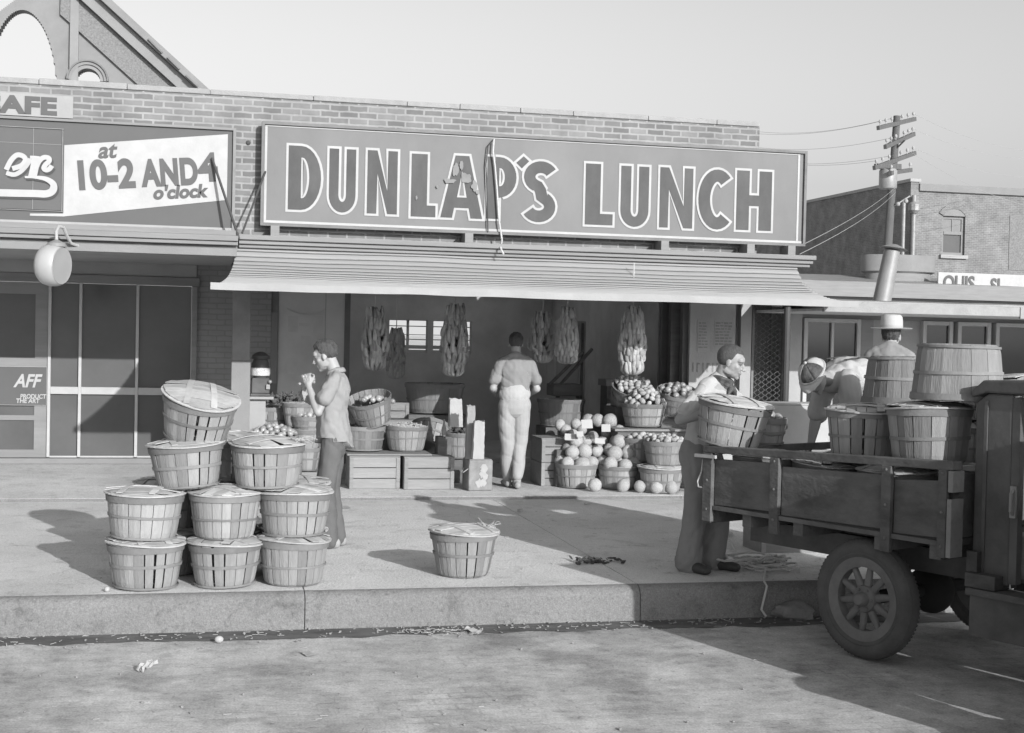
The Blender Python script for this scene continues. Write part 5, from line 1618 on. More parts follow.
for s_, an in ((1, (.08, -.02, .09)), (-1, (-.075, .01, .09))):
    mb = MB(); shoes(mb, an, (s_ * .1, 1, 0), .25, .042); fuse(mb, 'shoe', 'canvas_shoe', .007, 2, None, 0, parent=boy)
add_hair(hx, boy, .96, 3, .009, .056, -.055, strands=90, sl=.002, nz=.6)
mb = MB()
q = random.Random(4)
for k in range(26):
    c = V3(-.035 + q.gauss(0, .022), .215 + q.gauss(0, .026), 1.385 - abs(q.gauss(0, .05)))
    mb.ball(c, q.uniform(.010, .016), None, 8, 6)
gr = tag(mb.build('grapes', 'tomato', smooth=True, angle=180), 'small bunch of grapes held up at the boy\'s chin', 'grapes')
gr.location = boy.location; gr.rotation_euler = boy.rotation_euler

# --- the man walking into the shop, seen from behind
wp = G(514, 489, E2)
man = thing('person', 'man seen from behind walking into the shop in light trousers and grey shirt', 'person', (wp.x, wp.y + .06, E2), R(-3))
hx = frame((.01, .06, 1.605), (.05, .98, -.12))
neck = V3(0, 0, 1.46)
mb = MB()
add_head(mb, hx, neck)
torso(mb, [(0, 0, .88), (0, .0, 1.02), (0, .0, 1.14), (0, -.01, 1.30), (0, -.005, 1.41), (0, -.0, 1.47)], [(.155, .11), (.145, .10), (.15, .10), (.175, .115), (.15, .085), (.065, .055)], (1, 0, 0))
Rs, Re, Rw = V3(.195, -.01, 1.39), V3(.245, .00, 1.11), V3(.20, .20, 1.04)
Ls, Le, Lw = V3(-.195, -.01, 1.39), V3(-.245, .00, 1.11), V3(-.19, .20, 1.06)
for a, b, c, sd_ in ((Rs, Re, Rw, 1), (Ls, Le, Lw, -1)):
    mb.limb([a + V3(-.03 * sd_, 0, -.03), b], [.036, .038]); mb.limb([b, b.lerp(c, .35), c], [.044, .042, .028])
    add_hand(mb, c, (-.3 * sd_, .9, -.2), (-.8 * sd_, -.1, -.4), sd_, 30)
for hip, kn, an in ((V3(.085, 0, .90), V3(.075, .05, .48), V3(.045, -.01, .085)), (V3(-.085, 0, .90), V3(-.06, .06, .49), V3(-.035, .16, .08))):
    mb.limb([hip, kn, an], [.085, .056, .040]); mb.limb([an - V3(0, 0, .03), an + V3(0, .13, -.05)], [.035, .03])
fuse(mb, 'body', 'skin', .006, 3, face_tone(hx), parent=man)
mb = MB()
torso(mb, [(0, 0, 1.0), (0, .0, 1.07), (0, .0, 1.17), (0, -.01, 1.31), (0, -.008, 1.40), (0, -.002, 1.445)], [(.158, .120), (.162, .120), (.166, .119), (.180, .124), (.160, .100), (.092, .076)], (1, 0, 0))
for a, b, s_ in ((Rs, Re, 1), (Ls, Le, -1)):
    mb.limb([a + V3(-.03 * s_, 0, -.010), a.lerp(b, .66)], [.060, .068])
    mb.limb([(s_ * .04, -.012, 1.455), (s_ * .15, -.012, 1.395)], [.055, .058])
fuse(mb, 'shirt', 'shirt_grey', .008, 2, None, .016, 11, man, 3)
mb = MB()
torso(mb, [(0, 0, 1.02), (0, 0, 1.05), (0, 0, 1.075)], [(.172, .134), (.175, .136), (.174, .134)], (1, 0, 0))
fuse(mb, 'shirt_tail', 'shirt_white', .008, 2, None, .008, 16, man, 4)
mb = MB()
for s_, kn, an in ((1, V3(.078, .05, .48), V3(.045, -.01, .085)), (-1, V3(-.062, .06, .49), V3(-.035, .16, .08))):
    mb.limb([V3(s_ * .080, 0, .93), V3(s_ * .085, .025, .70), kn, an.lerp(kn, .4), an + V3(0, -.005, .055)], [.103, .093, .078, .070, .062])
torso(mb, [(0, 0, .90), (0, -.005, .98), (0, 0, 1.03)], [(.158, .120), (.160, .122), (.150, .110)], (1, 0, 0))
fuse(mb, 'trousers', 'trousers_light', .008, 3, None, .011, 8, man, 5)
mb = MB(); torso(mb, [(0, 0, 1.03), (0, 0, 1.058)], [(.165, .122), (.166, .122)], (1, 0, 0)); 
for an in (V3(.045, -.01, .09), V3(-.035, .16, .09)):
    mb = MB(); shoes(mb, an, (an.x * .8, 1, 0), .28, .045); fuse(mb, 'shoe', 'canvas_shoe', .007, 2, None, 0, parent=man)
add_hair(hx, man, 1., 5, .005, .05, -.065, strands=60, sl=.001, nz=.5)

# --- the truck man lifting a basket onto the tail of the truck
tp_ = G(703, 571, 0)
fd = Vector((.62, -.78, 0)).normalized()
tm = thing('person', 'man with dark neckerchief at the truck tail, gripping a lidded basket by its rim', 'person', (tp_.x, tp_.y + .03, 0), math.atan2(fd.y, fd.x) - R(90))
hx = frame((.0, .205, 1.570), (-.34, .86, -.28))
neck = V3(.0, .115, 1.425)
mb = MB()
add_head(mb, hx, neck)
torso(mb, [(0, -.03, .90), (0, -.01, 1.03), (0, .02, 1.15), (0, .075, 1.30), (0, .11, 1.385), (0, .118, 1.435)], [(.155, .11), (.145, .10), (.15, .105), (.175, .12), (.15, .09), (.065, .055)], (1, 0, 0))
Rs, Re, Rw = V3(.19, .075, 1.365), V3(.325, -.02, 1.14), V3(.20, .20, 1.215)
Ls, Le, Lw = V3(-.19, .08, 1.37), V3(-.30, .22, 1.13), V3(-.27, .43, 1.16)
for a, b, c in ((Rs, Re, Rw), (Ls, Le, Lw)):
    mb.limb([a, b], [.040, .039]); mb.limb([b, b.lerp(c, .35), c], [.042, .041, .028])
add_hand(mb, Rw, (-.45, .80, .05), (-.2, .1, -.9), -1, 38, 1.05)
add_hand(mb, Lw, (.2, .9, -.2), (.5, .0, -.8), 1, 38, 1.05)
for hip, kn, an in ((V3(.09, -.03, .90), V3(.10, .01, .48), V3(.11, -.05, .085)), (V3(-.09, -.03, .90), V3(-.10, .06, .48), V3(-.11, .03, .085))):
    mb.limb([hip, kn, an], [.088, .058, .042]); mb.limb([an - V3(0, 0, .03), an + V3(0, .13, -.05)], [.036, .03])
fuse(mb, 'body', 'skin_tan', .0058, 3, face_tone(hx, .86), parent=tm)
mb = MB()
torso(mb, [(0, -.03, .90), (0, -.01, 1.0), (0, .015, 1.12), (0, .065, 1.29), (0, .105, 1.38), (0, .118, 1.415)], [(.172, .128), (.168, .125), (.170, .126), (.186, .134), (.165, .108), (.095, .080)], (1, 0, 0))
for a, b, s_ in ((Rs, Re, 1), (Ls, Le, -1)):
    mb.limb([a + V3(-.03 * s_, 0, -.01), a.lerp(b, .74)], [.060, .066])
    mb.limb([(s_ * .04, .105, 1.415), (s_ * .15, .075, 1.37)], [.055, .060])
fuse(mb, 'shirt', 'shirt_white', .008, 2, None, .022, 11, tm, 7)
mb = MB()
for s_, kn, an in ((1, V3(.102, .01, .48), V3(.115, -.05, .10)), (-1, V3(-.10, .06, .48), V3(-.11, .03, .10))):
    mb.limb([V3(s_ * .085, -.03, .90), V3(s_ * .092, .0, .70), kn, an.lerp(kn, .4), an + V3(0, 0, -.03)], [.118, .106, .096, .096, .102 if s_ > 0 else .09])
torso(mb, [(0, -.03, .86), (0, -.03, .95), (0, -.02, 1.03)], [(.165, .125), (.168, .128), (.160, .118)], (1, 0, 0))
fuse(mb, 'trousers', 'trousers', .008, 2, None, .022, 9, tm, 8)
mb = MB()
for k in range(3):
    mb.tube([(.082 * math.cos(a), .125 + .078 * math.sin(a) - .010 * k, 1.455 - .022 * k + .012 * math.sin(a * 2 + k) - .035 * max(0, math.sin(a))) for a in [2 * math.pi * i / 22 for i in range(22)]], .017, 8, closed=True)
mb.limb([(-.01, .205, 1.39), (-.03, .222, 1.35), (-.05, .215, 1.30)], [.018, .024, .010]); mb.limb([(.0, .205, 1.39), (.02, .225, 1.365), (.045, .215, 1.325)], [.016, .022, .009])
fuse(mb, 'neckerchief', 'scarf', .006, 2, None, .006, 25, tm, 9)
for an, sx in ((V3(.115, -.05, .09), .25), (V3(-.11, .03, .09), -.1)):
    mb = MB(); shoes(mb, an, (sx, 1, 0), .29, .048); fuse(mb, 'shoe', 'leather', .007, 2, None, 0, parent=tm)
add_hair(hx, tm, 1., 8, .004, .062, -.070, strands=0, nz=.35)
cb_ = Z(727, 446, 9.62)
put_basket(81, (cb_.x, cb_.y, cb_.z), 'lidded basket held tilted on the truck tail by the man with the neckerchief', None, rot=(R(6), R(8), 0), h=.31, rt=.25, rb=.205, n=16)

# ------------------------------------------------------------------ the truck (local x towards its bonnet, y towards its far side)
TW = G(862, 661, -.245)
TD = Vector((math.sin(R(24)), -math.cos(R(24)), 0))
tk = thing('farm_truck', 'old dark wooden-bedded farm truck backed up to the kerb, loaded with baskets', 'truck', (TW.x, TW.y, -.245), math.atan2(TD.y, TD.x))
TM = Matrix.Translation(TW) @ Matrix.Rotation(math.atan2(TD.y, TD.x), 4, 'Z')
def TB(mbx, a, b): mbx.box(a, b)
def rail_z(x): return 1.235 + .032 * (x + 1.34)
XT, XF = -1.36, .665
YN, YF = -.04, 1.48
for y0, y1, side in ((YN, YN + .035, 'near'), (YF - .035, YF, 'far')):
    mb = MB()
    for x0, x1 in ((XT + .09, -.735), (-.66, .165), (.235, .59)):
        mb.prism([(x0, .83), (x1, .845), (x1, 1.175 + .01 * x1), (x0, 1.155 + .005 * x0)], lambda u, v, t: (u, t, v), y0, y1)
    mb.build('side_board', 'truck_wood', tk, bevel=.004)
    mb = MB()
    mb.prism([(XT, rail_z(XT) - .045), (XF, rail_z(XF) - .05), (XF, rail_z(XF)), (XT, rail_z(XT))], lambda u, v, t: (u, t, v), y0 - .03, y1 + .03)
    mb.build('top_rail', 'truck_wood', tk, bevel=.004)
    for x0, x1, zb_ in ((XT + .005, XT + .09, .715), (-.735, -.66, .705), (.165, .235, .715), (.57, .628, .735)):
        mb = MB(); mb.box((x0, y0 - .035, zb_), (x1, y0 - .002 if side == 'near' else y1 + .03, rail_z(x0) - .046)); sk_ = mb.build('stake', 'truck_wood', tk, bevel=.004)
        if side == 'near':
            mb = MB()
            for zz in (.80, 1.0, rail_z(x0) - .07): mb.ball(((x0 + x1) / 2, y0 - .036, zz), (.010, .006, .010), None, 8, 6)
            mb.build('bolt_heads', 'rim', sk_)
    mb = MB(); mb.box((XT + .1, y0 - .02, .800), (XF - .03, y0 - .003, .828)); mb.build('bottom_rail', 'truck_wood', tk)
    mb = MB(); 
    mb.box((.632, y0 - .033, .74), (.664, y1 + .05, 1.08)); mb.build('front_post', 'truck_sunlit_end', tk, bevel=.003)
    mb = MB(); mb.box((.634, y0 - .030, 1.12), (.668, y1 + .045, 1.245)); mb.build('front_block', 'truck_sunlit_end', tk, bevel=.003)
mb = MB(); mb.box((XT + .02, YN + .04, .80), (XF - .04, YF - .04, .84)); mb.build('bed_floor', 'truck_wood', tk)
mb = MB(); mb.box((.60, YN + .04, .845), (.63, YF - .04, 1.22)); mb.build('headboard', 'truck_wood', tk)
mb = MB(); mb.box((XT + .01, YN + .1, 1.175), (XT + .05, YF - .1, 1.225)); mb.build('tail_rail', 'truck_wood', tk, bevel=.004)
mb = MB(); mb.box((XT - .01, YN - .0, .70), (XT + .06, YF, .795)); mb.build('rear_sill', 'truck_wood', tk, bevel=.005)
for x in (-1.0, -.55, .1, .5):
    mb = MB(); mb.box((x, YN + .0, .715), (x + .08, YF, .798)); mb.build('cross_sill', 'truck_wood', tk)
for y in (.32, 1.05):
    mb = MB(); mb.box((XT + .1, y, .56), (3.1, y + .07, .712)); mb.build('chassis_rail', 'truck', tk)
mb = MB(); mb.tube([(-.03, .03, .378), (-.03, 1.42, .378)], .045, 10); mb.ball((-.03, .72, .378), (.16, .13, .16)); mb.build('rear_axle', 'black', tk, smooth=True)
def wheel(x, y, side):
    w_ = MB()
    prof = []
    W2, Rr, ri = .066, .378, .262
    for k in range(13):
        a = R(-30 + 240 * k / 12)
        prof.append((Rr - .058 + .058 * math.sin(a) if True else 0, -math.cos(a) * W2))
    prof = [(ri, -.05)] + [(ri + .02, -.060)] + prof + [(ri + .02, .060), (ri, .05)]
    rx_ = Matrix.Translation((x, y, .378)) @ Matrix.Rotation(R(90), 4, 'X')
    w_.lathe(prof, 56, rx_)
    # tread lugs
    for k in range(84):
        a = 2 * math.pi * k / 84
        m_ = rx_ @ Matrix.Rotation(a, 4, 'Z')
        for sgn in (-1, 1):
            w_.box((Rr - .016, -.007 + .005 * sgn, sgn * .030 - .014), (Rr - .0085, .007 + .005 * sgn, sgn * .030 + .010), m_)
    o = w_.build('wheel', 'rubber', tk, smooth=True, angle=40)
    r_ = MB(); r_.lathe([(.200, -.035), (.212, -.048), (.250, -.052), (.262, -.046), (.266, -.062), (.272, -.062), (.270, -.040), (.262, .05), (.200, .035), (.200, -.035)], 48, rx_)
    r_.build('rim', 'rim', o, smooth=True, angle=40)
    for k in range(10):
        a = 2 * math.pi * (k + .3) / 10
        sp = MB()
        p0 = rx_ @ Vector((.05 * math.cos(a), .05 * math.sin(a), -.005 * side)); p1 = rx_ @ Vector((.205 * math.cos(a), .205 * math.sin(a), .0))
        sp.tube([p0, p0.lerp(p1, .3), p1], [(.024, .019), (.026, .020), (.020, .019)], 10); sp.build('spoke', 'rim', o, smooth=True)
    h_ = MB()
    sg_ = -1 if side < 0 else 1
    h_.lathe([(.088, .03 * sg_), (.088, -.02 * sg_), (.080, -.032 * sg_), (.045, -.036 * sg_), (.042, -.075 * sg_), (.030, -.088 * sg_), (.0, -.09 * sg_)], 24, rx_ @ Matrix.Rotation(math.pi if side > 0 else 0, 4, 'X') @ Matrix.Diagonal((1, 1, -1 if side > 0 else 1, 1)))
    for k in range(6):
        a = 2 * math.pi * k / 6
        h_.ball(rx_ @ Vector((.064 * math.cos(a), .064 * math.sin(a), .036)), .009, None, 8, 6)
    h_.build('hub', 'rim', o, smooth=True, angle=40)
wheel(-.03, .066, -1); wheel(-.03, 1.38, 1); wheel(2.75, .066, -1); wheel(2.75, 1.38, 1)
# cab, a little narrower than the bed
CX0, CN, CFR = .69, .10, 1.30
mb = MB()
for y0, y1 in ((CN, CN + .03), (CFR - .03, CFR)):
    mb.prism([(CX0, .60), (CX0 + .24, .60), (CX0 + .24, 1.70), (CX0 + .08, 1.70), (CX0, 1.64)], lambda u, v, t: (u, t, v), y0, y1)
xb = CX0
mb.box((xb + .002, CN + .031, .60), (xb + .03, CFR - .031, 1.30)); mb.box((xb + .002, CN + .031, 1.301), (xb + .03, CN + .3, 1.66)); mb.box((xb + .002, CFR - .3, 1.301), (xb + .03, CFR - .031, 1.66)); mb.box((xb + .002, CN + .301, 1.52), (xb + .03, CFR - .301, 1.66))
mb.build('cab', 'truck', tk, bevel=.012)
mb = MB()
mb.prism([(CX0 - .015, 1.672), (CX0 - .01, 1.715), (CX0 + .06, 1.775), (1.35, 1.79), (1.95, 1.76), (2.02, 1.72), (1.98, 1.69), (CX0 + .08, 1.702)], lambda u, v, t: (u, t, v), CN - .03, CFR + .03)
mb.build('cab_roof', 'truck', tk, bevel=.012)
mb = MB(); mb.box((CX0 + .06, CN - .008, .64), (CX0 + .085, CN - .001, 1.66)); mb.build('pillar_strip', 'truck', tk, bevel=.003)
mb = MB(); mb.box((CX0 + .241, CN, .62), (CX0 + .29, CN + .05, 1.68)); mb.build('door_post', 'truck', tk)
for y in (CN, CFR - .05):
    mb = MB(); mb.prism([(1.68, 1.18), (1.75, 1.18), (1.88, 1.70), (1.81, 1.70)], lambda u, v, t: (u, t, v), y, y + .05); mb.build('windscreen_post', 'truck', tk)
dm = Matrix.Translation((1.72, CN - .01, 0)) @ Matrix.Rotation(R(-96), 4, 'Z')      # unseen near door, set open and solid for its shadow, hinged at windscreen post
mb = MB()
mb.box((0, -.02, .46), (.84, .02, 1.68)); mb.box((.06, .021, 1.20), (.78, .027, 1.63)); mb.box((.06, -.027, 1.20), (.78, -.021, 1.63))
mb.v = [tuple(dm @ Vector(p)) for p in mb.v]
dd_ = mb.build('door', 'truck', tk, bevel=.006)
mb = MB(); mb.tube([dm @ Vector((.74, .022, 1.08)), dm @ Vector((.74, .05, 1.08)), dm @ Vector((.64, .05, 1.08))], .010, 8); mb.build('handle', 'galv', dd_)
mb = MB(); mb.box((CX0 + .24, CFR - .03, .62), (1.70, CFR - .001, 1.22)); mb.build('door', 'truck', tk)
mb = MB(); mb.box((CX0 + .10, CN + .06, .62), (1.30, CFR - .06, .92)); mb.box((CX0 + .04, CN + .06, .921), (CX0 + .17, CFR - .06, 1.32)); mb.build('seat', 'wood_dark', tk, bevel=.03)
mb = MB(); mb.box((1.68, CN + .03, .60), (1.72, CFR - .03, 1.24)); mb.build('cowl', 'truck', tk)
mb = MB(); mb.prism([(.26, .66), (.22, 1.10), (.36, 1.24), (.72, 1.28), (1.08, 1.24), (1.22, 1.10), (1.18, .66)], lambda u, v, t: (t, u, v), 1.725, 2.85); mb.build('bonnet', 'truck', tk, bevel=.03)
mb = MB(); mb.prism([(.26, .62), (.22, 1.16), (.36, 1.30), (.72, 1.33), (1.08, 1.30), (1.22, 1.16), (1.18, .62)], lambda u, v, t: (t, u, v), 2.86, 2.96); mb.build('radiator', 'galv', tk, bevel=.02)
for y in (.10, 1.10):
    mb = MB(); mb.ball((3.02, y + .12, 1.0), (.11, .12, .12)); mb.build('headlight', 'galv', tk, smooth=True)
for y0, y1 in ((-.16, .20), (1.24, 1.60)):
    mb = MB()
    mb.grid(14, 2, lambda u, v: (2.75 + .50 * math.cos(R(185 - 185 * u)), y0 + (y1 - y0) * v, .42 + .44 * math.sin(R(185 - 185 * u)) + .03 * math.sin(math.pi * v)))
    mb.build('front_fender', 'truck', tk, smooth=True, angle=60, wall=.012)
    mb = MB(); mb.box((.72, y0 + .16, .535), (2.10, y1, .575)); mb.build('running_board', 'truck_wood', tk, bevel=.004)
    mb = MB(); mb.box((.74, y0 + .18, .30), (2.25, y0 + .21, .533)); mb.build('valance', 'truck', tk)
mb = MB(); mb.box((.70, .02, .577), (.90, .24, .66)); mb.build('step_block', 'truck_wood', tk, bevel=.006)
mb = MB(); mb.box((.69, .05, .663), (.76, .55, .78)); mb.build('body_mount', 'truck', tk)
mb = MB(); mb.tube([(CX0 + .27, CN - .02, 1.02), (CX0 + .27, CN - .04, 1.04), (CX0 + .27, CN - .04, 1.14), (CX0 + .27, CN - .02, 1.16)], .010, 8); mb.box((CX0 + .25, CN - .02, 1.0), (CX0 + .285, CN - .001, 1.18)); mb.build('door_latch', 'galv', tk)
# iron hook and white cleat on the tail
mb = MB(); hk = [TM @ Vector(p) for p in ((XT - .02, -.05, 1.135), (XT - .02, -.06, 1.05), (XT - .045, -.07, .985), (XT - .035, -.07, .945), (XT + .0, -.07, .945))]
mb.tube(hk, .006, 6); tag(mb.build('hook', 'rope', smooth=True), 'pale iron hook hanging from the truck\'s tail corner', 'hook')
mb = MB(); a = TM @ Vector((XT - .06, -.085, 1.165)); b = TM @ Vector((XT + .14, -.085, 1.168)); mb.bar(a, b, .018, .022); tag(mb.build('latch_bar', 'paper'), 'short pale wooden bar stuck across the truck\'s tail corner', 'bar')

def truck_px(px, py, dist): return Z(px, py, dist)
GT = 'lidded baskets loaded on the truck'
# lower layer, mostly hidden by the side boards
for k, (x, y) in enumerate(((-1.05, .26), (-.52, .27), (.02, .27), (.36, .74), (-.2, .78), (-.75, .8))):
    p = TM @ Vector((x, y, .842))
    put_basket(90 + k, p, ['lower basket on the truck bed nearest the tail, lid showing above the side board', 'lower basket on the truck bed, second from the tail along the near side', 'lower basket on the truck bed right above the rear wheel', 'lower basket on the truck bed against the headboard', 'lower basket in the middle of the truck bed', 'lower basket on the far side of the truck bed near the tail'][k], GT, rot=(0, 0, k), h=.335, rt=.24, rb=.2)
for k, (x, y, n_) in enumerate(((-.15, 1.20, 3), (.33, 1.22, 3))):
    for j in range(n_):
        p = TM @ Vector((x, y, .842 + .315 * j))
        put_basket(120 + 4 * k + j, p, [['bottom', 'middle', 'top'][j] + ' lidded basket of the far-side stack ' + ['behind the upside-down big basket', 'against the truck\'s headboard'][k]][0], GT, rot=(0, 0, k + j * 1.3), h=.28, rt=.245, rb=.2)
for j in range(4):  # out-of-view baskets added on the road for the shadow they cast
    put_basket(140 + j, (4.27 + .46 * (j % 2), 5.33 + .12 * (j % 2), -.243 + .345 * (j // 2)), ['lower basket nearer the camera', 'lower basket nearer the truck', 'upper basket nearer the camera', 'upper basket nearer the truck'][j] + ' in the unseen lidded stack added for its shadow beside the open cab door', GT, rot=(0, 0, 1 + j), h=.31, rt=.25, rb=.205)
def inbed(px, py, along_max=None, yl=.3):
    """point on the truck's long vertical plane at y = yl seen at that pixel"""
    n_ = Vector((math.cos(R(24)), math.sin(R(24)), 0))
    d = ray(px, py)
    t_ = ((TW + n_ * yl - EYE).dot(n_)) / d.dot(n_)
    return EYE + d * t_
zt2 = -.245 + .842 + .375
p = inbed(863, 440, yl=.27); put_basket(101, (p.x, p.y, zt2 + .0), 'lidded basket on the truck in half shadow, left of the sunlit one', GT, rot=(0, 0, 1.1), h=.32, rt=.225, rb=.19, n=16)
p = inbed(930, 440, yl=.235); put_basket(102, (p.x, p.y, zt2 + .03), 'big broad-staved lidded basket on the truck, sunlit left and shaded right', GT, rot=(R(-2), 0, .2), h=.335, rt=.25, rb=.215, n=14)
zu = zt2 + .03 + .375
p = inbed(957, 400, yl=.29); put_basket(103, (p.x, p.y, zu + .36), 'big basket turned upside down on top of the truck load', GT, rot=(R(180), R(1), .9), lid=False, h=.345, rt=.268, rb=.232, n=14, gap=.004)
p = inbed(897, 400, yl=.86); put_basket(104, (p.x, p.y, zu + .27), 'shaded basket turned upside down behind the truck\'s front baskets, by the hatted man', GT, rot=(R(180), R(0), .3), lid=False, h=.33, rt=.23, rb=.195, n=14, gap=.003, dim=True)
put_basket(105, (p.x, p.y, zt2 - .01), 'hidden lidded basket under the shaded upside-down one', GT, rot=(0, 0, 1.9), h=.31, rt=.235, rb=.2)
p = inbed(764, 447, yl=.62); put_basket(106, (p.x, p.y, zt2 - .0), 'small open fruit basket on the truck behind the truck man\'s load', None, rot=(0, 0, .4), lid=False, h=.20, rt=.16, rb=.13, n=12, gap=.004)
heap(12, .12, Vector((p.x, p.y, zt2 + .19)), .03, .036, tomato, 'dark fruit in the small open basket on the truck', 'fruit in the truck\'s small basket', 4)

# white carton on a crate beyond the truck
a, b = Z(768, 447, 11.1), Z(836, 404, 11.1)
ct = thing('carton', 'tall white carton on a crate beyond the truck, below the bending man', 'carton', ((a.x + b.x) / 2, a.y + .2, a.z - .02))
mb = MB(); mb.box((-.28, -.16, 0), (.28, .18, b.z - a.z)); mb.build('body', 'white', ct, bevel=.008)
mb = MB(); mb.box((-.285, -.165, b.z - a.z + .001), (.285, .185, b.z - a.z + .012)); mb.build('lid', 'white', ct)
put_crate(61, ((a.x + b.x) / 2, a.y + .2, 0), 'upended plain crate under the white carton beyond the truck', L=.6, W=.36, H=a.z - .04, rows=5, top=True)

# --- bending man in cap and braces beyond the truck
bm_ = Z(872, 440, 10.35)
bn_ = thing('person', 'man in pale shirt, braces and two-tone cap bending far over the truck load', 'person', (bm_.x, bm_.y, 0), 0)
# local axes here are the world's: he bends towards -x and a little towards the camera
sp0 = Z(874, 391, 10.45) - bn_.location
hd = Z(814, 376, 9.88) - bn_.location
shl = Z(831, 380, 10.05) - bn_.location
dirb = (shl - sp0).normalized()
hx = frame(hd, (-.45, -.55, -.72), (-.75, -.35, .55))
mb = MB()
add_head(mb, hx, shl)
xa = Vector((dirb.y, -dirb.x, 0)).normalized()
LZ = -.245 + .842
mid = sp0.lerp(shl, .5) + V3(0, 0, .06)
torso(mb, [sp0, sp0.lerp(mid, .5) + V3(0, 0, .04), mid, mid.lerp(shl, .6) + V3(0, 0, .02), shl], [(.15, .11), (.145, .10), (.16, .11), (.16, .10), (.07, .06)], xa)
nS, fS = shl + V3(.10, -.15, -.0), shl + V3(.05, .18, -.02)
nE, nW = nS + V3(-.02, -.06, -.24), nS + V3(-.09, -.05, -.46)
fE, fW = fS + V3(-.05, .04, -.25), fS + V3(-.12, -.02, -.46)
for a, b, c in ((nS, nE, nW), (fS, fE, fW)):
    mb.limb([a, b], [.055, .043]); mb.limb([b, b.lerp(c, .35), c], [.045, .043, .028])
    add_hand(mb, c, (-.2, 0, -1), (-.8, .2, 0), 1, 35)
for s_ in (-1, 1):
    mb.limb([sp0 + V3(.03, s_ * .09, -.06), V3(-.14, s_ * .11, .42 + LZ), V3(.06, s_ * .10, .09 + LZ)], [.088, .058, .042]); mb.limb([V3(.06, s_ * .10, .06 + LZ), V3(-.08, s_ * .11, .03 + LZ)], [.036, .03])
fuse(mb, 'body', 'skin_tan', .007, 3, face_tone(hx), parent=bn_)
mb = MB()
torso(mb, [sp0 + V3(-.02, 0, .0), sp0.lerp(mid, .5) + V3(0, 0, .045), mid + V3(0, 0, .01), mid.lerp(shl, .6) + V3(0, 0, .02), shl.lerp(mid, .08)], [(.175, .14), (.18, .14), (.19, .145), (.185, .13), (.10, .09)], xa)
for a, b in ((nS, nE), (fS, fE)):
    mb.limb([a.lerp(shl, .2), a.lerp(b, .9)], [.085, .085])
fuse(mb, 'shirt', 'shirt_white', .008, 3, None, .026, 9, bn_, 11)
mb = MB()
for s_ in (-1, 1):
    mb.limb([sp0 + V3(.03, s_ * .085, -.05), V3(-.14, s_ * .11, .42 + LZ), V3(.065, s_ * .10, .08 + LZ)], [.115, .095, .085])
torso(mb, [sp0 + V3(.04, 0, -.12), sp0 + V3(.02, 0, -.02), sp0 + V3(-.05, 0, .05)], [(.165, .13), (.17, .135), (.165, .12)], xa)
fuse(mb, 'trousers', 'trousers_dark', .008, 3, None, .012, 10, bn_, 12)
mb = MB()
for s_ in (-1, 1):
    pts = []
    for t_ in (0, .25, .5, .75, .95):
        c = sp0.lerp(mid, t_ * 2) if t_ < .5 else mid.lerp(shl, t_ * 2 - 1)
        up_n = dirb.cross(xa); up_n = up_n if up_n.z > 0 else -up_n
        pts.append(c + xa * s_ * .085 + up_n * (.150 + .010 * math.sin(math.pi * t_)))
    mb.tube(pts, [(.018, .004)] * 5, 8, flat=xa)
mb.build('braces', 'scarf', bn_, smooth=True)
for s_ in (-1, 1):
    mb = MB(); shoes(mb, V3(.06, s_ * .10, .09 + LZ), (-1, s_ * .1, 0), .29, .048, LZ); fuse(mb, 'shoe', 'leather', .008, 2, None, 0, parent=bn_)
# cap: six gores, alternating pale and dark, with button and brim
mb = MB(); mb2 = MB()
for k in range(6):
    vs, fs = [], []
    for j in range(7):
        th = R(4 + 88 * j / 6)
        for i in range(6):
            ph = 2 * math.pi * (k + i / 5) / 6
            vs.append(hx @ V3(.098 * math.sin(th) * math.cos(ph), -.012 + .118 * math.sin(th) * math.sin(ph), .035 + .092 * math.cos(th)))
    for j in range(6):
        for i in range(5):
            fs.append((j * 6 + i, (j + 1) * 6 + i, (j + 1) * 6 + i + 1, j * 6 + i + 1))
    (mb if k % 3 == 0 else mb2).add(vs, fs)
mb.tube([hx @ V3(.100 * math.cos(a), -.012 + .121 * math.sin(a), .032) for a in [2 * math.pi * i / 30 for i in range(30)]], .008, 6, closed=True)
mb.ball(hx @ V3(0, -.012, .128), .012, None, 10, 6)
mb.grid(12, 3, lambda u, v: hx @ V3((.098 + .0 * v) * math.cos(R(25 + 130 * u)) * (1 + .25 * v), -.012 + (.118 + .075 * v * math.sin(math.pi * u)) * math.sin(R(25 + 130 * u)), .030 - .02 * v))
mb.build('cap', 'shirt_white', bn_, smooth=True, wall=.003)
mb2.build('cap_panels', 'scarf', bn_, smooth=True, wall=.003)

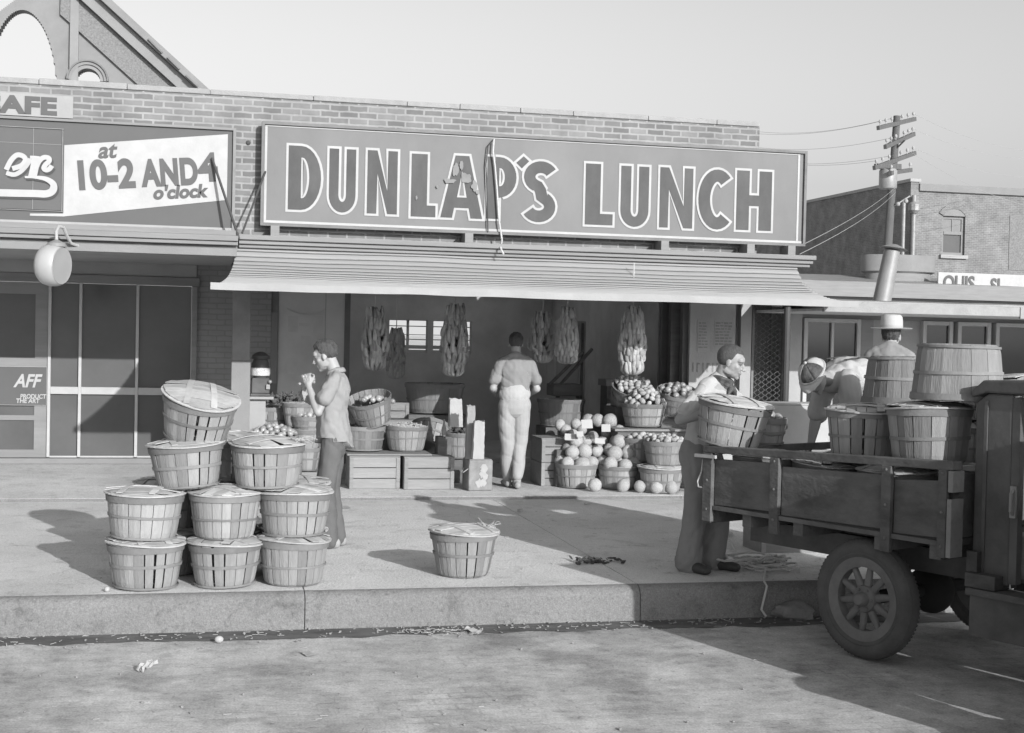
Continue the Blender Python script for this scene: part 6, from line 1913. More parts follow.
# --- the man in a pale hat beyond the load
hm_ = Z(888, 420, 13.1)
ht = thing('person', 'man in a pale brimmed hat seen from behind beyond the truck load', 'person', (hm_.x, hm_.y, 0), R(-38))
ht.scale = (1.10, 1.10, 1.145)
hx = frame((.0, .05, 1.572), (.05, .98, -.10))
neck = V3(0, 0, 1.46)
mb = MB()
add_head(mb, hx, neck)
torso(mb, [(0, 0, .90), (0, .0, 1.04), (0, .0, 1.16), (0, -.01, 1.32), (0, -.005, 1.42), (0, -.0, 1.48)], [(.155, .11), (.145, .10), (.15, .10), (.175, .115), (.15, .085), (.065, .055)], (1, 0, 0))
for s_ in (-1, 1):
    a, b, c = V3(s_ * .195, 0, 1.40), V3(s_ * .25, .03, 1.12), V3(s_ * .20, .24, 1.02)
    mb.limb([a + V3(-s_ * .03, 0, -.03), b], [.036, .036]); mb.limb([b, b.lerp(c, .35), c], [.036, .034, .028])
    add_hand(mb, c, (-.3 * s_, .9, -.2), (-.8 * s_, -.1, -.4), s_, 30)
    mb.limb([(s_ * .085, 0, .90), (s_ * .085, .03, .49), (s_ * .085, 0, .085)], [.085, .056, .04]); mb.limb([(s_ * .085, 0, .06), (s_ * .09, .13, .03)], [.035, .03])
fuse(mb, 'body', 'skin_tan', .0065, 3, face_tone(hx), parent=ht)
mb = MB()
torso(mb, [(0, 0, .98), (0, .0, 1.07), (0, .0, 1.17), (0, -.01, 1.33), (0, -.008, 1.42), (0, -.002, 1.475)], [(.165, .122), (.165, .122), (.170, .120), (.192, .130), (.172, .10), (.075, .066)], (1, 0, 0))
for s_ in (-1, 1):
    a, b, c = V3(s_ * .195, 0, 1.40), V3(s_ * .25, .03, 1.12), V3(s_ * .20, .24, 1.02)
    mb.limb([a - V3(s_ * .03, 0, .01), b], [.066, .060]); mb.limb([b, c], [.060, .045]); mb.limb([(s_ * .03, -.01, 1.47), (s_ * .16, -.01, 1.40)], [.055, .062])
fuse(mb, 'shirt', 'shirt_grey', .008, 3, None, .011, 12, ht, 13)
mb = MB()
for s_ in (-1, 1):
    mb.limb([(s_ * .08, 0, .92), (s_ * .088, .03, .49), (s_ * .085, 0, .09)], [.112, .088, .08])
torso(mb, [(0, 0, .90), (0, 0, .97), (0, 0, 1.04)], [(.165, .125), (.168, .128), (.158, .115)], (1, 0, 0))
fuse(mb, 'trousers', 'trousers_dark', .008, 3, None, .01, 10, ht, 14)
for s_ in (-1, 1):
    mb = MB(); shoes(mb, V3(s_ * .085, 0, .09), (s_ * .1, 1, 0), .28, .046); fuse(mb, 'shoe', 'leather', .008, 2, None, 0, parent=ht)
add_hair(hx, ht, 1., 12, .004, .05, -.075)
mb = MB()
hy = hx @ Matrix.Translation((0, -.012, .055)) @ Matrix.Rotation(R(4), 4, 'X')
nu = 40
def hatp(r, z, a, brim=0.):
    return hy @ V3(r * .93 * math.cos(a), r * 1.10 * math.sin(a), z + brim * (abs(math.cos(a)) ** 2))
prof = [(.100, .0), (.103, .03), (.102, .07), (.096, .105), (.080, .122), (.04, .118), (.0, .112)]
vs = [hatp(r, z + (-.018 * abs(math.cos(2 * math.pi * k / nu)) ** 8 if i > 4 else 0), 2 * math.pi * k / nu) for i, (r, z) in enumerate(prof) for k in range(nu)]
fs = [(i * nu + k, i * nu + (k + 1) % nu, (i + 1) * nu + (k + 1) % nu, (i + 1) * nu + k) for i in range(len(prof) - 1) for k in range(nu)]
mb.add(vs, fs)
prof = [(.100, .0), (.135, -.005), (.186, -.002), (.190, .001), (.186, .004), (.135, .003), (.102, .006)]
vs = [hatp(r, z, 2 * math.pi * k / nu, .10 * (r - .1)) for r, z in prof for k in range(nu)]
mb.add(vs, [(i * nu + k, i * nu + (k + 1) % nu, (i + 1) * nu + (k + 1) % nu, (i + 1) * nu + k) for i in range(len(prof) - 1) for k in range(nu)])
mb.build('hat', 'felt', ht, smooth=True, angle=60)
mb = MB()
vs = [hatp(.1045, z, 2 * math.pi * k / nu) for z in (.006, .030) for k in range(nu)]
mb.add(vs, [(k, (k + 1) % nu, nu + (k + 1) % nu, nu + k) for k in range(nu)])
mb.build('hat_band', 'paper', ht, smooth=True)

# ------------------------------------------------------------------ the low shop to the right and the gap beside it
NY = 15.5
sh_ = thing('low_shed_shop', 'low tin-roofed shop with cream window frames to the right of the lunch stand', 'shop', (0, 0, 0))
x0 = Y(789, 380, NY).x
mb = MB(); mb.box((x0, NY, .03), (Y(801, 380, NY).x, NY + .12, 2.16)); mb.build('corner_pier', 'offwhite', sh_, bevel=.006)
wins = [(804, 862), (925, 952), (955, 990), (996, 1040)]
xe = 14.0
edges = [Y(p, 360, NY).x for p in (801, 860, 873, 922, 952, 957, 990, 995, 1040)]
mb = MB(); mb.box((edges[0] + .002, NY + .02, .03), (xe, NY + .14, .86)); mb.build('bulkhead', 'offwhite', sh_, bevel=.006)
mb = MB(); mb.box((edges[0] + .002, NY + .02, 2.02), (xe, NY + .14, 2.15)); mb.build('lintel', 'stucco', sh_)
mb = MB(); mb.box((edges[0], NY + 2.2, .03), (xe, NY + 2.3, 2.2)); mb.build('inner_wall', 'interior', sh_)
def glazed(xa, xb, mull, nm='window'):
    fr_ = MB()
    t = .05
    for a, b in ((xa, xa + t), (xb - t, xb)):
        fr_.box((a, NY - .01, .862), (b, NY + .10, 2.018))
    fr_.box((xa + t, NY - .008, .862), (xb - t, NY + .10, .862 + t)); fr_.box((xa + t, NY - .008, 2.018 - t), (xb - t, NY + .10, 2.018))
    for m_ in mull:
        fr_.box((m_ - .018, NY - .006, .862 + t), (m_ + .018, NY + .09, 2.018 - t))
    o = fr_.build(nm, 'frame', sh_, bevel=.004)
    g_ = MB(); g_.box((xa + t, NY + .03, .862 + t), (xb - t, NY + .038, 2.018 - t)); g_.build('pane', 'glass_dark', o)
glazed(edges[0] + .03, edges[1], [Y(832, 360, NY).x])
mb = MB(); mb.box((edges[1] + .005, NY + .0, .862), (edges[2] - .005, NY + .12, 2.018)); mb.build('post', 'trim', sh_)
mb = MB(); mb.box((edges[2], NY + .06, .862), (edges[3], NY + .12, 2.018)); mb.build('boarded_bay', 'stucco_dark', sh_)
glazed(edges[3], edges[4], [], 'door_window'); glazed(edges[5], edges[6], []); glazed(edges[7], edges[8], []); glazed(edges[8] + .04, edges[8] + 1.4, [])
mb = MB(); mb.box((Y(830, 380, NY).x - .25, NY + .5, .9), (Y(855, 380, NY).x, NY + .9, 1.5)); mb.build('window_display', 'offwhite', sh_)
# roof
ra, rb_ = Y(848, 311, 13.6), Y(1005, 320, 13.6)
ze = 2.075
mb = MB()
nx = 40
mb.grid(nx, 6, lambda u, v: (6.50 + 9 * u, 13.6 + 4.6 * v, ze + .095 + .17 * v + .008 * noise.noise(Vector((u * 14, v * 3, 2)))))
mb.build('roof', 'galv', sh_, wall=.02)
mb = MB()
xx = 6.50
q = random.Random(2)
while xx < 15.4:
    l = q.uniform(1.6, 2.4); dz = -.012 + q.uniform(-.012, .012)
    mb.prism([(xx, ze - .02 + dz), (xx + l - .01, ze - .02 - dz * .5), (xx + l - .01, ze + .085), (xx, ze + .085)], lambda u, v, t: (u, t, v), 13.56, 13.595); xx += l
mb.build('fascia', 'coping', sh_, bevel=.004)
mb = MB(); mb.box((6.55, 13.62, ze - .01), (15.4, 15.5, ze + .02)); mb.build('porch_ceiling', 'ceiling', sh_)
mb = MB()
for xx in (14.2,):
    mb.box((xx, 13.7, 0), (xx + .1, 13.8, ze - .02))
mb.build('porch_post', 'offwhite', sh_)
# wire mesh gate in the gap
gt = thing('mesh_gate', 'chicken wire mesh gate between the end pier and the low shop', 'gate', (0, 0, 0))
gx0, gx1 = Y(752.5, 380, NY).x, Y(783, 380, NY).x
mb = MB()
GYY = NY + .02
cell = .05
gz0, gz1 = .25, 2.2
nxx = int((gx1 - gx0) / cell)
nz_ = int((gz1 - gz0) / (cell * 1.3))
for i in range(nxx + 1):
    pts = []
    for j in range(nz_ * 2 + 1):
        off_ = cell * .42 * (1 if (j // 1) % 2 else -1) * (1 if i % 2 else -1)
        pts.append((gx0 + cell * i + off_ * .9 + 0, GYY, gz0 + (gz1 - gz0) * j / (nz_ * 2)))
    pts = [(min(max(p[0], gx0), gx1), p[1] + (.003 if i % 2 else 0), p[2]) for p in pts]
    mb.tube(pts, .0042, 4)
mb.build('wire_mesh', 'galv', gt)
for a, b in (((gx0 - .02, .05), (gx0 + .01, 2.2)), ((gx1 - .01, .05), (gx1 + .03, 2.2))):
    mb = MB(); mb.box((a[0], GYY - .02, a[1]), (b[0], GYY + .03, b[1])); mb.build('gate_post', 'trim_dark', gt)
mb = MB(); mb.box((gx0, GYY + .6, .03), (gx1 + .1, GYY + .66, 2.2)); mb.build('back_board', 'stucco', gt)

vp = Y(881.5, 303, 17.0); vq = Y(892, 251, 17.0)
vt = thing('vent_pipe', 'leaning sheet-metal vent pipe with a flat cowl on the low shop\'s roof', 'vent pipe', (0, 0, 0))
mb = MB(); mb.tube([vp - V3(.03, 0, .35), vp, vq], [.125, .125, .11], 20); mb.build('pipe', 'galv', vt, smooth=True)
mb = MB(); mb.lathe([(.17, .0), (.19, .012), (.05, .07), (.0, .075)], 20, Matrix.Translation(vq + V3(.02, 0, .02)) @ Matrix.Rotation(R(8), 4, 'Y'), cap0=True); mb.build('cowl', 'galv', vt, smooth=True)

# ------------------------------------------------------------------ two-storey brick building far to the right
FY = 48.0
fa = Y(914, 182, FY)
fb = thing('far_brick_building', 'two-storey brick building with stepped side parapet and arched window behind the low shop', 'building', (0, 0, 0))
fx0 = fa.x; zt1 = Y(960, 193, FY).z
w0, w1 = Y(942.5, 230, FY).x, Y(965, 230, FY).x
wz0, wz1 = Y(953, 255, FY).z, Y(953, 213, FY).z
mb = MB(); holes(mb, FY, FY + .4, fx0 + .2, fx0 + 14, 0, zt1, [(w0, w1, wz0, wz1 - .12), (w0 + 5.2, w1 + 5.2, wz0, wz1 - .12)])
mb.build('front_wall', 'brick_far', fb)
mb = MB(); mb.box((fx0 + .2, FY - .12, zt1 + .003), (fx0 + 14, FY + .45, zt1 + .28)); mb.build('cornice', 'stucco', fb)
mb = MB()
yy = FY - .05
steps = [(0, 7.5, 182), ]
for (ya, yb_, pxa, pya) in ((FY - .05, FY + 11.5, 910, 184), (FY + 11.5, FY + 21, 858, 211), (FY + 21, FY + 36, 830, 216)):
    c = Y(pxa, pya, (ya if pxa != 910 else FY))
    ztop = [fa.z, Y(858, 211.5, FY + 11.6).z, Y(836, 217.5, FY + 21).z][0 if pxa == 910 else 1 if pxa == 858 else 2]
    mb.box((fx0 - .15, ya + .002, 0), (fx0 + .19, yb_, ztop))
mb.build('side_wall', 'brick_far_side', fb)
mb = MB(); mb.box((fx0 - .2, FY - .1, fa.z + .002), (fx0 + .25, FY + 11.4, fa.z + .12)); mb.build('coping', 'stucco_dark', fb)
for k in range(2):
    wi = MB(); t = .10
    a, b = w0 + 5.2 * k, w1 + 5.2 * k
    for xa, xb in ((a, a + t), (b - t, b)):
        wi.box((xa, FY + .10, wz0), (xb, FY + .2, wz1 - .13))
    wi.box((a + t, FY + .10, wz0), (b - t, FY + .2, wz0 + t)); wi.box((a + t, FY + .10, wz1 - .13 - t), (b - t, FY + .2, wz1 - .13))
    wi.box((a + t, FY + .08, (wz0 + wz1) / 2 - .02), (b - t, FY + .2, (wz0 + wz1) / 2 + .10)); wi.box(((a + b) / 2 - .025, FY + .11, (wz0 + wz1) / 2 + .1), ((a + b) / 2 + .025, FY + .19, wz1 - .13 - t))
    o = wi.build('window', 'stucco', fb)
    g_ = MB(); g_.box((a + t, FY + .15, wz0 + t), (b - t, FY + .17, (wz0 + wz1) / 2 - .02)); g_.build('lower_pane', 'glass', o)
    g_ = MB(); g_.box((a + t, FY + .14, (wz0 + wz1) / 2 + .1), (b - t, FY + .16, wz1 - .13 - t)); g_.build('blind', 'stucco', o)
    s_ = MB(); s_.box((a - .1, FY - .12, wz0 - .14), (b + .1, FY + .1, wz0 - .002)); s_.build('sill', 'offwhite', o)
    hd_ = MB()
    rr = (b - a) / 2 / math.cos(R(30)); cx_, cz_ = (a + b) / 2, wz1 - .12 - rr * math.sin(R(30))
    hd_.prism([(cx_ + rr * math.cos(R(150 - 12 * i)), cz_ + rr * math.sin(R(150 - 12 * i))) for i in range(11)], lambda u, v, t: (u, t, v), FY - .03, FY - .004); hd_.build('arch_head', 'stucco', o)
    ar_ = MB()
    for i in range(8):
        a0, a1 = R(150 - 120 * i / 8), R(150 - 120 * (i + 1) / 8)
        rr = (b - a) / 2 / math.cos(R(30))
        cx_, cz_ = (a + b) / 2, wz1 - .12 - rr * math.sin(R(30))
        ar_.prism([(cx_ + rr * math.cos(a0), cz_ + rr * math.sin(a0)), (cx_ + rr * math.cos(a1), cz_ + rr * math.sin(a1)), (cx_ + (rr + .2) * math.cos(a1), cz_ + (rr + .2) * math.sin(a1)), (cx_ + (rr + .2) * math.cos(a0), cz_ + (rr + .2) * math.sin(a0))], lambda u, v, t: (u, t, v), FY - .05, FY - .003)
    ar_.build('arch', 'brick_far', o)
for (pa, pb_, yo) in (((840, 240), (858, 272), 14), ((822, 246), (833, 272), 26), ((872, 228), (884, 262), 6)):
    pass
for ya, yb_, za, zb_ in ((FY + 12.5, FY + 15, .5, 5.4), (FY + 16, FY + 20.4, .5, 5.6), (FY + 23, FY + 26, .5, 4.8)):
    mb = MB(); mb.box((fx0 - .19, ya, za), (fx0 - .153, yb_, zb_)); mb.build('boarded_opening', 'trim_dark', fb)
mb = MB(); mb.box((fx0 + 4.15, FY - .02, wz0 - .5), (fx0 + 6.4, FY - .003, wz1)); mb.build('flaked_plaster', 'gable_rough', fb)
dp = Y(913, 200, FY - .3)
mb = MB(); mb.tube([(dp.x + .1, FY - .2, zt1 - .2), (dp.x + .1, FY - .2, 3.0)], .085, 10); mb.lathe([(.12, 0), (.22, .12), (.22, .35), (.14, .45)], 10, Matrix.Translation((dp.x + .1, FY - .22, zt1 - .9)), cap0=True, cap1=True); mb.build('downpipe', 'galv', fb, smooth=True)
mb = MB(); mb.tube([Y(904, 200, FY - .4), (Y(904, 200, FY - .4).x, FY - .4, 3.2)], .07, 10); mb.build('downpipe', 'galv', fb, smooth=True)
# its street awning, tank and painted sign
az = [Y(1005, 281, FY - 2).z, Y(1005, 297, FY - 3.6).z]
fw = thing('street_awning', 'pale sloping sheet awning along the far brick building\'s street front', 'awning', (0, 0, 0))
mb = MB(); ax0, ax1 = Y(795, 285, FY - 3).x, fx0 + 14
mb.grid(30, 4, lambda u, v: (ax0 + (ax1 - ax0) * u, FY - .1 - 2.6 * v, az[0] + .1 - (az[0] - az[1] - .3) * v + .03 * noise.noise(Vector((u * 20, v, 0))))); mb.build('sheet', 'galv', fw, wall=.04)
mb = MB(); mb.box((ax0, FY - 2.76, az[1] - .12), (ax1, FY - 2.71, az[1] + .42)); mb.build('front_board', 'trim', fw)
mb = MB(); mb.box((ax0, FY - 2.7, 0), (ax1, FY - 2.62, az[1] - .125)); mb.build('shade_panel', 'black', fw)  # black panel painted in for the shade below this awning
tk0, tk1 = Y(862, 262, FY - 1.2), Y(934, 262, FY - 1.2)
tz0, tz1 = Y(900, 281, FY - 1.2).z, Y(900, 256, FY - 1.2).z
tn_ = thing('water_tank', 'half-round boarded tank standing on the far building\'s awning', 'tank', ((tk0.x + tk1.x) / 2, FY - 1.2, az[1] + .3))
Rt = (tk1.x - tk0.x) / 2
hz_ = tz1 - az[1] - .3
mb = MB(); mb.lathe([(Rt * .86, 0), (Rt * .88, hz_ * .45), (Rt * .88, hz_ * .5)], 36, Matrix.Diagonal((1, .55, 1, 1)), cap0=True); mb.build('lower_tub', 'trim', tn_, smooth=True)
mb = MB(); mb.lathe([(Rt * .9, hz_ * .45), (Rt, hz_ * .5), (Rt, hz_), (Rt * .92, hz_)], 36, Matrix.Diagonal((1, .55, 1, 1)), cap1=True, cap0=True); mb.build('upper_tub', 'stucco', tn_, smooth=True)
ss = thing('far_street_sign', 'white board with dark capitals above the far building\'s awning, partly hidden', 'sign', (0, 0, 0))
a, b = Y(938, 290, FY - 2.4), Y(1040, 277, FY - 2.4)
mb = MB(); mb.box((a.x, FY - 2.4, az[1] + .1), (b.x, FY - 2.34, b.z + .05)); mb.build('board', 'white', ss)
text('OUIS', .72, 'lettering', 'ink', facing(Y(943, 288, FY - 2.42).x, FY - 2.425, az[1] + .27), ss, xs=.80, offset=.02)
text('SI', .72, 'lettering', 'ink', facing(Y(990.5, 288, FY - 2.42).x, FY - 2.425, az[1] + .22), ss, xs=.80, offset=.02)
# pale round-topped front beyond
ap = thing('arched_parapet', 'pale round-topped parapet with an arched opening beyond the stepped brick wall', 'parapet', (0, 0, 0))
AY = 78
c = Y(852, 213, AY); r_o = Y(870, 200, AY).x - c.x; ztop = Y(852, 192, AY).z
loop = arcp(c.x, c.z - .6, r_o, ztop - c.z + .6, 0, 180, 24) + arcp(c.x + r_o * .25, c.z - .6, r_o * .42, (ztop - c.z + .6) * .62, 180, 0, 20)
mb = MB(); mb.prism(loop, lambda u, v, t: (u, t, v), AY, AY + .6); mb.build('arch', 'offwhite', ap)
mb = MB(); mb.box((c.x - r_o * 2.2, AY, 0), (c.x + r_o * 1.6, AY + 1, c.z - .62)); mb.build('wall', 'brick_far_side', ap)
tb = thing('far_shed', 'long low dark shed roof between the signboard and the stepped brick wall', 'shed', (0, 0, 0))
mb = MB(); a = Y(802, 214, 86); mb.box((a.x - 8, 86, 0), (a.x + 6, 92, Y(802, 212, 86).z)); mb.build('wall', 'stucco_dark', tb)
# ------------------------------------------------------------------ pole and wires
PYY = 40.0
pt, pbm = Y(897, 116, PYY), Y(884, 300, PYY)
dvec = (pbm - pt) / (pt.z - pbm.z)
pf = pt + dvec * pt.z
up_ = thing('utility_pole', 'leaning wooden utility pole with four crossarms and a transformer can', 'utility pole', (0, 0, 0))
mb = MB(); mb.tube([pf, pt], [.17, .11], 14); mb.build('pole', 'pole', up_, smooth=True)
def on_pole(z): return pf + (pt - pf) * (z / pt.z)
arms = []
for (pl_, pr_) in (((878, 128), (915, 119)), ((885, 147), (914, 134)), ((874, 168), (915, 153)), ((890, 173), (911, 170))):
    a, b = Z(pl_[0], pl_[1], 38.3), Z(pr_[0], pr_[1], 39.9)
    a, b = Y(pl_[0], pl_[1], PYY - .9), Y(pr_[0], pr_[1], PYY + .6)
    mb = MB(); mb.bar(a, b, .10, .13); arm = mb.build('crossarm', 'pole', up_); arms.append((a, b))
    for t_ in (.05, .2, .36, .64, .8, .95):
        p = a.lerp(b, t_)
        if pl_[0] == 890 and t_ not in (.05, .95): continue
        mb = MB(); mb.tube([p + V3(0, 0, .06), p + V3(0, 0, .16)], .015, 6); mb.lathe([(.03, .14), (.045, .17), (.045, .21), (.02, .25)], 8, Matrix.Translation(p), cap0=True, cap1=True); mb.build('insulator', 'stucco_dark', arm)
for (z0p, z1p) in (((886, 146), (897, 136)), ((905, 140), (897, 148))):
    mb = MB(); mb.tube([Y(*z0p, PYY - .4), Y(*z1p, PYY - .1)], .03, 6); mb.build('arm_brace', 'pole', up_)
tc_ = Y(888, 178, PYY - .5)
mb = MB(); mb.lathe([(.26, -.34), (.28, -.30), (.28, .22), (.24, .28), (.1, .31)], 20, Matrix.Translation(tc_), cap0=True, cap1=True); tr_ = mb.build('transformer', 'galv', up_, smooth=True)
mb = MB(); mb.bar(tc_ + V3(-.5, -.15, .33), tc_ + V3(.5, .2, .40), .16, .16); mb.build('hanger', 'pole', tr_)
mb = MB(); mb.ball(Y(898, 204, PYY - .2), .07); mb.ball(Y(906, 201, PYY - .2), .07); mb.tube([Y(894, 206, PYY - .1), Y(910, 196, PYY - .2)], .025, 6); mb.build('spool_rack', 'offwhite', up_)
def wire(p, e, sag, label, r=.011):
    p, e = Vector(p), Vector(e)
    mb = MB(); n = 24
    mb.tube([p.lerp(e, i / n) - V3(0, 0, sag * 4 * (i / n) * (1 - i / n)) for i in range(n + 1)], r * .5, 5)
    return tag(mb.build('overhead_wire', 'pale_wire'), label, 'wire', 'overhead wires of the utility pole')
for k, (ai, t_, py1) in enumerate(((0, .05, 126), (0, .36, 131), (1, .2, 142), (2, .05, 148), (2, .36, 152))):
    a = arms[ai][0].lerp(arms[ai][1], t_) + V3(0, 0, .2)
    wire(a, Y(700, py1 - 8, 55), .5, 'thin overhead wire running left from the pole over the signboard')
for k, (ai, t_, pe) in enumerate(((0, .95, (1060, 152)), (1, .95, (1060, 158)), (2, .95, (1060, 176)), (2, .8, (1060, 212)))):
    a = arms[ai][0].lerp(arms[ai][1], t_) + V3(0, 0, .2)
    wire(a, Y(*pe, 44), .35, 'thin overhead wire running right from the pole crossarms')
wire(Y(897, 186, PYY - .1), Y(800, 246, 16), .1, 'lower slack wire from the pole down to the signboard corner', .009)
wire(Y(896, 192, PYY - .1), Y(800, 254, 16), .12, 'lowest slack wire from the pole down to the cornice corner', .009)

# ------------------------------------------------------------------ gabled hall behind the shop, upper left
HY = 44.0
hl = thing('gabled_hall', 'tall gabled hall with arched openings rising behind the shop parapet', 'building', (0, 0, 0))
P2 = lambda px, py: (Y(px, py, HY).x, Y(px, py, HY).z)
ridge, eave = P2(128, 15), P2(214, 97)
slope = ((eave[0] - P2(152, 43)[0]), (eave[1] - P2(152, 43)[1]))
sl = (P2(203, 87)[1] - P2(155, 43)[1]) / (P2(203, 87)[0] - P2(155, 43)[0])
xr, zr_ = P2(203, 87)
apx = P2(60, 60)[0]
zap = zr_ + sl * (apx - xr)
def roofz(x, d=0.): return zr_ + sl * (x - xr) - d
cA = P2(88, 81); rA = (P2(101, 81)[0] - P2(76, 81)[0]) / 2
cB = P2(22, 90); rB = P2(57, 78)[0] - cB[0]
xl_ = cB[0] - 8
# wall with the two arched openings: columns of boxes cut along the arches
mb = MB()
N = 150
xa, xb = cB[0] - rB - .6, xr + .4
for i in range(N):
    u0, u1 = xa + (xb - xa) * i / N, xa + (xb - xa) * (i + 1) / N
    um = (u0 + u1) / 2
    top = zr_ + sl * (um - xr) if um > apx else zap + abs(sl) * (um - apx)
    low = 0.
    for (c, r, kz) in ((cA, rA, 1.0), (cB, rB, 2.6)):
        if abs(um - c[0]) < r:
            low = c[1] + (0 if c is cA else -.2) + r * kz * math.sqrt(1 - ((um - c[0]) / r) ** 2)
            mb.box((u0, HY, 0), (u1, HY + .5, c[1] - 4))
    if top - .25 > low:
        mb.add([(u0, HY, low), (u1, HY, low), (u1, HY + .5, low), (u0, HY + .5, low), (u0, HY, top - .25), (u1, HY, top - .25), (u1, HY + .5, top - .25), (u0, HY + .5, top - .25)],
               [(0, 3, 2, 1), (4, 5, 6, 7), (0, 1, 5, 4), (2, 3, 7, 6)])
mb.build('gable_wall', 'gable', hl)
for r0, r1, dp_, mm in ((rA, rA + .11, .10, 'gable_trim'), (rA + .112, rA + .20, .16, 'gable'), (rA + .202, rA + .25, .22, 'trim_dark')):
    mb = MB()
    lp1 = arcp(cA[0], cA[1], r1, r1, 0, 180, 26) + arcp(cA[0], cA[1], r0, r0, 180, 0, 26)
    mb.prism(lp1, lambda u, v, t: (u, t, v), HY - dp_, HY - .003); mb.build('arch_moulding', mm, hl)
mb = MB()
xq = P2(70, 60)[0]
mb.box((xq, HY - .15, 0), (xq + .25, HY - .004, zap)); mb.build('pilaster', 'gable_trim', hl)
for d0, d1, dep, mm in ((1.75, .80, .12, 'gable_rough'), (.78, .30, .35, 'gable_trim'), (.28, .0, .6, 'gable')):
    mb = MB()
    x2 = xr + .5
    mb.prism([(apx, zap - d0), (apx, zap - d1), (x2, roofz(x2, d1)), (x2, roofz(x2, d0))], lambda u, v, t: (u, t, v), HY - dep, HY - .006)
    mb.build('rake_band', mm, hl)
for k, (pa, pb_) in enumerate((((149, 43), (163, 57)), ((168, 61), (180, 73)), ((186, 79), (198, 90)))):
    a, b = P2(*pa), P2(*pb_)
    mb = MB(); mb.bar((a[0], HY - .63, a[1]), (b[0], HY - .63, b[1]), .05, .12, up=(0, 1, 0)); mb.build('vent_slot', 'trim_dark', hl)
# ------------------------------------------------------------------ odds and ends on the ground
q = random.Random(12)
def tangle(name, mat_, c, n, rad_, turns, label, cat, zed, seed, extra=None, flat_=.35):
    q = random.Random(seed)
    mb = MB()
    for s_ in range(n):
        pts = []
        ph = q.uniform(0, 6.28); r0 = rad_ * q.uniform(.3, 1); cx_, cy_ = q.gauss(0, rad_ * .35), q.gauss(0, rad_ * .2)
        for k in range(int(26 * turns)):
            a = ph + k * .26
            r_ = r0 * (1 + .35 * math.sin(a * 1.7 + s_))
            pts.append((c.x + cx_ + r_ * math.cos(a), c.y + cy_ + r_ * .6 * math.sin(a), zed + .012 + .02 * abs(math.sin(a * 2.3 + s_ * 2)) + .008 * s_))
        mb.tube(pts, .0085, 5)
    if extra:
        for e_ in extra: mb.tube(e_, .0085, 5)
    return tag(mb.build(name, mat_, smooth=True), label, cat)
rc = G(757, 568, 0); rl = G(759, 579, 0)
kz = KERB
edge = V3(rl.x - .02, KERB + .03, .012)
tangle('rope', 'rope', rc, 9, .22, 1.3, 'tangled heap of pale rope by the truck tail, one end trailing over the kerb', 'rope', 0, 5,
       [[rc + V3(.05, -.05, .03), edge, edge + V3(.0, -.055, -.03), edge + V3(-.03, -.075, -.12), edge + V3(-.05, -.085, -.19), edge + V3(-.02, -.10, -.235)],
        [G(722, 533, .0) + V3(0, 0, .02), G(731, 548, 0) + V3(0, 0, .05), G(738, 560, 0) + V3(0, 0, .02), rc]])
tangle('rope', 'rope', G(724, 537, 0), 3, .07, 1.2, 'small coil of pale rope between the truck man and the tail', 'rope', 0, 8)
# stone in the gutter
mb = MB(); mb.ball((0, 0, 0), (.15, .09, .075), None, 18, 12, .35, 5)
o = tag(mb.build('rubble_stone', 'stone', smooth=True, angle=30), 'broken pale stone lying in the gutter just left of the truck wheel', 'stone'); c = G(796, 620, -.245); o.location = (c.x, c.y + .05, -.20); o.rotation_euler = (0, 0, R(-15))
mb = MB(); mb.ball((0, 0, .022), (.028, .022, .022), None, 14, 10)
o = tag(mb.build('egg', 'card', smooth=True, angle=180), 'small white egg lying in the road near the gutter', 'egg'); c = G(219, 643, -.241); o.location = (c.x, c.y, -.240)
mb = MB(); mb.ball((0, 0, .018), (.018, .018, .018), None, 12, 8)
o = tag(mb.build('white_pebble', 'card', smooth=True, angle=180), 'tiny white pebble at the foot of the stack\'s left front basket', 'pebble'); c = G(107, 592, 0); o.location = c
def scrap(px, py, z, sx_, label, material='paper', seed=1, cat='paper scrap', grp=None, hgt=.03):
    q = random.Random(seed); c = G(px, py, z)
    mb = MB(); n = 6
    ang = q.uniform(0, 3)
    mb.grid(n, n, lambda u, v: (math.cos(ang) * (u - .5) * sx_ - math.sin(ang) * (v - .5) * sx_ * .6, math.sin(ang) * (u - .5) * sx_ + math.cos(ang) * (v - .5) * sx_ * .6, .004 + hgt * abs(noise.noise(Vector((u * 2.2, v * 2.2, seed)))) + hgt * .5 * u))
    o = tag(mb.build('paper_scrap', material), label, cat, grp); o.location = (c.x, c.y, z + .001)
    return o
scrap(147, 671, -.245, .11, 'crumpled pale paper scrap on the road below the left of the stack', seed=3, hgt=.07)
scrap(308, 655, -.245, .10, 'flat sliver of paper on the road right of the egg', seed=5, hgt=.01)
scrap(473, 633, -.241, .12, 'torn wet paper in the gutter under the lone basket', seed=6)
scrap(520, 512, 0, .09, 'small pale scrap on the shaded sidewalk before the shop', seed=9)
scrap(345, 508, 0, .14, 'thin light scrap on the sidewalk in front of the crates', seed=10, hgt=.015)
scrap(588, 505, 0, .08, 'tiny light scrap on the shaded sidewalk below the melons', seed=14, hgt=.02)
mb = MB(); q = random.Random(6)
c = G(596, 563, 0)
for k in range(60):
    a = q.uniform(0, 6.28); r_ = abs(q.gauss(0, .09))
    mb.ball((c.x + 1.4 * r_ * math.cos(a), c.y + r_ * math.sin(a), .006 + q.uniform(0, .03)), (q.uniform(.012, .035), q.uniform(.008, .02), q.uniform(.003, .008)), Euler((q.uniform(-.7, .7), q.uniform(-.7, .7), q.uniform(0, 6))).to_matrix().to_4x4(), 6, 4, .5, k)
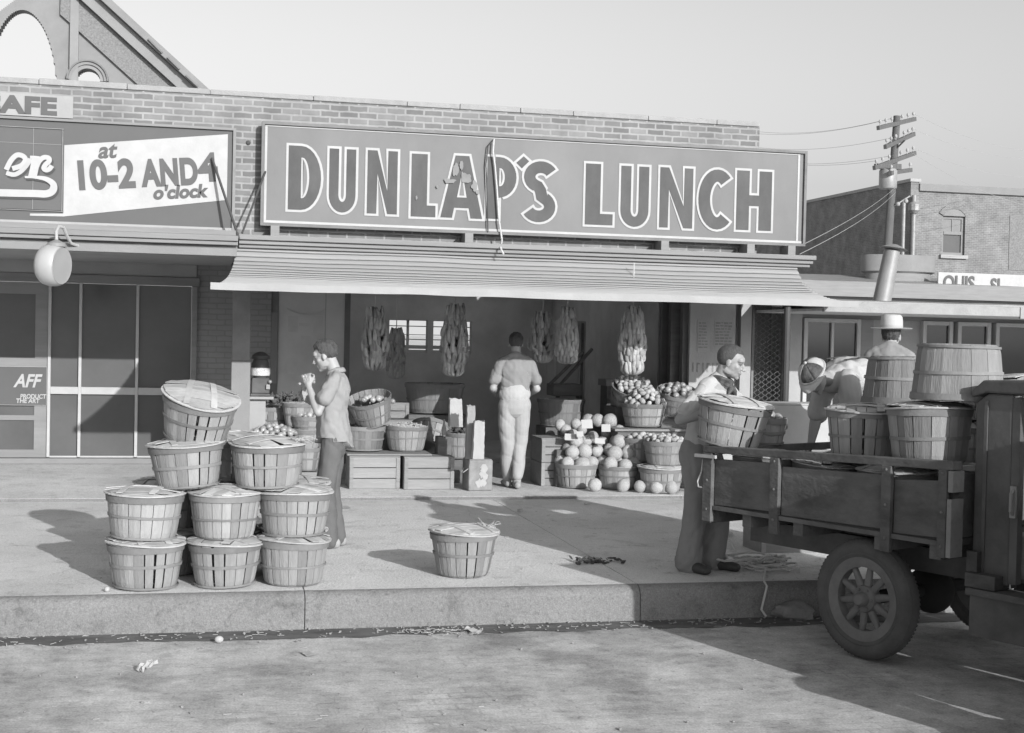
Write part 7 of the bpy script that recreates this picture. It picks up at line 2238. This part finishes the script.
tag(mb.build('wilted_leaves', 'hair'), 'dark clump of wilted leaves on the edge of the sidewalk shadow', 'leaves', None, 'stuff')
# litter: straw bits and crumbs in the gutter and on the slabs
mb = MB(); q = random.Random(21)
def bit(x, y, z, L):
    a = q.uniform(0, 6.28); d = V3(math.cos(a), math.sin(a), q.uniform(-.02, .12)) * L
    mb.bar(V3(x, y, z + .004), V3(x, y, z + .004) + d, q.uniform(.003, .008), .002)
for k in range(170):
    px = q.choice([q.gauss(500, 45), q.gauss(700, 40), q.uniform(30, 900), q.uniform(30, 700)]); py = q.uniform(500, 588)
    c = G(px, py, 0)
    if c.y > KERB + .06 and c.y < STEP - .1: bit(c.x, c.y, 0, q.uniform(.01, .05))
for k in range(150):
    x = q.uniform(-1.6, 4.3); bit(x, KERB - abs(q.gauss(.08, .10)) - .05, -.240, q.uniform(.01, .06))
for k in range(28):
    c = G(q.uniform(10, 860), q.uniform(640, 732), -.245); bit(c.x, c.y, -.245, q.uniform(.01, .05))
for k in range(60):
    c = G(438 + q.gauss(0, 22), 632, -.241); bit(c.x, min(KERB - .05, c.y + q.gauss(0, .05)), -.240, q.uniform(.02, .08))
for k in range(60):
    c = G(755, 567, 0); bit(c.x + q.gauss(0, .4), max(KERB + .08, c.y + q.gauss(0, .3)), 0, q.uniform(.02, .07))
tag(mb.build('straw_litter', 'straw'), 'scattered straw bits over the sidewalk and along the gutter', 'litter', None, 'stuff')
mb = MB(); q = random.Random(23)
for k in range(210):
    if q.random() < .8:
        x, y, z = q.uniform(-1.8, 4.4), KERB - abs(q.gauss(.1, .15)) - .03, -.241
    else:
        c = G(q.uniform(5, 900), q.uniform(640, 732), -.245); x, y, z = c.x, c.y, -.245
    r_ = q.uniform(.003, .011)
    mb.ball((x, y, z + r_ * .6), (r_, r_, r_ * .7), None, 6, 4, .4, k)
tag(mb.build('gravel', 'stone'), 'fine gravel and crumbs lying in the road by the gutter', 'gravel', None, 'stuff')

for o in (potato, onion, tomato, melon):
    bpy.data.objects.remove(o)
